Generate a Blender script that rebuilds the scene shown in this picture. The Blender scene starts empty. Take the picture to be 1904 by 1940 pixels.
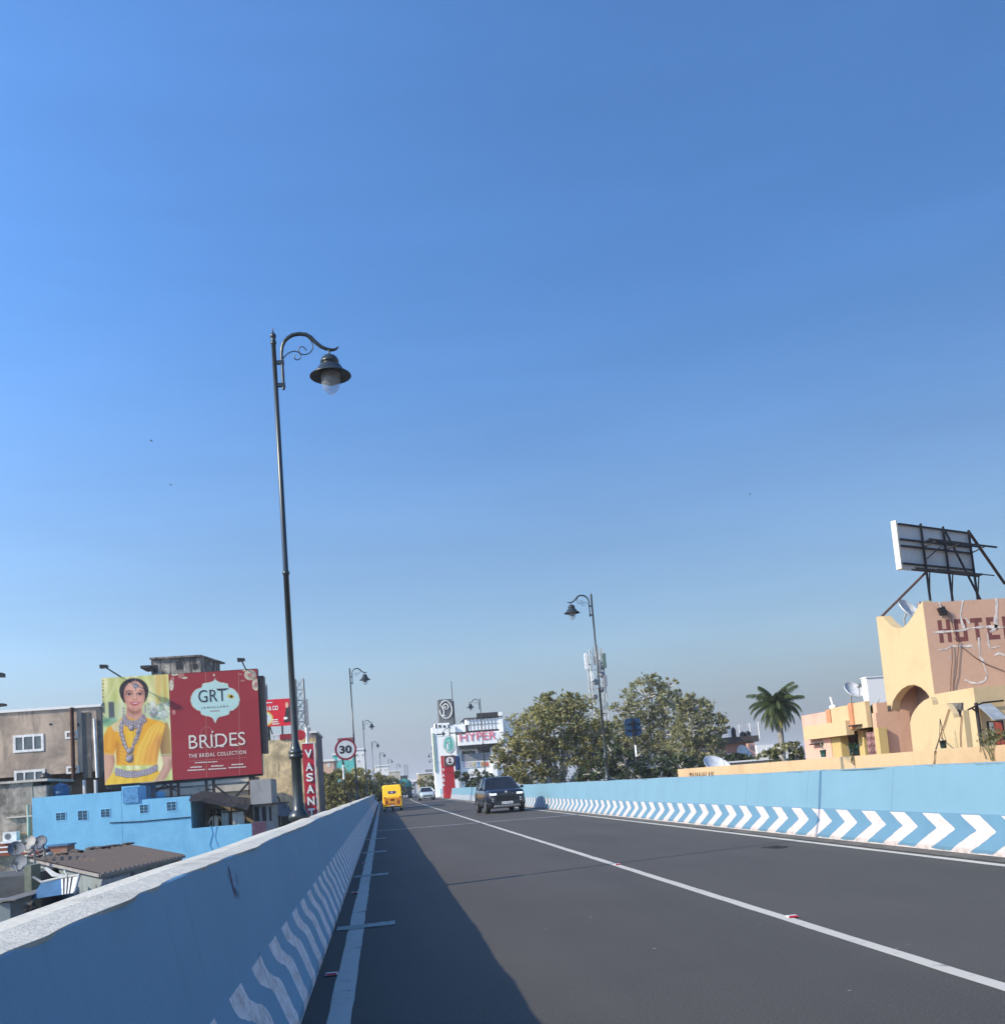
import bpy, math, random
from mathutils import Vector, Matrix
random.seed(7)
R = random.random
def rr(a, b): return a + (b - a) * random.random()
S = bpy.context.scene
COL = S.collection

# ------------------------------------------------------------------ camera
F, CX, CY, CAMH, ROLL = 1870.0, 952.0, 1270.0, 1.40, 0.0785
def _ray(x, y): return Vector(((x - CX) / F, (y - CY) / F, 1.0))
YD = _ray(724, 1500).normalized()                       # along the carriageway
UP = _ray(1724, 1500 - 1000 * ROLL).cross(YD).normalized()
if UP.y > 0: UP = -UP
XD = YD.cross(UP)
if XD.x < 0: XD = -XD
XD.normalize()
def at(x, y, Y=None, X=None, Z=None):
    """point seen in the survey photograph (1904 px wide) at a known depth / side / height"""
    r = _ray(x, y)
    w = Vector((r.dot(XD), r.dot(YD), r.dot(UP)))
    s = Y / w.y if Y is not None else (X / w.x if X is not None else (Z - CAMH) / w.z)
    w = w * s
    w.z += CAMH
    return w
cam_d = bpy.data.cameras.new('camera')
cam = bpy.data.objects.new('camera', cam_d); COL.objects.link(cam)
cx = Vector((1, 0, 0)); cy = Vector((0, -1, 0)); cz = Vector((0, 0, -1))   # blender camera axes in photo axes
def _w(v): return Vector((v.dot(XD), v.dot(YD), v.dot(UP)))
a, b, c = _w(cx), _w(cy), _w(cz)
cam.matrix_world = Matrix(((a.x, b.x, c.x, 0), (a.y, b.y, c.y, 0), (a.z, b.z, c.z, CAMH), (0, 0, 0, 1)))
cam_d.sensor_fit = 'HORIZONTAL'
cam_d.sensor_width = 36
cam_d.lens = 36 * F / 1904
cam_d.shift_y = (CY - 970) / 1904
cam_d.clip_end = 5000
cam_d.clip_start = 0.05
S.camera = cam

# ------------------------------------------------------------------ light
SUN = Vector((-1.49, -0.53, 1.0)).normalized()          # towards the sun
W = bpy.data.worlds.new('World'); S.world = W; W.use_nodes = True
wn = W.node_tree.nodes
sky = wn.new('ShaderNodeTexSky'); sky.sky_type = 'NISHITA'; sky.sun_disc = False
sky.sun_elevation = math.asin(SUN.z)
sky.sun_rotation = math.atan2(SUN.x, SUN.y)
sky.air_density = 1.0; sky.dust_density = 1.0; sky.ozone_density = 3.0; sky.altitude = 0
wn['Background'].inputs['Strength'].default_value = 0.15
wl = W.node_tree.links
def _wm(op, a, b=None):
    x = wn.new('ShaderNodeMath'); x.operation = op
    for i, v in enumerate((a, b)):
        if v is None: continue
        if isinstance(v, (int, float)): x.inputs[i].default_value = v
        else: wl.new(v, x.inputs[i])
    return x.outputs[0]
def _wr(v, a, b, c, d, it='SMOOTHSTEP'):
    x = wn.new('ShaderNodeMapRange'); x.interpolation_type = it
    for i, q in enumerate((a, b, c, d)): x.inputs[i + 1].default_value = q
    wl.new(v, x.inputs[0]); return x.outputs[0]
def _wmix(mode, f, a, b):
    x = wn.new('ShaderNodeMix'); x.data_type = 'RGBA'; x.blend_type = mode; x.clamp_factor = True
    for s_, v in ((x.inputs[0], f), (x.inputs[6], a), (x.inputs[7], b)):
        if isinstance(v, (int, float, tuple)): s_.default_value = v
        else: wl.new(v, s_)
    return x.outputs[2]
tc = wn.new('ShaderNodeTexCoord'); sx = wn.new('ShaderNodeSeparateXYZ'); wl.new(tc.outputs['Generated'], sx.inputs[0])
vd = wn.new('ShaderNodeVectorMath'); vd.operation = 'DOT_PRODUCT'; wl.new(tc.outputs['Generated'], vd.inputs[0]); vd.inputs[1].default_value = SUN
ex, dt = sx.outputs[2], _wm('ADD', vd.outputs['Value'], .05)
tint = _wmix('MIX', _wr(ex, .12, .50, 0, 1), (.85, .89, .92, 1), (.60, .91, 1.20, 1))            # cleaner, bluer air overhead
skyc = _wmix('MULTIPLY', 1.0, sky.outputs[0], tint)
skyc = _wmix('MIX', _wr(ex, .0, .17, 1, 0), skyc, (2.25, 2.55, 3.20, 1))                             # dusty band on the horizon
glow = _wm('ADD', _wm('ADD', 1.0, _wm('MULTIPLY', _wm('MINIMUM', dt, 0.0), .7)), _wm('MULTIPLY', _wm('MINIMUM', _wm('MAXIMUM', dt, 0.0), .6), 1.0))   # brighter towards the sun
mp = wn.new('ShaderNodeMapping'); mp.inputs['Rotation'].default_value = (0, .55, .5); mp.inputs['Scale'].default_value = (1.2, 3.0, 9.0); wl.new(tc.outputs['Generated'], mp.inputs['Vector'])
ci = wn.new('ShaderNodeTexNoise'); ci.inputs['Scale'].default_value = 1.5; ci.inputs['Detail'].default_value = 5; ci.inputs['Roughness'].default_value = .55; wl.new(mp.outputs[0], ci.inputs['Vector'])
glow = _wm('MULTIPLY', glow, _wr(ci.outputs['Fac'], .35, .75, .975, 1.06))      # faintest cirrus
gc = wn.new('ShaderNodeCombineColor')
for i in range(3): wl.new(glow, gc.inputs[i])
skyc = _wmix('MULTIPLY', 1.0, skyc, gc.outputs[0])
wl.new(skyc, wn['Background'].inputs['Color'])
sun_d = bpy.data.lights.new('sun', 'SUN'); sun_d.energy = 4.9; sun_d.angle = math.radians(0.5)
sun_d.color = (1.0, 0.87, 0.66)
sun = bpy.data.objects.new('sun', sun_d); COL.objects.link(sun)
sun.rotation_euler = SUN.to_track_quat('Z', 'Y').to_euler(); sun.location = (-40, -20, 60)
S.view_settings.view_transform = 'Standard'
S.view_settings.look = 'None'
S.view_settings.gamma = 1
S.view_settings.exposure = 0.36

# ------------------------------------------------------------------ helpers
def lin(v): v /= 255.0; return v / 12.92 if v <= 0.04045 else ((v + 0.055) / 1.055) ** 2.4
def C(r, g, b, k=1.0): return (lin(r) * k, lin(g) * k, lin(b) * k, 1)
class MB:
    def __init__(s): s.v = []; s.f = []; s.m = []; s.sm = []; s.mats = []; s.uv = None
    def mi(s, m):
        if m is None: return 0
        if m not in s.mats: s.mats.append(m)
        return s.mats.index(m)
    def add(s, vs, fs, m=None, smooth=False):
        k = len(s.v); s.v += [tuple(v) for v in vs]
        i = s.mi(m)
        for f in fs: s.f.append(tuple(k + q for q in f)); s.m.append(i); s.sm.append(smooth)
    def box(s, x0, x1, y0, y1, z0, z1, m=None):
        s.hexa([(x0, y0, z0), (x1, y0, z0), (x1, y1, z0), (x0, y1, z0), (x0, y0, z1), (x1, y0, z1), (x1, y1, z1), (x0, y1, z1)], m)
    def hexa(s, p, m=None):
        s.add(p, [(0, 3, 2, 1), (4, 5, 6, 7), (0, 1, 5, 4), (1, 2, 6, 5), (2, 3, 7, 6), (3, 0, 4, 7)], m)
    def quad(s, a, b, c, d, m=None): s.add([a, b, c, d], [(0, 1, 2, 3)], m)
    def poly(s, pts, m=None): s.add(pts, [tuple(range(len(pts)))], m)
    def prism(s, pts, off, m=None):
        n = len(pts); o = Vector(off)
        s.add([tuple(p) for p in pts] + [tuple(Vector(p) + o) for p in pts],
              [tuple(range(n)), tuple(range(2 * n - 1, n - 1, -1))] + [(i, (i + 1) % n, n + (i + 1) % n, n + i)[::-1] for i in range(n)], m)
    def tube(s, pts, r, n=8, m=None, caps=True):
        pts = [Vector(p) for p in pts]; k = len(pts)
        rs = r if isinstance(r, (list, tuple)) else [r] * k
        vs = []; prev = None
        for i, p in enumerate(pts):
            t = (pts[min(i + 1, k - 1)] - pts[max(i - 1, 0)])
            t = t.normalized() if t.length > 1e-9 else Vector((0, 0, 1))
            if prev is None:
                u = t.orthogonal().normalized()
            else:
                u = prev - t * prev.dot(t)
                u = u.normalized() if u.length > 1e-6 else t.orthogonal().normalized()
            prev = u; w = t.cross(u)
            for q in range(n):
                an = 2 * math.pi * q / n
                vs.append(p + (u * math.cos(an) + w * math.sin(an)) * rs[i])
        fs = [(i * n + q, i * n + (q + 1) % n, (i + 1) * n + (q + 1) % n, (i + 1) * n + q) for i in range(k - 1) for q in range(n)]
        s.add(vs, fs, m, True)
        if caps: s.add(vs[:n], [tuple(range(n))[::-1]], m); s.add(vs[-n:], [tuple(range(n))], m)
    def bar(s, a, b, w, h=None, m=None):
        a = Vector(a); b = Vector(b); h = h or w
        t = (b - a).normalized(); u = t.cross(Vector((0, 0, 1)))
        u = u.normalized() if u.length > 1e-3 else Vector((1, 0, 0))
        v = u.cross(t)
        p = [e + u * i * w / 2 + v * j * h / 2 for e in (a, b) for i, j in ((-1, -1), (1, -1), (1, 1), (-1, 1))]
        s.hexa(p, m)
    def lathe(s, cxyz, prof, n=20, m=None, axis=(0, 0, 1), cap=False):
        c0 = Vector(cxyz); ax = Vector(axis).normalized(); u = ax.orthogonal().normalized(); w = ax.cross(u)
        vs = []
        for r, z in prof:
            for q in range(n):
                an = 2 * math.pi * q / n
                vs.append(c0 + ax * z + (u * math.cos(an) + w * math.sin(an)) * r)
        k = len(prof)
        s.add(vs, [(i * n + q, i * n + (q + 1) % n, (i + 1) * n + (q + 1) % n, (i + 1) * n + q) for i in range(k - 1) for q in range(n)], m, True)
        if cap: s.add(vs[:n], [tuple(range(n))[::-1]], m); s.add(vs[-n:], [tuple(range(n))], m)
    def disc(s, c, rx, rz, n=20, m=None, th=0):
        s.poly([(c[0] + rx * math.cos(2 * math.pi * i / n), c[1], c[2] + rz * math.sin(2 * math.pi * i / n)) for i in range(n)], m)
    def ell(s, c, rx, ry, rz, m=None, n=12, k=7):
        vs = []; fs = []
        for i in range(k + 1):
            ph = math.pi * i / k
            for q in range(n):
                an = 2 * math.pi * q / n
                vs.append((c[0] + rx * math.sin(ph) * math.cos(an), c[1] + ry * math.sin(ph) * math.sin(an), c[2] + rz * math.cos(ph)))
        for i in range(k):
            for q in range(n): fs.append((i * n + q, (i + 1) * n + q, (i + 1) * n + (q + 1) % n, i * n + (q + 1) % n))
        s.add(vs, fs, m, True)
    def text(s, string, o, ux, uz, w, h, m=None, bold=0.0, ext=0.0, space=1.0):
        """lettering that fills w x h from corner o along the unit vectors ux, uz"""
        cu = bpy.data.curves.new('t', 'FONT'); cu.body = string; cu.offset = bold; cu.resolution_u = 4
        cu.space_character = space
        ob = bpy.data.objects.new('t', cu); COL.objects.link(ob)
        dg = bpy.context.evaluated_depsgraph_get(); dg.update()
        me = bpy.data.meshes.new_from_object(ob.evaluated_get(dg))
        vs = [v.co.copy() for v in me.vertices]; fs = [tuple(p.vertices) for p in me.polygons]
        bpy.data.objects.remove(ob); bpy.data.curves.remove(cu); bpy.data.meshes.remove(me)
        if not vs: return
        x0 = min(v.x for v in vs); x1 = max(v.x for v in vs); y0 = min(v.y for v in vs); y1 = max(v.y for v in vs)
        o = Vector(o); ux = Vector(ux); uz = Vector(uz); nn = ux.cross(uz)
        P = [o + ux * ((v.x - x0) / (x1 - x0) * w) + uz * ((v.y - y0) / max(y1 - y0, 1e-6) * h) for v in vs]
        s.add([p + nn * ext for p in P], fs, m)
        if ext:
            from collections import Counter
            cnt = Counter(tuple(sorted((f[i], f[(i + 1) % len(f)]))) for f in fs for i in range(len(f)))
            for f in fs:
                for i in range(len(f)):
                    e = (f[i], f[(i + 1) % len(f)])
                    if cnt[tuple(sorted(e))] == 1:
                        s.add([P[e[0]], P[e[1]], P[e[1]] + nn * ext, P[e[0]] + nn * ext], [(0, 1, 2, 3)], m)
    def build(s, name, mat=None, parent=None, world=True):
        me = bpy.data.meshes.new(name)
        off = Vector((0, 0, 0))
        if parent is not None and world:
            q = parent
            while q is not None: off += q.location; q = q.parent
        me.from_pydata([tuple(Vector(v) - off) for v in s.v] if off.length else s.v, [], s.f)
        if s.mats:
            ms = [mat] + s.mats if mat and any(i == 0 for i in s.m) and False else s.mats
            for m in ms: me.materials.append(m)
            me.polygons.foreach_set('material_index', s.m)
        elif mat: me.materials.append(mat)
        me.polygons.foreach_set('use_smooth', s.sm)
        if s.uv:
            ul = me.uv_layers.new(name='UVMap')
            for l in me.loops: ul.data[l.index].uv = s.uv[l.vertex_index]
        me.update()
        o = bpy.data.objects.new(name, me); COL.objects.link(o)
        if parent is not None: o.parent = parent
        return o
def build_each(mb, name, mat=None, parent=None, world=True):
    """like MB.build, but every separate piece becomes a part of its own"""
    par = list(range(len(mb.v)))
    def find(i):
        while par[i] != i: par[i] = par[par[i]]; i = par[i]
        return i
    key = {}
    for i, v in enumerate(mb.v):
        k = (round(v[0], 4), round(v[1], 4), round(v[2], 4))
        if k in key: par[find(i)] = find(key[k])
        else: key[k] = i
    for f in mb.f:
        for q in f[1:]: par[find(q)] = find(f[0])
    out = {}
    for fi, f in enumerate(mb.f): out.setdefault(find(f[0]), []).append(fi)
    res = []
    for g in out.values():
        b = MB(); mp = {}
        for fi in g:
            for q in mb.f[fi]:
                if q not in mp: mp[q] = len(b.v); b.v.append(mb.v[q])
            b.f.append(tuple(mp[q] for q in mb.f[fi])); b.m.append(mb.m[fi]); b.sm.append(mb.sm[fi])
        b.mats = mb.mats
        res.append(b.build(name, mat, parent, world))
    return res
def tag(o, label=None, cat=None, group=None, kind=None):
    if label: o['label'] = label
    if cat: o['category'] = cat
    if group: o['group'] = group
    if kind: o['kind'] = kind
    return o
def thing(name, label, cat, loc=(0, 0, 0), group=None, rz=0):
    o = bpy.data.objects.new(name, None); COL.objects.link(o); o.empty_display_size = .2
    o.location = loc; o.rotation_euler = (0, 0, rz)
    return tag(o, label, cat, group)
def dup(o, loc, rz=None, label=None, par=None):
    c = o.copy(); COL.objects.link(c)
    if par is None:
        c.location = loc
        if rz is not None: c.rotation_euler = (0, 0, rz)
        if label: c['label'] = label
    else: c.parent = par
    for ch in list(o.children): dup(ch, None, None, None, c)
    return c

# ------------------------------------------------------------------ materials
def base_mat(name, rough=0.7, metal=0.0, spec=0.4):
    m = bpy.data.materials.new(name); m.use_nodes = True
    b = m.node_tree.nodes['Principled BSDF']
    b.inputs['Roughness'].default_value = rough; b.inputs['Metallic'].default_value = metal
    b.inputs['Specular IOR Level'].default_value = spec
    return m, m.node_tree.nodes, m.node_tree.links, b
def N(n, t, **k):
    x = n.new(t)
    for q, v in k.items(): setattr(x, q, v)
    return x
def math_(n, l, op, a, b=None, c=None):
    x = n.new('ShaderNodeMath'); x.operation = op
    for i, v in enumerate((a, b, c)):
        if v is None: continue
        if isinstance(v, (int, float)): x.inputs[i].default_value = v
        else: l.new(v, x.inputs[i])
    return x.outputs[0]
def mix_(n, l, f, a, b):
    x = n.new('ShaderNodeMix'); x.data_type = 'RGBA'
    for sock, v in ((x.inputs[0], f), (x.inputs[6], a), (x.inputs[7], b)):
        if isinstance(v, (int, float)): sock.default_value = v
        elif isinstance(v, tuple): sock.default_value = v
        else: l.new(v, sock)
    return x.outputs[2]
def noise_(n, l, vec, scale, detail=4, rough=.6, dist=0):
    x = n.new('ShaderNodeTexNoise'); x.inputs['Scale'].default_value = scale; x.inputs['Detail'].default_value = detail
    x.inputs['Roughness'].default_value = rough; x.inputs['Distortion'].default_value = dist
    if vec is not None: l.new(vec, x.inputs['Vector'])
    return x.outputs['Fac']
def ramp_(n, l, fac, stops):
    x = n.new('ShaderNodeValToRGB'); e = x.color_ramp.elements
    while len(e) < len(stops): e.new(0.5)
    for i, (p, c) in enumerate(stops):
        e[i].position = p; e[i].color = c if isinstance(c, tuple) else (c, c, c, 1)
    l.new(fac, x.inputs[0]); return x.outputs['Color']
def pos_(n, l, sx=1, sy=1, sz=1):
    g = n.new('ShaderNodeNewGeometry'); m = n.new('ShaderNodeMapping'); m.inputs['Scale'].default_value = (sx, sy, sz)
    l.new(g.outputs['Position'], m.inputs['Vector']); return m.outputs['Vector']
def bump_(n, l, b, h, st=.3, d=.02):
    x = n.new('ShaderNodeBump'); x.inputs['Strength'].default_value = st; x.inputs['Distance'].default_value = d
    l.new(h, x.inputs['Height']); l.new(x.outputs[0], b.inputs['Normal'])
def plain(name, col, rough=.6, metal=0, var=.18, scale=3.0, spec=.4):
    """paint / metal with slight unevenness"""
    m, n, l, b = base_mat(name, rough, metal, spec)
    f = noise_(n, l, pos_(n, l), scale, 5, .65)
    d = tuple(c * (1 - var * 1.6) for c in col[:3]) + (1,); u = tuple(min(1, c * (1 + var)) for c in col[:3]) + (1,)
    l.new(ramp_(n, l, f, [(.3, d), (.7, u)]), b.inputs['Base Color'])
    return m
def plaster(name, col, stain, amount=.5, scale=.5, rough=.9, streak=.5, bump=.15):
    """weathered wall: blotches plus rain streaks running down"""
    m, n, l, b = base_mat(name, rough, 0, .2)
    f1 = noise_(n, l, pos_(n, l), scale, 8, .65, .4)
    f2 = noise_(n, l, pos_(n, l, 1.3, 1.3, .22), scale * 2.4, 6, .72)
    f3 = noise_(n, l, pos_(n, l), scale * 14, 5, .7)
    t = 1 - amount
    k1 = ramp_(n, l, f1, [(max(0, t - .07), 0.0), (min(1, t + .13), 1.0)])
    k2 = ramp_(n, l, f2, [(max(0, t - .03), 0.0), (min(1, t + .14), 1.0)])
    k = math_(n, l, 'MAXIMUM', math_(n, l, 'MULTIPLY', k1, .8), math_(n, l, 'MULTIPLY', k2, streak))
    c0 = mix_(n, l, math_(n, l, 'MULTIPLY', ramp_(n, l, f3, [(.35, 0.0), (.75, 1.0)]), .22), col, tuple(c * .62 for c in col[:3]) + (1,))
    l.new(mix_(n, l, k, c0, stain), b.inputs['Base Color'])
    bump_(n, l, b, f3, bump, .03)
    return m
def leafmat(name, cols, rough=.55):
    m, n, l, b = base_mat(name, rough, 0, .35)
    g = n.new('ShaderNodeNewGeometry')
    c = ramp_(n, l, g.outputs['Random Per Island'], [(i / (len(cols) - 1), q) for i, q in enumerate(cols)])
    f = noise_(n, l, pos_(n, l), .45, 3)
    c = mix_(n, l, ramp_(n, l, f, [(.35, 0.0), (.68, .55)]), c, tuple(v * 1.5 for v in cols[-1][:3]) + (1,))
    l.new(c, b.inputs['Base Color'])
    tr = n.new('ShaderNodeBsdfTranslucent'); l.new(c, tr.inputs['Color'])
    mx = n.new('ShaderNodeMixShader'); mx.inputs[0].default_value = .25
    l.new(b.outputs[0], mx.inputs[1]); l.new(tr.outputs[0], mx.inputs[2])
    l.new(mx.outputs[0], n['Material Output'].inputs['Surface'])
    return m
def glassmat(name, tint=(.9, .95, .95, 1), clear=.75):
    m, n, l, b = base_mat(name, .06, 0, .6)
    b.inputs['Base Color'].default_value = (.45, .47, .48, 1)
    t = n.new('ShaderNodeBsdfTransparent'); t.inputs['Color'].default_value = tint
    mx = n.new('ShaderNodeMixShader'); mx.inputs[0].default_value = clear
    l.new(b.outputs[0], mx.inputs[1]); l.new(t.outputs[0], mx.inputs[2])
    l.new(mx.outputs[0], n['Material Output'].inputs['Surface'])
    return m

M = {}
M['white'] = plain('white_paint', (.72, .72, .70, 1), .6)
M['whitewall'] = plaster('white_wall', (.74, .73, .70, 1), (.42, .40, .36, 1), .32)
M['black'] = plain('black_paint', (.012, .013, .015, 1), .4)
M['iron'] = plain('lamp_iron', (.020, .027, .030, 1), .32, .0, .2, 6, .6)
M['rust'] = plain('rusty_steel', (.065, .030, .022, 1), .7, .2, .4, 5)
M['steel'] = plain('dark_steel', (.022, .020, .022, 1), .5, .3)
M['galv'] = plain('galvanised_steel', (.36, .37, .37, 1), .45, .5)
M['grey'] = plain('grey_paint', (.22, .23, .25, 1), .6)
M['dark'] = plain('dark_recess', (.02, .021, .024, 1), .8)
M['darkglass'] = plain('dark_glass', (.012, .014, .018, 1), .05, 0, .4, 3, .45)
M['pane'] = plain('window_pane', (.10, .12, .13, 1), .12, 0, .3, 1.2, .6)
M['red'] = plain('red_board', C(196, 32, 48, .75), .5)
M['maroon'] = plain('maroon_board', C(146, 36, 46, .9), .5, 0, .06, .4)
M['tyre'] = plain('tyre', (.012, .012, .013, 1), .9)
M['rim'] = plain('rim', (.30, .31, .32, 1), .35, .6)
M['lamp_lens'] = plain('lamp_lens', (.80, .82, .82, 1), .15)
M['bark'] = plaster('bark', (.30, .27, .23, 1), (.12, .10, .08, 1), .45, 1.2)
M['skin'] = plain('skin', (.26, .13, .08, 1), .6)
# ------------------------------------------------------------------ ground, deck, road, markings, parapets
GZ = -6.5
def shift(Y): return 0.0 if Y < 95 else 2.2e-4 * (Y - 95) ** 2
def drop(Y): return 0.0 if Y < 235 else -1.6e-4 * (Y - 235) ** 2
YS = [-6 + .5 * i for i in range(152)] + [70 + 2.0 * i for i in range(1, 41)] + [150 + 5.0 * i for i in range(1, 43)]
def strip(name, mat, x0, x1, ys, z, kind='structure', uv=False):
    mb = MB(); v = []; f = []; uvs = []
    for y in ys:
        for x in (x0, x1):
            v.append((x + shift(y), y, z + drop(y))); uvs.append((x, y))
    for i in range(len(ys) - 1): f.append((2 * i, 2 * i + 1, 2 * i + 3, 2 * i + 2))
    mb.add(v, f); mb.uv = uvs
    o = mb.build(name, mat); o['kind'] = kind
    return o
# ground
m, n, l, b = base_mat('ground_earth', .95, 0, .1)
f = noise_(n, l, pos_(n, l), .06, 8, .7)
l.new(ramp_(n, l, f, [(.3, (.07, .06, .05, 1)), (.55, (.17, .14, .11, 1)), (.75, (.09, .10, .05, 1))]), b.inputs['Base Color'])
g = MB(); g.quad((-900, -120, GZ), (900, -120, GZ), (900, 1800, GZ), (-900, 1800, GZ)); tag(g.build('ground', m), kind='structure')
# asphalt
m, n, l, b = base_mat('asphalt', .82, 0, .35)
p = pos_(n, l)
f1 = noise_(n, l, pos_(n, l, 1, .12, 1), .9, 6, .6)          # wheel paths
f2 = noise_(n, l, p, 55, 4, .8)                              # stone grain
f3 = noise_(n, l, p, .35, 6, .6)
tone = ramp_(n, l, f3, [(.3, (.050, .0445, .0395, 1)), (.7, (.067, .060, .053, 1))])
tone = mix_(n, l, math_(n, l, 'MULTIPLY', ramp_(n, l, f1, [(.4, 0.0), (.75, 1.0)]), .45), tone, (.083, .076, .068, 1))
tone = mix_(n, l, math_(n, l, 'MULTIPLY', ramp_(n, l, f2, [(.48, 0.0), (.66, 1.0)]), .6), tone, (.130, .119, .106, 1))
spk = noise_(n, l, p, 5.5, 2, .5)
tone = mix_(n, l, ramp_(n, l, spk, [(.76, 0.0), (.80, .55)]), tone, (.16, .155, .15, 1))
tone = mix_(n, l, ramp_(n, l, noise_(n, l, pos_(n, l, .6, .5, 1), 1.1, 3), [(.70, 0.0), (.76, .4)]), tone, (.030, .029, .029, 1))
l.new(tone, b.inputs['Base Color']); f5 = noise_(n, l, pos_(n, l, 1, .05, 1), .55, 3)
tone2 = mix_(n, l, math_(n, l, 'MULTIPLY', ramp_(n, l, f5, [(.5, 0.0), (.68, 1.0)]), .35), tone, (.036, .035, .034, 1))
l.new(tone2, b.inputs['Base Color'])
bump_(n, l, b, f2, .5, .012)
ASPH = m
strip('road', ASPH, -.62, 7.62, YS, 0)
# deck slab and piers under the carriageway
conc = plaster('deck_concrete', (.30, .29, .27, 1), (.12, .11, .10, 1), .45)
mb = MB(); v = []; f = []
for y in YS[::2] + [YS[-1]]:
    s, d = shift(y), drop(y)
    v += [(-1.12 + s, y, -.02 + d), (8.08 + s, y, -.02 + d), (8.08 + s, y, -.55 + d), (6.2 + s, y, -1.6 + d), (.8 + s, y, -1.6 + d), (-1.12 + s, y, -.55 + d)]
k = len(v) // 6
for i in range(k - 1):
    for j in range(6): f.append((6 * i + j, 6 * i + (j + 1) % 6, 6 * i + 6 + (j + 1) % 6, 6 * i + 6 + j))
mb.add(v, f); tag(mb.build('flyover_deck', conc), kind='structure')
mb = MB()
for i in range(9): y = 4 + 30 * i; mb.box(2.3 + shift(y), 4.7 + shift(y), y, y + 1.8, GZ, -1.59 + drop(y))
tag(mb.build('flyover_piers', conc), kind='structure')
# road paint
def paintmat(name, col, wear, worn=(.075, .073, .07, 1), th=.60):
    m, n, l, b = base_mat(name, .65, 0, .3)
    f = noise_(n, l, pos_(n, l), 7, 8, .75); g = noise_(n, l, pos_(n, l), 1.3, 4)
    k = ramp_(n, l, math_(n, l, 'ADD', math_(n, l, 'MULTIPLY', f, .7), math_(n, l, 'MULTIPLY', g, .3)), [(th, 0.0), (th + .06, wear)])
    c = mix_(n, l, ramp_(n, l, g, [(.3, 0.0), (.8, .35)]), col, tuple(v * .75 for v in col[:3]) + (1,))
    l.new(mix_(n, l, k, c, worn), b.inputs['Base Color'])
    return m
LINE = paintmat('line_paint', (.49, .46, .40, 1), .85, th=.57)
LINEG = paintmat('worn_line_paint', (.40, .40, .37, 1), .9, th=.55)
CROSS = paintmat('faded_paint', (.22, .22, .22, 1), .9, th=.5)
GRNP = paintmat('greenish_cross_paint', (.23, .27, .255, 1), .9, th=.56)
TAR = plain('tar_seam', (.022, .022, .023, 1), .7)
def jag(name, mat, x0, x1, ys, z):
    mb = MB(); v = []; f = []
    for y in ys:
        for x in (x0, x1): v.append((x + rr(-.006, .006) + shift(y), y, z + drop(y)))
    for i in range(len(ys) - 1): f.append((2 * i, 2 * i + 1, 2 * i + 3, 2 * i + 2))
    mb.add(v, f); return tag(mb.build(name, mat), kind='structure')
jag('edge_line', LINEG, -.435, -.28, [-2 + .35 * i for i in range(250)] + [86 + 3 * i for i in range(70)], .004)
jag('centre_line', LINE, 3.42, 3.54, [-2 + .5 * i for i in range(200)] + [98 + 3 * i for i in range(68)], .004)
jag('edge_line', LINE, 6.95, 7.08, [-2 + .5 * i for i in range(200)] + [98 + 3 * i for i in range(68)], .004)
# gutter strips of gritty cement beside the parapets
GUT = plaster('gutter_grit', (.15, .135, .115, 1), (.055, .055, .055, 1), .5, 1.5)
jag('gutter', GUT, 7.17, 7.60, [-4 + .5 * i for i in range(160)] + [76 + 3 * i for i in range(60)], .006)
def cross(name, mat, x0, x1, y, w, sk=0.0, z=.008):
    mb = MB(); v = []; f = []; k = 14
    for i in range(k + 1):
        x = x0 + (x1 - x0) * i / k; yy = y + sk * (x - x0)
        for s in (-1, 1): v.append((x + shift(y), yy + s * w / 2 * rr(.8, 1.15), z + drop(y)))
    for i in range(k): f.append((2 * i, 2 * i + 2, 2 * i + 3, 2 * i + 1))
    mb.add(v, f); return tag(mb.build(name, mat), kind='structure')
for py in (1757, 1661, 1617, 1592):
    y = at(690, py, Z=0).y
    cross('cross_mark', GRNP, -.56, .05 if py > 1700 else .02, y, .27 * (y / 8) ** .5, .12)
y0 = at(905, 1559, Z=0).y
cross('expansion_joint_line', CROSS, -.25, 7.1, y0 - .2, .55, -.05)
yj = at(1100, 1640, Z=0).y
cross('tar_joint', TAR, -.2, 7.2, 70, .5, .05)
cross('expansion_joint_line', CROSS, -.25, 7.2, 88, 1.0, 0)
# oil spot by the far line and scraps of grit on the lanes
mb = MB()
for (px, py, w_, h_) in ((1472, 1606, .20, .12), (1462, 1605, .16, .2), (1478, 1607, .12, .1)):
    c = at(px, py, Z=0); mb.poly([(c.x + w_ * math.cos(a_ * .5236) * rr(.6, 1.2), c.y + h_ * math.sin(a_ * .5236) * rr(.6, 1.2), .0075) for a_ in range(12)])
tag(mb.build('oil_stain', plain('oil_dark', (.030, .028, .026, 1), .95)), kind='structure')
mb = MB()
for (px, py) in ((1412, 1634), (1440, 1755), (1035, 1762), (1240, 1800), (1345, 1690), (1120, 1740), (1700, 1800), (1560, 1700), (1000, 1660), (1290, 1620), (1610, 1880)):
    c = at(px, py, Z=0); w_ = rr(.008, .022); mb.poly([(c.x + w_ * math.cos(a_ * 1.05) * rr(.5, 1.3), c.y + w_ * math.sin(a_ * 1.05) * rr(.5, 1.3), .0085) for a_ in range(6)])
tag(mb.build('grit', plain('pale_grit', (.26, .25, .23, 1), .9)), kind='stuff')
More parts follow.
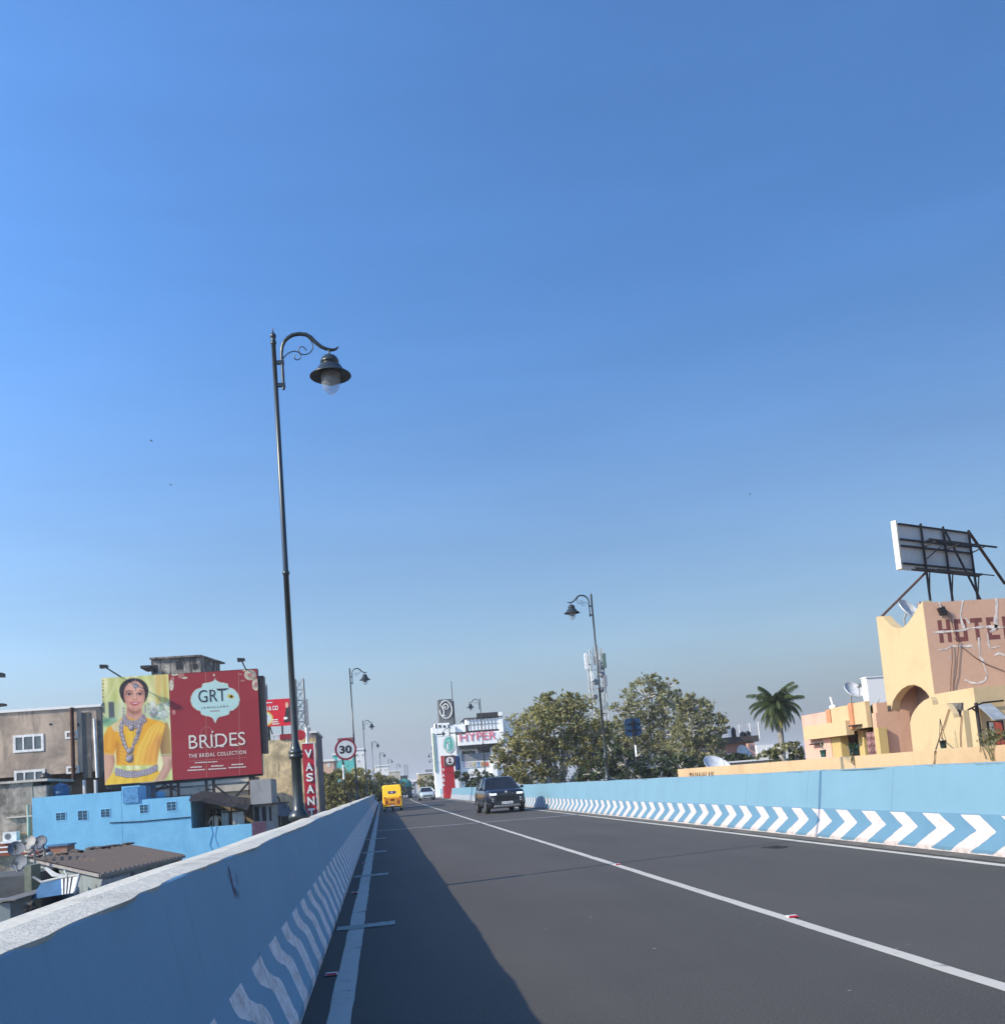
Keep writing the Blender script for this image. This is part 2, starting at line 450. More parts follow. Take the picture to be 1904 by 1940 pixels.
# raised road studs (cat's eyes)
REDL = plain('red_reflector', C(190, 30, 50, .8), .35); STUD = plain('stud_body', (.55, .54, .52, 1), .5)
def stud(label, x, y):
    t = thing('road_stud', label, 'road stud', (x, y, .008), 'red road studs along the carriageway')
    mb = MB(); w, d, h = .05, .045, .015
    mb.hexa([(-w, -d, 0), (w, -d, 0), (w, d, 0), (-w, d, 0), (-w * .8, -d * .45, h), (w * .8, -d * .45, h), (w * .8, d * .45, h), (-w * .8, d * .45, h)])
    mb.build('stud_body', STUD, t, False)
    mb = MB(); mb.quad((-w * .9, -d - .003, .003), (w * .9, -d - .003, .003), (w * .76, -d * .5 - .003, h * .95), (-w * .76, -d * .5 - .003, h * .95))
    mb.build('reflector', REDL, t, False)
for (px, py, lab) in ((628, 1844, 'red road stud in the left gutter nearest the camera'), (672, 1691, 'red road stud in the left gutter, second from the camera'),
                      (690, 1635, 'red road stud in the left gutter, third from the camera'),
                      (1500, 1735, 'red and white road stud on the centre line nearest the camera'), (1170, 1637, 'red and white road stud on the centre line, farther one')):
    q = at(px, py, Z=.02); stud(lab, q.x, q.y)

# parapet paint: plain blue above, blue and white chevrons below (u = metres along, v = height)
def parapet_mat(name, up, low, wht, P, duty, curve, hnd, vtop, joint, seed):
    m, n, l, b = base_mat(name, .62, 0, .3)
    uvn = n.new('ShaderNodeUVMap'); sp = n.new('ShaderNodeSeparateXYZ'); l.new(uvn.outputs[0], sp.inputs[0])
    u, v = sp.outputs[0], sp.outputs[1]
    pp = pos_(n, l)
    wob = math_(n, l, 'MULTIPLY', math_(n, l, 'SUBTRACT', noise_(n, l, pp, 3.1, 3), .5), .11)
    fc = n.new('ShaderNodeFloatCurve'); l.new(v, fc.inputs['Value']); cv = fc.mapping.curves[0]
    while len(cv.points) < len(curve): cv.points.new(.5, .5)
    for p_, (x_, y_) in zip(cv.points, curve): p_.location = (x_, y_); p_.handle_type = hnd
    fc.mapping.update(); off = fc.outputs[0]
    ph = math_(n, l, 'FRACT', math_(n, l, 'DIVIDE', math_(n, l, 'ADD', math_(n, l, 'SUBTRACT', u, off), math_(n, l, 'ADD', wob, 100 * P + seed)), P))
    st = math_(n, l, 'LESS_THAN', ph, duty)
    top = math_(n, l, 'LESS_THAN', math_(n, l, 'ADD', v, math_(n, l, 'MULTIPLY', wob, .12)), vtop)
    zone = math_(n, l, 'LESS_THAN', v, vtop + .015)
    foot = math_(n, l, 'LESS_THAN', math_(n, l, 'ADD', v, math_(n, l, 'MULTIPLY', wob, .5)), .022 if joint else .005)
    w = math_(n, l, 'MAXIMUM', math_(n, l, 'MULTIPLY', st, top), foot)
    blot = noise_(n, l, pp, .8, 7, .7)
    cup = mix_(n, l, ramp_(n, l, blot, [(.3, 0.0), (.75, .6)]), up, tuple(q * .80 for q in up[:3]) + (1,))
    strk = noise_(n, l, pos_(n, l, 1, 3.0, .12), 1.6, 5, .7)
    cup = mix_(n, l, ramp_(n, l, strk, [(.60, 0.0), (.78, .40)]), cup, tuple(q * .45 for q in up[:3]) + (1,))
    cup = mix_(n, l, ramp_(n, l, noise_(n, l, pos_(n, l, 1, 4, .35), 2.3, 5, .8), [(.71, 0.0), (.75, .6)]), cup, (.50, .60, .64, 1))
    jt = math_(n, l, 'LESS_THAN', math_(n, l, 'FRACT', math_(n, l, 'DIVIDE', math_(n, l, 'ADD', u, 101.3 + seed), 3.05)), .006)
    cup = mix_(n, l, math_(n, l, 'MULTIPLY', jt, joint), cup, tuple(q * .3 for q in up[:3]) + (1,))
    cl = mix_(n, l, ramp_(n, l, noise_(n, l, pp, 2.2, 6, .7), [(.35, 0.0), (.8, .5)]), low, tuple(q * .7 for q in low[:3]) + (1,))
    cw = mix_(n, l, ramp_(n, l, noise_(n, l, pp, 11, 7, .75), [(.47, 0.0), (.62, .7)]), wht, (.40, .34, .32, 1))
    c = mix_(n, l, zone, cup, cl)
    c = mix_(n, l, w, c, cw)
    dirt = math_(n, l, 'MULTIPLY', ramp_(n, l, v, [(.0, 1.0), (.09, 0.0)]), ramp_(n, l, noise_(n, l, pp, 6, 6, .75), [(.50, 0.0), (.66, .75)]))
    c = mix_(n, l, dirt, c, (.14, .12, .10, 1))
    l.new(c, b.inputs['Base Color'])
    bump_(n, l, b, noise_(n, l, pp, 22, 5, .7), .35, .012)
    return m
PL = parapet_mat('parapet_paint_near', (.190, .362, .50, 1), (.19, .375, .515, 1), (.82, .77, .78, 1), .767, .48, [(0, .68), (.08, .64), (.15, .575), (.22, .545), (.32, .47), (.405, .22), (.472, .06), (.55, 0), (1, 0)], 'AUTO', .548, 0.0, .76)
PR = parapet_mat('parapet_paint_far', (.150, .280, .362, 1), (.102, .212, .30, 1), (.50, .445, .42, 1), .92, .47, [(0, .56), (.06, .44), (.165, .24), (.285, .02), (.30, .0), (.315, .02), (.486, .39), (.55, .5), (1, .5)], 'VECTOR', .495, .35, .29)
COPE_L = plaster('coping_whitewash', (.52, .50, .44, 1), (.29, .27, .23, 1), .40, 2.2, .9, .5, .4)
COPE_R = plaster('coping_blue', (.22, .34, .40, 1), (.15, .25, .31, 1), .4, 1.1)
def parapet(side, prof, mat, cope, lab):
    t = thing('parapet_wall', lab, 'wall', (prof[0][0], 0, 0))
    mb = MB(); v = []; f = []; uv = []; k = len(prof)
    zw = [.003 * math.sin(.5 * y) + .004 * math.sin(1.37 * y + 2) for y in YS]
    for i, y in enumerate(YS):
        s, d = shift(y), drop(y)
        for (x, z) in prof: v.append((x + s, y, z + d + (zw[i] if z > .9 else 0))); uv.append((y, z))
    for i in range(len(YS) - 1):
        for j in range(k - 1): f.append((k * i + j, k * i + j + 1, k * i + k + j + 1, k * i + k + j) if side > 0 else (k * i + j, k * i + k + j, k * i + k + j + 1, k * i + j + 1))
    mb.add(v, f); mb.uv = uv
    body = mb.build('wall_body', mat, t)
    body.data.polygons.foreach_set('use_smooth', [False] * len(f))
    # coping: hand-painted, its lower edge runs unevenly down the face
    mb = MB(); v = []; f = []
    xi, xo, zt = prof[-3][0], prof[-2][0], prof[-3][1]
    sg = 1 if xo > xi else -1
    ys = [-6 + .11 * i for i in range(700)] + [71 + 1.0 * i for i in range(280)]
    wv = 0
    for y in ys:
        s, d = shift(y), drop(y); z = zt + .003 * math.sin(.5 * y) + .004 * math.sin(1.37 * y + 2)
        wv = wv * .8 + rr(-.010, .010)
        lip = .014; jx = wv * 1.1 + .006 * math.sin(.9 * y) + rr(-.003, .003)
        j = .10
        v += [(xi - sg * .010 + s - sg * jx * .5, y, z - lip + d), (xi - sg * .012 + s - sg * jx, y, z + .001 + d), ((xi + xo) / 2 + s, y, z + .012 + d + rr(-.002, .002)),
              (xo + sg * .003 + s, y, z + .004 + d), (xo + sg * .004 + s, y, z - .05 + d)]
    for i in range(len(ys) - 1):
        for q in range(4): f.append((5 * i + q, 5 * i + q + 1, 5 * i + 6 + q, 5 * i + 5 + q) if side > 0 else (5 * i + q, 5 * i + 5 + q, 5 * i + 6 + q, 5 * i + q + 1))
    mb.add(v, f); mb.build('coping', cope, t)
    return t
LP = [(-.595, -.02), (-.595, .07), (-.672, .33), (-.725, .55), (-.836, 1.110), (-.846, 1.115), (-1.075, 1.115), (-1.075, -.6)]
RP = [(7.50, -.02), (7.50, .07), (7.585, .33), (7.64, .55), (7.752, 1.148), (7.765, 1.155), (7.99, 1.155), (7.99, -.6)]
pl = parapet(-1, LP, PL, COPE_L, 'shaded blue parapet with a white top edge, on the left of the road')
pr = parapet(1, RP, PR, COPE_R, 'sunlit blue parapet with white chevrons along the far right lane')
# chips where the left paint has peeled to old red and black coats
CHIP = plain('chipped_black', (.02, .025, .04, 1), .8); CHIPR = plain('chipped_red', C(150, 80, 90, .6), .8); CHIPB = plain('chipped_pale', (.30, .45, .58, 1), .8)
def wx(z):      # left face x at height z
    for (x0, z0), (x1, z1) in zip(LP, LP[1:]):
        if z0 <= z <= z1: return x0 + (x1 - x0) * (z - z0) / (z1 - z0)
    return LP[4][0]
mb = MB()
def chip(px, py, w, h, m):
    q = at(px, py, X=-.79); z, y = q.z, q.y
    k = max(3, int(h / .012)); L_, R_ = [], []
    for i in range(k + 1):
        zz = min(1.08, max(.08, z - h + 2 * h * i / k)); c_ = y + rr(-.2, .2) * w; hw = w * .5 * (rr(.35, 1.2) if 0 < i < k else .15)
        L_.append((wx(zz) + .004, c_ - hw, zz)); R_.append((wx(zz) + .004, c_ + hw, zz))
    v = []
    for p0, p1 in zip(L_, R_): v += [p0, p1]
    mb.add(v, [(2 * i, 2 * i + 1, 2 * i + 3, 2 * i + 2) for i in range(k)], m)
for (px, py, w, h, m) in ((446, 1651, .022, .03, CHIP), (447, 1672, .035, .085, CHIPR), (450, 1690, .025, .03, CHIP), (456, 1666, .018, .05, CHIP), (444, 1660, .02, .035, CHIPB), (453, 1697, .015, .03, CHIP),
                          (456, 1690, .012, .03, CHIPB), (543, 1653, .012, .03, CHIP), (535, 1697, .014, .035, CHIP), (536, 1712, .012, .02, CHIP),
                          (468, 1808, .012, .014, CHIP), (466, 1820, .010, .025, CHIP), (471, 1845, .009, .02, CHIPB), (473, 1860, .008, .02, CHIP), (470, 1838, .006, .02, CHIP),
                          (570, 1615, .02, .03, CHIP), (640, 1600, .05, .02, CHIP)):
    chip(px, py, w, h, m)
mb.build('peeled_paint', None, pl)
# ------------------------------------------------------------------ ornamental street lamps
GLOBE = glassmat('lamp_globe_glass', (.93, .95, .97, 1), .72)
REFL = plain('lamp_reflector', (.16, .17, .18, 1), .5)
s6 = .000763
def L6(x, y):           # survey drawing of the lamp head: px -> local x, z (pole axis = 0, finial tip = 7.0)
    ax = 250 + (y - 210) * .045
    return ((x - ax) * s6, 0, 6.97 - (y - 210) * s6)
def make_lamp(name, label, loc, rz):
    t = thing(name, label, 'street lamp', loc, 'ornamental street lamps along the flyover', rz)
    mb = MB()
    mb.lathe((0, 0, 0), [(.10, -.9), (.10, -.02), (.14, 0), (.14, .05), (.10, .10), (.075, .13), (.075, .2), (.068, .22), (.067, .80), (.075, .81), (.095, .83), (.095, .86), (.075, .875), (.095, .89), (.095, .91), (.07, .93),
                         (.062, .98), (.046, 1.06), (.046, 1.08), (.044, 1.09), (.038, 3.36), (.05, 3.37), (.05, 3.41), (.036, 3.42), (.033, 5.6), (.031, 6.72), (.041, 6.73), (.041, 6.76),
                         (.033, 6.765), (.033, 6.82), (.042, 6.83), (.044, 6.86), (.03, 6.885), (.014, 6.895), (.010, 6.93), (.001, 6.98)], 16)
    mb.build('pole', M['iron'], t, False)
    mb = MB()
    for y in (890, 1330):
        p = L6(340, y); mb.box(.02, .135, -.022, .022, p[2] - .026, p[2] + .026)
    build_each(mb, 'bracket', M['iron'], t, False)
    arm = [(443, 1420), (432, 1150), (420, 900), (408, 720), (425, 570), (470, 470), (530, 408), (620, 355), (740, 335), (860, 352), (950, 408), (1040, 510), (1140, 598), (1240, 645), (1340, 668), (1410, 655), (1462, 610)]
    mb = MB(); rs = [.022, .022, .022, .022, .024, .027, .029, .030, .030, .030, .029, .028, .027, .025, .023, .019, .010]
    mb.tube([L6(*q) for q in arm], rs, 8); mb.build('arm', M['iron'], t, False)
    mb = MB()
    mb.tube([L6(*q) for q in ((432, 825), (470, 770), (520, 722), (575, 690), (640, 675), (700, 688), (745, 718), (800, 745), (870, 745), (935, 712), (980, 645), (990, 570), (970, 500), (925, 435), (880, 392))], .0085, 6)
    mb.tube([L6(*q) for q in ((745, 718), (725, 665), (735, 615), (775, 585), (820, 598), (850, 640), (868, 662))], .008, 6)
    mb.tube([L6(*q) for q in ((745, 718), (768, 765), (755, 820), (705, 850), (655, 830), (638, 785), (662, 752))], .008, 6)
    mb.build('scroll', M['iron'], t, False)
    hx = L6(1300, 1000)[0]
    def pr(lst): return [(r * s6, 6.97 - (y - 210) * s6) for r, y in lst]
    mb = MB()
    mb.lathe((hx, 0, 0), pr([(14, 655), (26, 680), (18, 700), (18, 755), (60, 768), (110, 790), (148, 830), (158, 872), (172, 878), (172, 920), (150, 928), (150, 950), (205, 985), (235, 1030), (248, 1070), (300, 1105), (385, 1170), (387, 1185),
                             (380, 1190), (240, 1130), (185, 1120)]), 28)
    mb.build('lamp_shade', M['iron'], t, False)
    mb = MB(); mb.lathe((hx, 0, 0), pr([(184, 1112), (184, 1180), (150, 1190), (140, 1250), (95, 1330), (0.5, 1345)]), 20); mb.build('reflector', REFL, t, False)
    mb = MB(); mb.lathe((hx, 0, 0), pr([(178, 1183), (182, 1260), (176, 1330), (155, 1400), (122, 1460), (80, 1510), (35, 1540), (0.5, 1548)]), 20); mb.build('lamp_globe', GLOBE, t, False)
    return t
LZ = 1.12
lampL = [(-1.13, 13.7), (-1.30, 52.7), (-1.35, 91.5), (-1.0, 131), (-.1, 170), (1.0, 210), (2.6, 250)]
lampR = [(8.12, 35.3), (8.05, 76.9), (8.15, 114), (8.7, 152), (9.7, 192), (11.2, 232)]
lampL = [(x if y < 100 else -1.25 + shift(y), y) for x, y in lampL]
lampR = [(x if y < 100 else 8.12 + shift(y), y) for x, y in lampR]
labL = ['tallest dark ornamental street lamp nearest the camera, rising above the left parapet', 'dark ornamental lamp just behind the round speed limit sign', 'third dark ornamental lamp along the left parapet, beyond the speed sign',
        'fourth dark lamp along the left parapet, short and hazy', 'fifth lamp along the left parapet, small and faded', 'sixth lamp along the left parapet, tiny and faded', 'farthest tiny lamp of the left row beyond the green truck']
labR = ['dark ornamental lamp over the right parapet in front of the big leafy trees', 'dark ornamental lamp in front of the white supermarket building', 'third lamp of the right row at the left edge of the supermarket', 'fourth lamp of the right row, small, left of the supermarket',
        'fifth lamp of the right row, tiny and hazy', 'sixth and farthest lamp of the right row, very faint']
L0 = make_lamp('street_lamp', labL[0], (lampL[0][0], lampL[0][1], LZ), 0)
for i in range(1, len(lampL)):
    dup(L0, (lampL[i][0], lampL[i][1], LZ + drop(lampL[i][1])), rr(-.06, .06), labL[i])
for i in range(len(lampR)):
    dup(L0, (lampR[i][0], lampR[i][1], LZ + .03 + drop(lampR[i][1])), math.pi + rr(-.06, .06), labR[i])

# ------------------------------------------------------------------ road signs on the parapets
def ring(mb, c, r0, r1, y, n, m):
    v = []
    for i in range(n):
        an = 2 * math.pi * i / n
        v += [(c[0] + r0 * math.cos(an), y, c[2] + r0 * math.sin(an)), (c[0] + r1 * math.cos(an), y, c[2] + r1 * math.sin(an))]
    mb.add(v, [(2 * i, 2 * i + 1, (2 * i + 3) % (2 * n), (2 * i + 2) % (2 * n)) for i in range(n)], m)
Ys = 32.0
c = at(655, 1420, Y=Ys); rad = 20.3 * Ys / F
t = thing('speed_limit_sign', 'round white 30 speed limit sign with a dark red rim on a banded post', 'road sign', (c.x, Ys, LZ))
SW = plain('sign_white', (.50, .52, .53, 1), .45, 0, .08); SR = plain('sign_red', (.20, .012, .03, 1), .45)
mb = MB(); mb.lathe((c.x, Ys, c.z), [(rad, .012), (rad, -.012)], 32, None, (0, 1, 0), True); mb.build('sign_backing', M['grey'], t)
mb = MB(); mb.poly([(c.x + rad * .98 * math.cos(-a_ * .19635), Ys - .016, c.z + rad * .98 * math.sin(-a_ * .19635)) for a_ in range(32)], SW)
ring(mb, c, rad * .82, rad, Ys - .020, 40, SR); mb.build('sign_face', None, t)
mb = MB(); mb.text('30', (c.x - rad * .56, Ys - .022, c.z - rad * .38), (1, 0, 0), (0, 0, 1), rad * 1.10, rad * .74, M['black'], .035); mb.build('lettering', None, t)
mb = MB(); px, pz0, pz1 = at(653, 1500, Y=Ys).x, at(652, 1506, Y=Ys).z, c.z
h = (pz1 - pz0)
for (f0, f1, m) in ((0, .34, M['black']), (.34, .66, M['white']), (.66, 1, M['black'])):
    mb.tube([(px, Ys + .04, pz0 + h * f0), (px, Ys + .04, pz0 + h * f1)], .028, 10, m)
mb.build('post', None, t)
mb = MB(); bx_ = -1.03
mb.tube([(px - .03, Ys + .04, pz0 + .02), (bx_, Ys + .04, pz0 + .02)], .02, 8); mb.tube([(bx_, Ys + .04, pz0 + .05), (bx_, Ys + .04, .9)], .035, 8)
build_each(mb, 'bracket', M['black'], t)
# sign seen from behind on the right parapet
Ys = 31.0
c = at(1199, 1378, Y=Ys)
t = thing('blue_road_sign', 'back of a dark blue eight-sided road sign on a post by the right parapet', 'road sign', (c.x, Ys, LZ))
w = 16 * Ys / F; k_ = w * .26
pts = [(-w, -w * 1.1 + k_), (-w + k_, -w * 1.1), (w - k_, -w * 1.1), (w, -w * 1.1 + k_), (w, w * 1.1 - k_), (w - k_, w * 1.1), (-w + k_, w * 1.1), (-w, w * 1.1 - k_)]
NAVY = plain('sign_back_navy', (.016, .050, .105, 1), .5)
mb = MB(); mb.prism([(c.x + x, Ys, c.z + z) for x, z in pts], (0, .012, 0)); mb.build('sign_panel', NAVY, t)
mb = MB(); mb.bar((c.x, Ys - .03, c.z - w), (c.x, Ys - .03, c.z + w), .05, .04, M['steel']); mb.bar((c.x - w * .8, Ys - .016, c.z - w * .35), (c.x + w * .8, Ys - .016, c.z - w * .35), .03, .03, M['steel'])
mb.bar((c.x - w * .8, Ys - .016, c.z + w * .4), (c.x + w * .8, Ys - .016, c.z + w * .4), .03, .03, M['steel']); mb.build('stiffener', None, t)
b0 = at(1206, 1468, Y=Ys); b1 = at(1196, 1396, Y=Ys); q1 = at(1203, 1412, Y=Ys); q2 = at(1203, 1434, Y=Ys)
mb = MB(); xm = c.x + .03
for z0, z1, m in ((b0.z + .35, q2.z, M['black']), (q2.z, q1.z, M['white']), (q1.z, c.z - w * .9, M['black'])):
    mb.tube([(xm, Ys - .005, z0), (xm, Ys - .005, z1)], .034, 10, m)
mb.build('post', None, t)
mb = MB(); z_ = b0.z + .36; x_ = 7.97
mb.tube([(xm, Ys, z_), (x_ - .15, Ys, z_)], .025, 8); mb.tube([(x_ - .18, Ys, z_ + .02), (x_ - .18, Ys, .85)], .03, 8); build_each(mb, 'bracket', M['black'], t)
# ------------------------------------------------------------------ vehicles (local: front at -y, wheels on z = 0)
def loft(mb, st, m=None):
    """stations (y, half width, z bottom, z top): a closed car shell"""
    v = []; n = 0
    for (y, w, zb, zt) in st:
        h = zt - zb
        half = [(0.0, zb), (w * .86, zb), (w * .965, zb + h * .16), (w, zb + h * .42), (w * .985, zb + h * .72), (w * .94, zt - h * .06), (w * .84, zt), (0.0, zt + h * .012)]
        ring_ = [(x, z) for x, z in half] + [(-x, z) for x, z in half[-2:0:-1]]
        n = len(ring_); v += [(x, y, z) for x, z in ring_]
    k = len(st)
    f = [(i * n + q, i * n + (q + 1) % n, (i + 1) * n + (q + 1) % n, (i + 1) * n + q) for i in range(k - 1) for q in range(n)]
    mb.add(v, f, m, True)
    mb.add(v[:n], [tuple(range(n))[::-1]], m); mb.add(v[-n:], [tuple(range(n))], m)
def wheel(t, x, y, r, w=.2):
    sgn = 1 if x > 0 else -1
    mb = MB(); mb.lathe((x, y, r), [(r * .62, -w / 2), (r * .93, -w / 2), (r, -w * .36), (r, w * .36), (r * .93, w / 2), (r * .62, w / 2)], 22, None, (1, 0, 0))
    wb = mb.build('wheel', M['tyre'], t, False)
    mb = MB(); mb.lathe((x, y, r), [(.001, sgn * w * .42), (r * .2, sgn * w * .45), (r * .58, sgn * w * .38), (r * .64, sgn * w * .5)], 18, None, (1, 0, 0))
    for k in range(5):
        an = 2 * math.pi * k / 5
        mb.bar((x + sgn * w * .46, y, r), (x + sgn * w * .46, y + r * .58 * math.cos(an), r + r * .58 * math.sin(an)), .05, .03)
    o = mb.build('rim', M['rim'], wb, False)
def carpaint(name, col, rough=.22):
    m, n, l, b = base_mat(name, rough, .15, .6)
    f = noise_(n, l, pos_(n, l), 2.5, 6, .7)
    l.new(mix_(n, l, ramp_(n, l, f, [(.4, 0.0), (.8, .25)]), col, (col[0] * .7 + .03, col[1] * .7 + .028, col[2] * .7 + .024, 1)), b.inputs['Base Color'])
    b.inputs['Coat Weight'].default_value = .5; b.inputs['Coat Roughness'].default_value = .08
    return m
def car(name, label, loc, rz, paint, suv=True, white_roof=False, plate=True, group=None, rear=False):
    t = thing(name, label, 'car', loc, group, rz)
    if suv:
        st = [(-2.16, .66, .42, .84), (-2.13, .78, .30, .96), (-2.02, .85, .25, 1.03), (-1.75, .885, .23, 1.06), (-1.1, .895, .23, 1.09), (-.6, .895, .23, 1.11), (.6, .895, .24, 1.12), (1.6, .89, .27, 1.12), (2.0, .86, .32, 1.10), (2.15, .76, .42, 1.02)]
        base = [(-1.02, .80, 1.08), (-.15, .83, 1.10), (1.1, .83, 1.11), (2.06, .74, 1.09)]
        roof = [(-.22, .60, 1.565), (.25, .635, 1.63), (1.1, .63, 1.625), (1.78, .58, 1.57)]
        r, wb0, wb1, W_ = .335, -1.32, 1.30, .80
    else:
        st = [(-2.02, .62, .36, .66), (-1.98, .74, .24, .78), (-1.85, .82, .20, .86), (-1.5, .85, .19, .93), (-.9, .86, .19, .99), (-.4, .86, .19, 1.0), (.6, .86, .2, 1.01), (1.5, .85, .22, 1.01), (1.85, .82, .26, .98), (1.98, .74, .34, .90)]
        base = [(-.98, .76, .965), (-.1, .80, .99), (1.0, .79, 1.0), (1.72, .70, .985)]
        roof = [(-.18, .55, 1.44), (.25, .58, 1.50), (.9, .57, 1.48), (1.35, .52, 1.42)]
        r, wb0, wb1, W_ = .30, -1.22, 1.22, .77
    mb = MB(); loft(mb, st); body = mb.build('body', paint, t, False)
    mb = MB(); n = 0; v = []
    for i in range(4):
        y, w, z = base[i]; v += [(-w, y, z), (w, y, z)]
    for i in range(4):
        y, w, z = roof[i]; v += [(-w, y, z), (w, y, z)]
    f = [(0, 1, 9, 8)] + [(2 * i + 1, 2 * i + 3, 2 * i + 11, 2 * i + 9) for i in range(3)] + [(2 * i, 2 * i + 8, 2 * i + 10, 2 * i + 2) for i in range(3)] + [(6, 14, 15, 7)]
    f += [(8 + 2 * i, 9 + 2 * i, 11 + 2 * i, 10 + 2 * i) for i in range(3)]
    mb.add(v, f); mb.build('window_glass', M['darkglass'], t, False)
    if suv:      # things seen through the windscreen: dash top, mirror, wheel, driver
        mb = MB(); mb.tube([(.38 + .17 * math.cos(a_ * .5236), -.52 + .05 * math.sin(a_ * .5236), 1.2 + .13 * math.sin(a_ * .5236)) for a_ in range(13)], .014, 5); mb.build('steering_wheel', M['grey'], t, False)
    mb = MB()
    rv = []
    for i in range(4):
        y, w, z = roof[i]; rv += [(-w - .015, y, z + .004), (-w * .8, y, z + .03), (w * .8, y, z + .03), (w + .015, y, z + .004)]
    mb.add(rv, [(4 * i + q, 4 * i + q + 1, 4 * i + 5 + q, 4 * i + 4 + q) for i in range(3) for q in range(3)] + [(0, 3, 2, 1), (12, 13, 14, 15)], None, True)
    for s in (-1, 1):
        for i in range(4):
            rr_ = .04 if i in (0, 3) else .025
            mb.tube([(s * base[i][1], base[i][0], base[i][2]), (s * (roof[i][1] + .005), roof[i][0], roof[i][2] + .01)], rr_, 6)
    mb.build('roof', M['white'] if white_roof else paint, t, False)
    for s in (-1, 1):
        for y in (wb0, wb1): wheel(t, s * W_, y, r)
        mb = MB(); mb.ell((s * (base[0][1] + .17), base[0][0] + .18, base[0][2] + .06), .10, .05, .07, None, 10, 6); mb.bar((s * base[0][1], base[0][0] + .2, base[0][2] + .02), (s * (base[0][1] + .12), base[0][0] + .19, base[0][2] + .04), .04)
        mb.build('mirror', paint, t, False)
    for s in (-1, 1):       # dark wheel-arch trims
        for y in (wb0, wb1):
            mb = MB(); pts = []
            for q in range(11):
                an = math.pi * q / 10; pts.append((s * (W_ + .085), y + math.cos(an) * (r + .07), r + math.sin(an) * (r + .05)))
            mb.tube(pts, .035, 6); mb.build('wheel_arch', M['black'], t, False)
    yf = st[0][0]
    if suv:
        mb = MB(); mb.box(-.50, .50, yf - .012, yf + .02, .56, .80, M['black'])
        for k in range(5): mb.box(-.46, .46, yf - .018, yf - .012, .585 + .042 * k, .600 + .042 * k, M['black'])
        mb.box(-.42, .42, yf - .005, yf + .08, .845, .91, M['black']); mb.build('grille', None, t, False)
        mb = MB(); mb.text('CRETA', (-.30, yf - .012, .85), (1, 0, 0), (0, 0, 1), .60, .05, M['galv'], .01, 0, 2.2); mb.build('lettering', None, t, False)
        mb = MB(); mb.lathe((0, yf + .01, .945), [(.001, .02), (.05, .02), (.06, .0)], 16, M['galv'], (0, -1, 0)); mb.build('badge', None, t, False)
        for s in (-1, 1):
            mb = MB(); x0, x1 = s * .60 - .16, s * .60 + .16; ys_ = yf + (.03 if s > 0 else .03)
            mb.hexa([(x0 + .02, yf - .012, .83), (x1 - .02, yf - .0, .83), (x1 - .02, yf + .2, .83), (x0 + .02, yf + .2, .83), (x0 + .02, yf - .012, .915), (x1 - .02, yf + .0, .915), (x1 - .02, yf + .2, .915), (x0 + .02, yf + .2, .915)])
            mb.build('headlight', HEADL, t, False)
            mb = MB(); mb.hexa([(s * .64 - .09, yf + .0, .50), (s * .64 + .09, yf + .03, .50), (s * .64 + .09, yf + .15, .50), (s * .64 - .09, yf + .15, .50), (s * .64 - .08, yf + .0, .72), (s * .64 + .09, yf + .03, .72), (s * .64 + .09, yf + .15, .72), (s * .64 - .08, yf + .15, .72)], M['black'])
            for k in range(2): mb.lathe((s * .64, yf + .0, .56 + .1 * k), [(.001, .012), (.035, .012), (.045, -.01)], 12, M['galv'], (0, -1, 0))
            mb.build('fog_light', None, t, False)
        mb = MB(); mb.hexa([(-.62, yf - .02, .30), (.62, yf - .02, .30), (.66, yf + .1, .26), (-.66, yf + .1, .26), (-.56, yf - .035, .38), (.56, yf - .035, .38), (.6, yf + .1, .40), (-.6, yf + .1, .40)]); mb.build('skid_plate', M['galv'], t, False)
        zp = .47
    else:
        mb = MB(); mb.box(-.48, .48, yf - .02, yf + .06, .44, .56, M['black']); mb.box(-.54, .54, yf - .01, yf + .06, .24, .33, M['black']); mb.box(-.46, .46, yf - .028, yf - .01, .575, .595, M['galv']); mb.build('grille', None, t, False)
        for s in (-1, 1):
            mb = MB(); mb.hexa([(s * .56 - .12, yf - .01, .60), (s * .56 + .12, yf + .06, .62), (s * .56 + .12, yf + .16, .62), (s * .56 - .12, yf + .1, .60), (s * .56 - .12, yf + .0, .68), (s * .56 + .13, yf + .08, .73), (s * .56 + .13, yf + .16, .73), (s * .56 - .12, yf + .1, .68)])
            mb.build('headlight', M['lamp_lens'], t, False)
            mb = MB(); mb.lathe((s * .62, yf + .04, .36), [(.001, .05), (.06, .05), (.07, .0)], 12, M['black'], (0, -1, 0)); mb.build('fog_light', None, t, False)
        zp = .36
    mb = MB(); mb.box(-.25, .25, yf - .05, yf - .034, zp - .055, zp + .055, M['white'])
    for k in range(7):
        if k in (2, 4): continue
        mb.box(-.21 + .06 * k, -.175 + .06 * k, yf - .0525, yf - .0505, zp - .022, zp + .024, M['steel'])
    mb.build('number_plate', None, t, False)
    mb = MB(); mb.box(-.25, .25, st[-1][0], st[-1][0] + .02, .6, .7, M['white']); mb.build('number_plate', None, t, False)
    for s in (-1, 1):
        mb = MB(); mb.box(s * .62 - .1, s * .62 + .1, st[-1][0] - .06, st[-1][0] + .02, .75, .9); mb.build('tail_light', M['red'], t, False)
    return t
HEADL = base_mat('lit_headlight', .2)[0]; HEADL.node_tree.nodes['Principled BSDF'].inputs['Base Color'].default_value = (.8, .8, .8, 1); HEADL.node_tree.nodes['Principled BSDF'].inputs['Emission Color'].default_value = (1, 1, 1, 1); HEADL.node_tree.nodes['Principled BSDF'].inputs['Emission Strength'].default_value = .6
NAVYP = carpaint('navy_car_paint', (.008, .010, .020, 1))
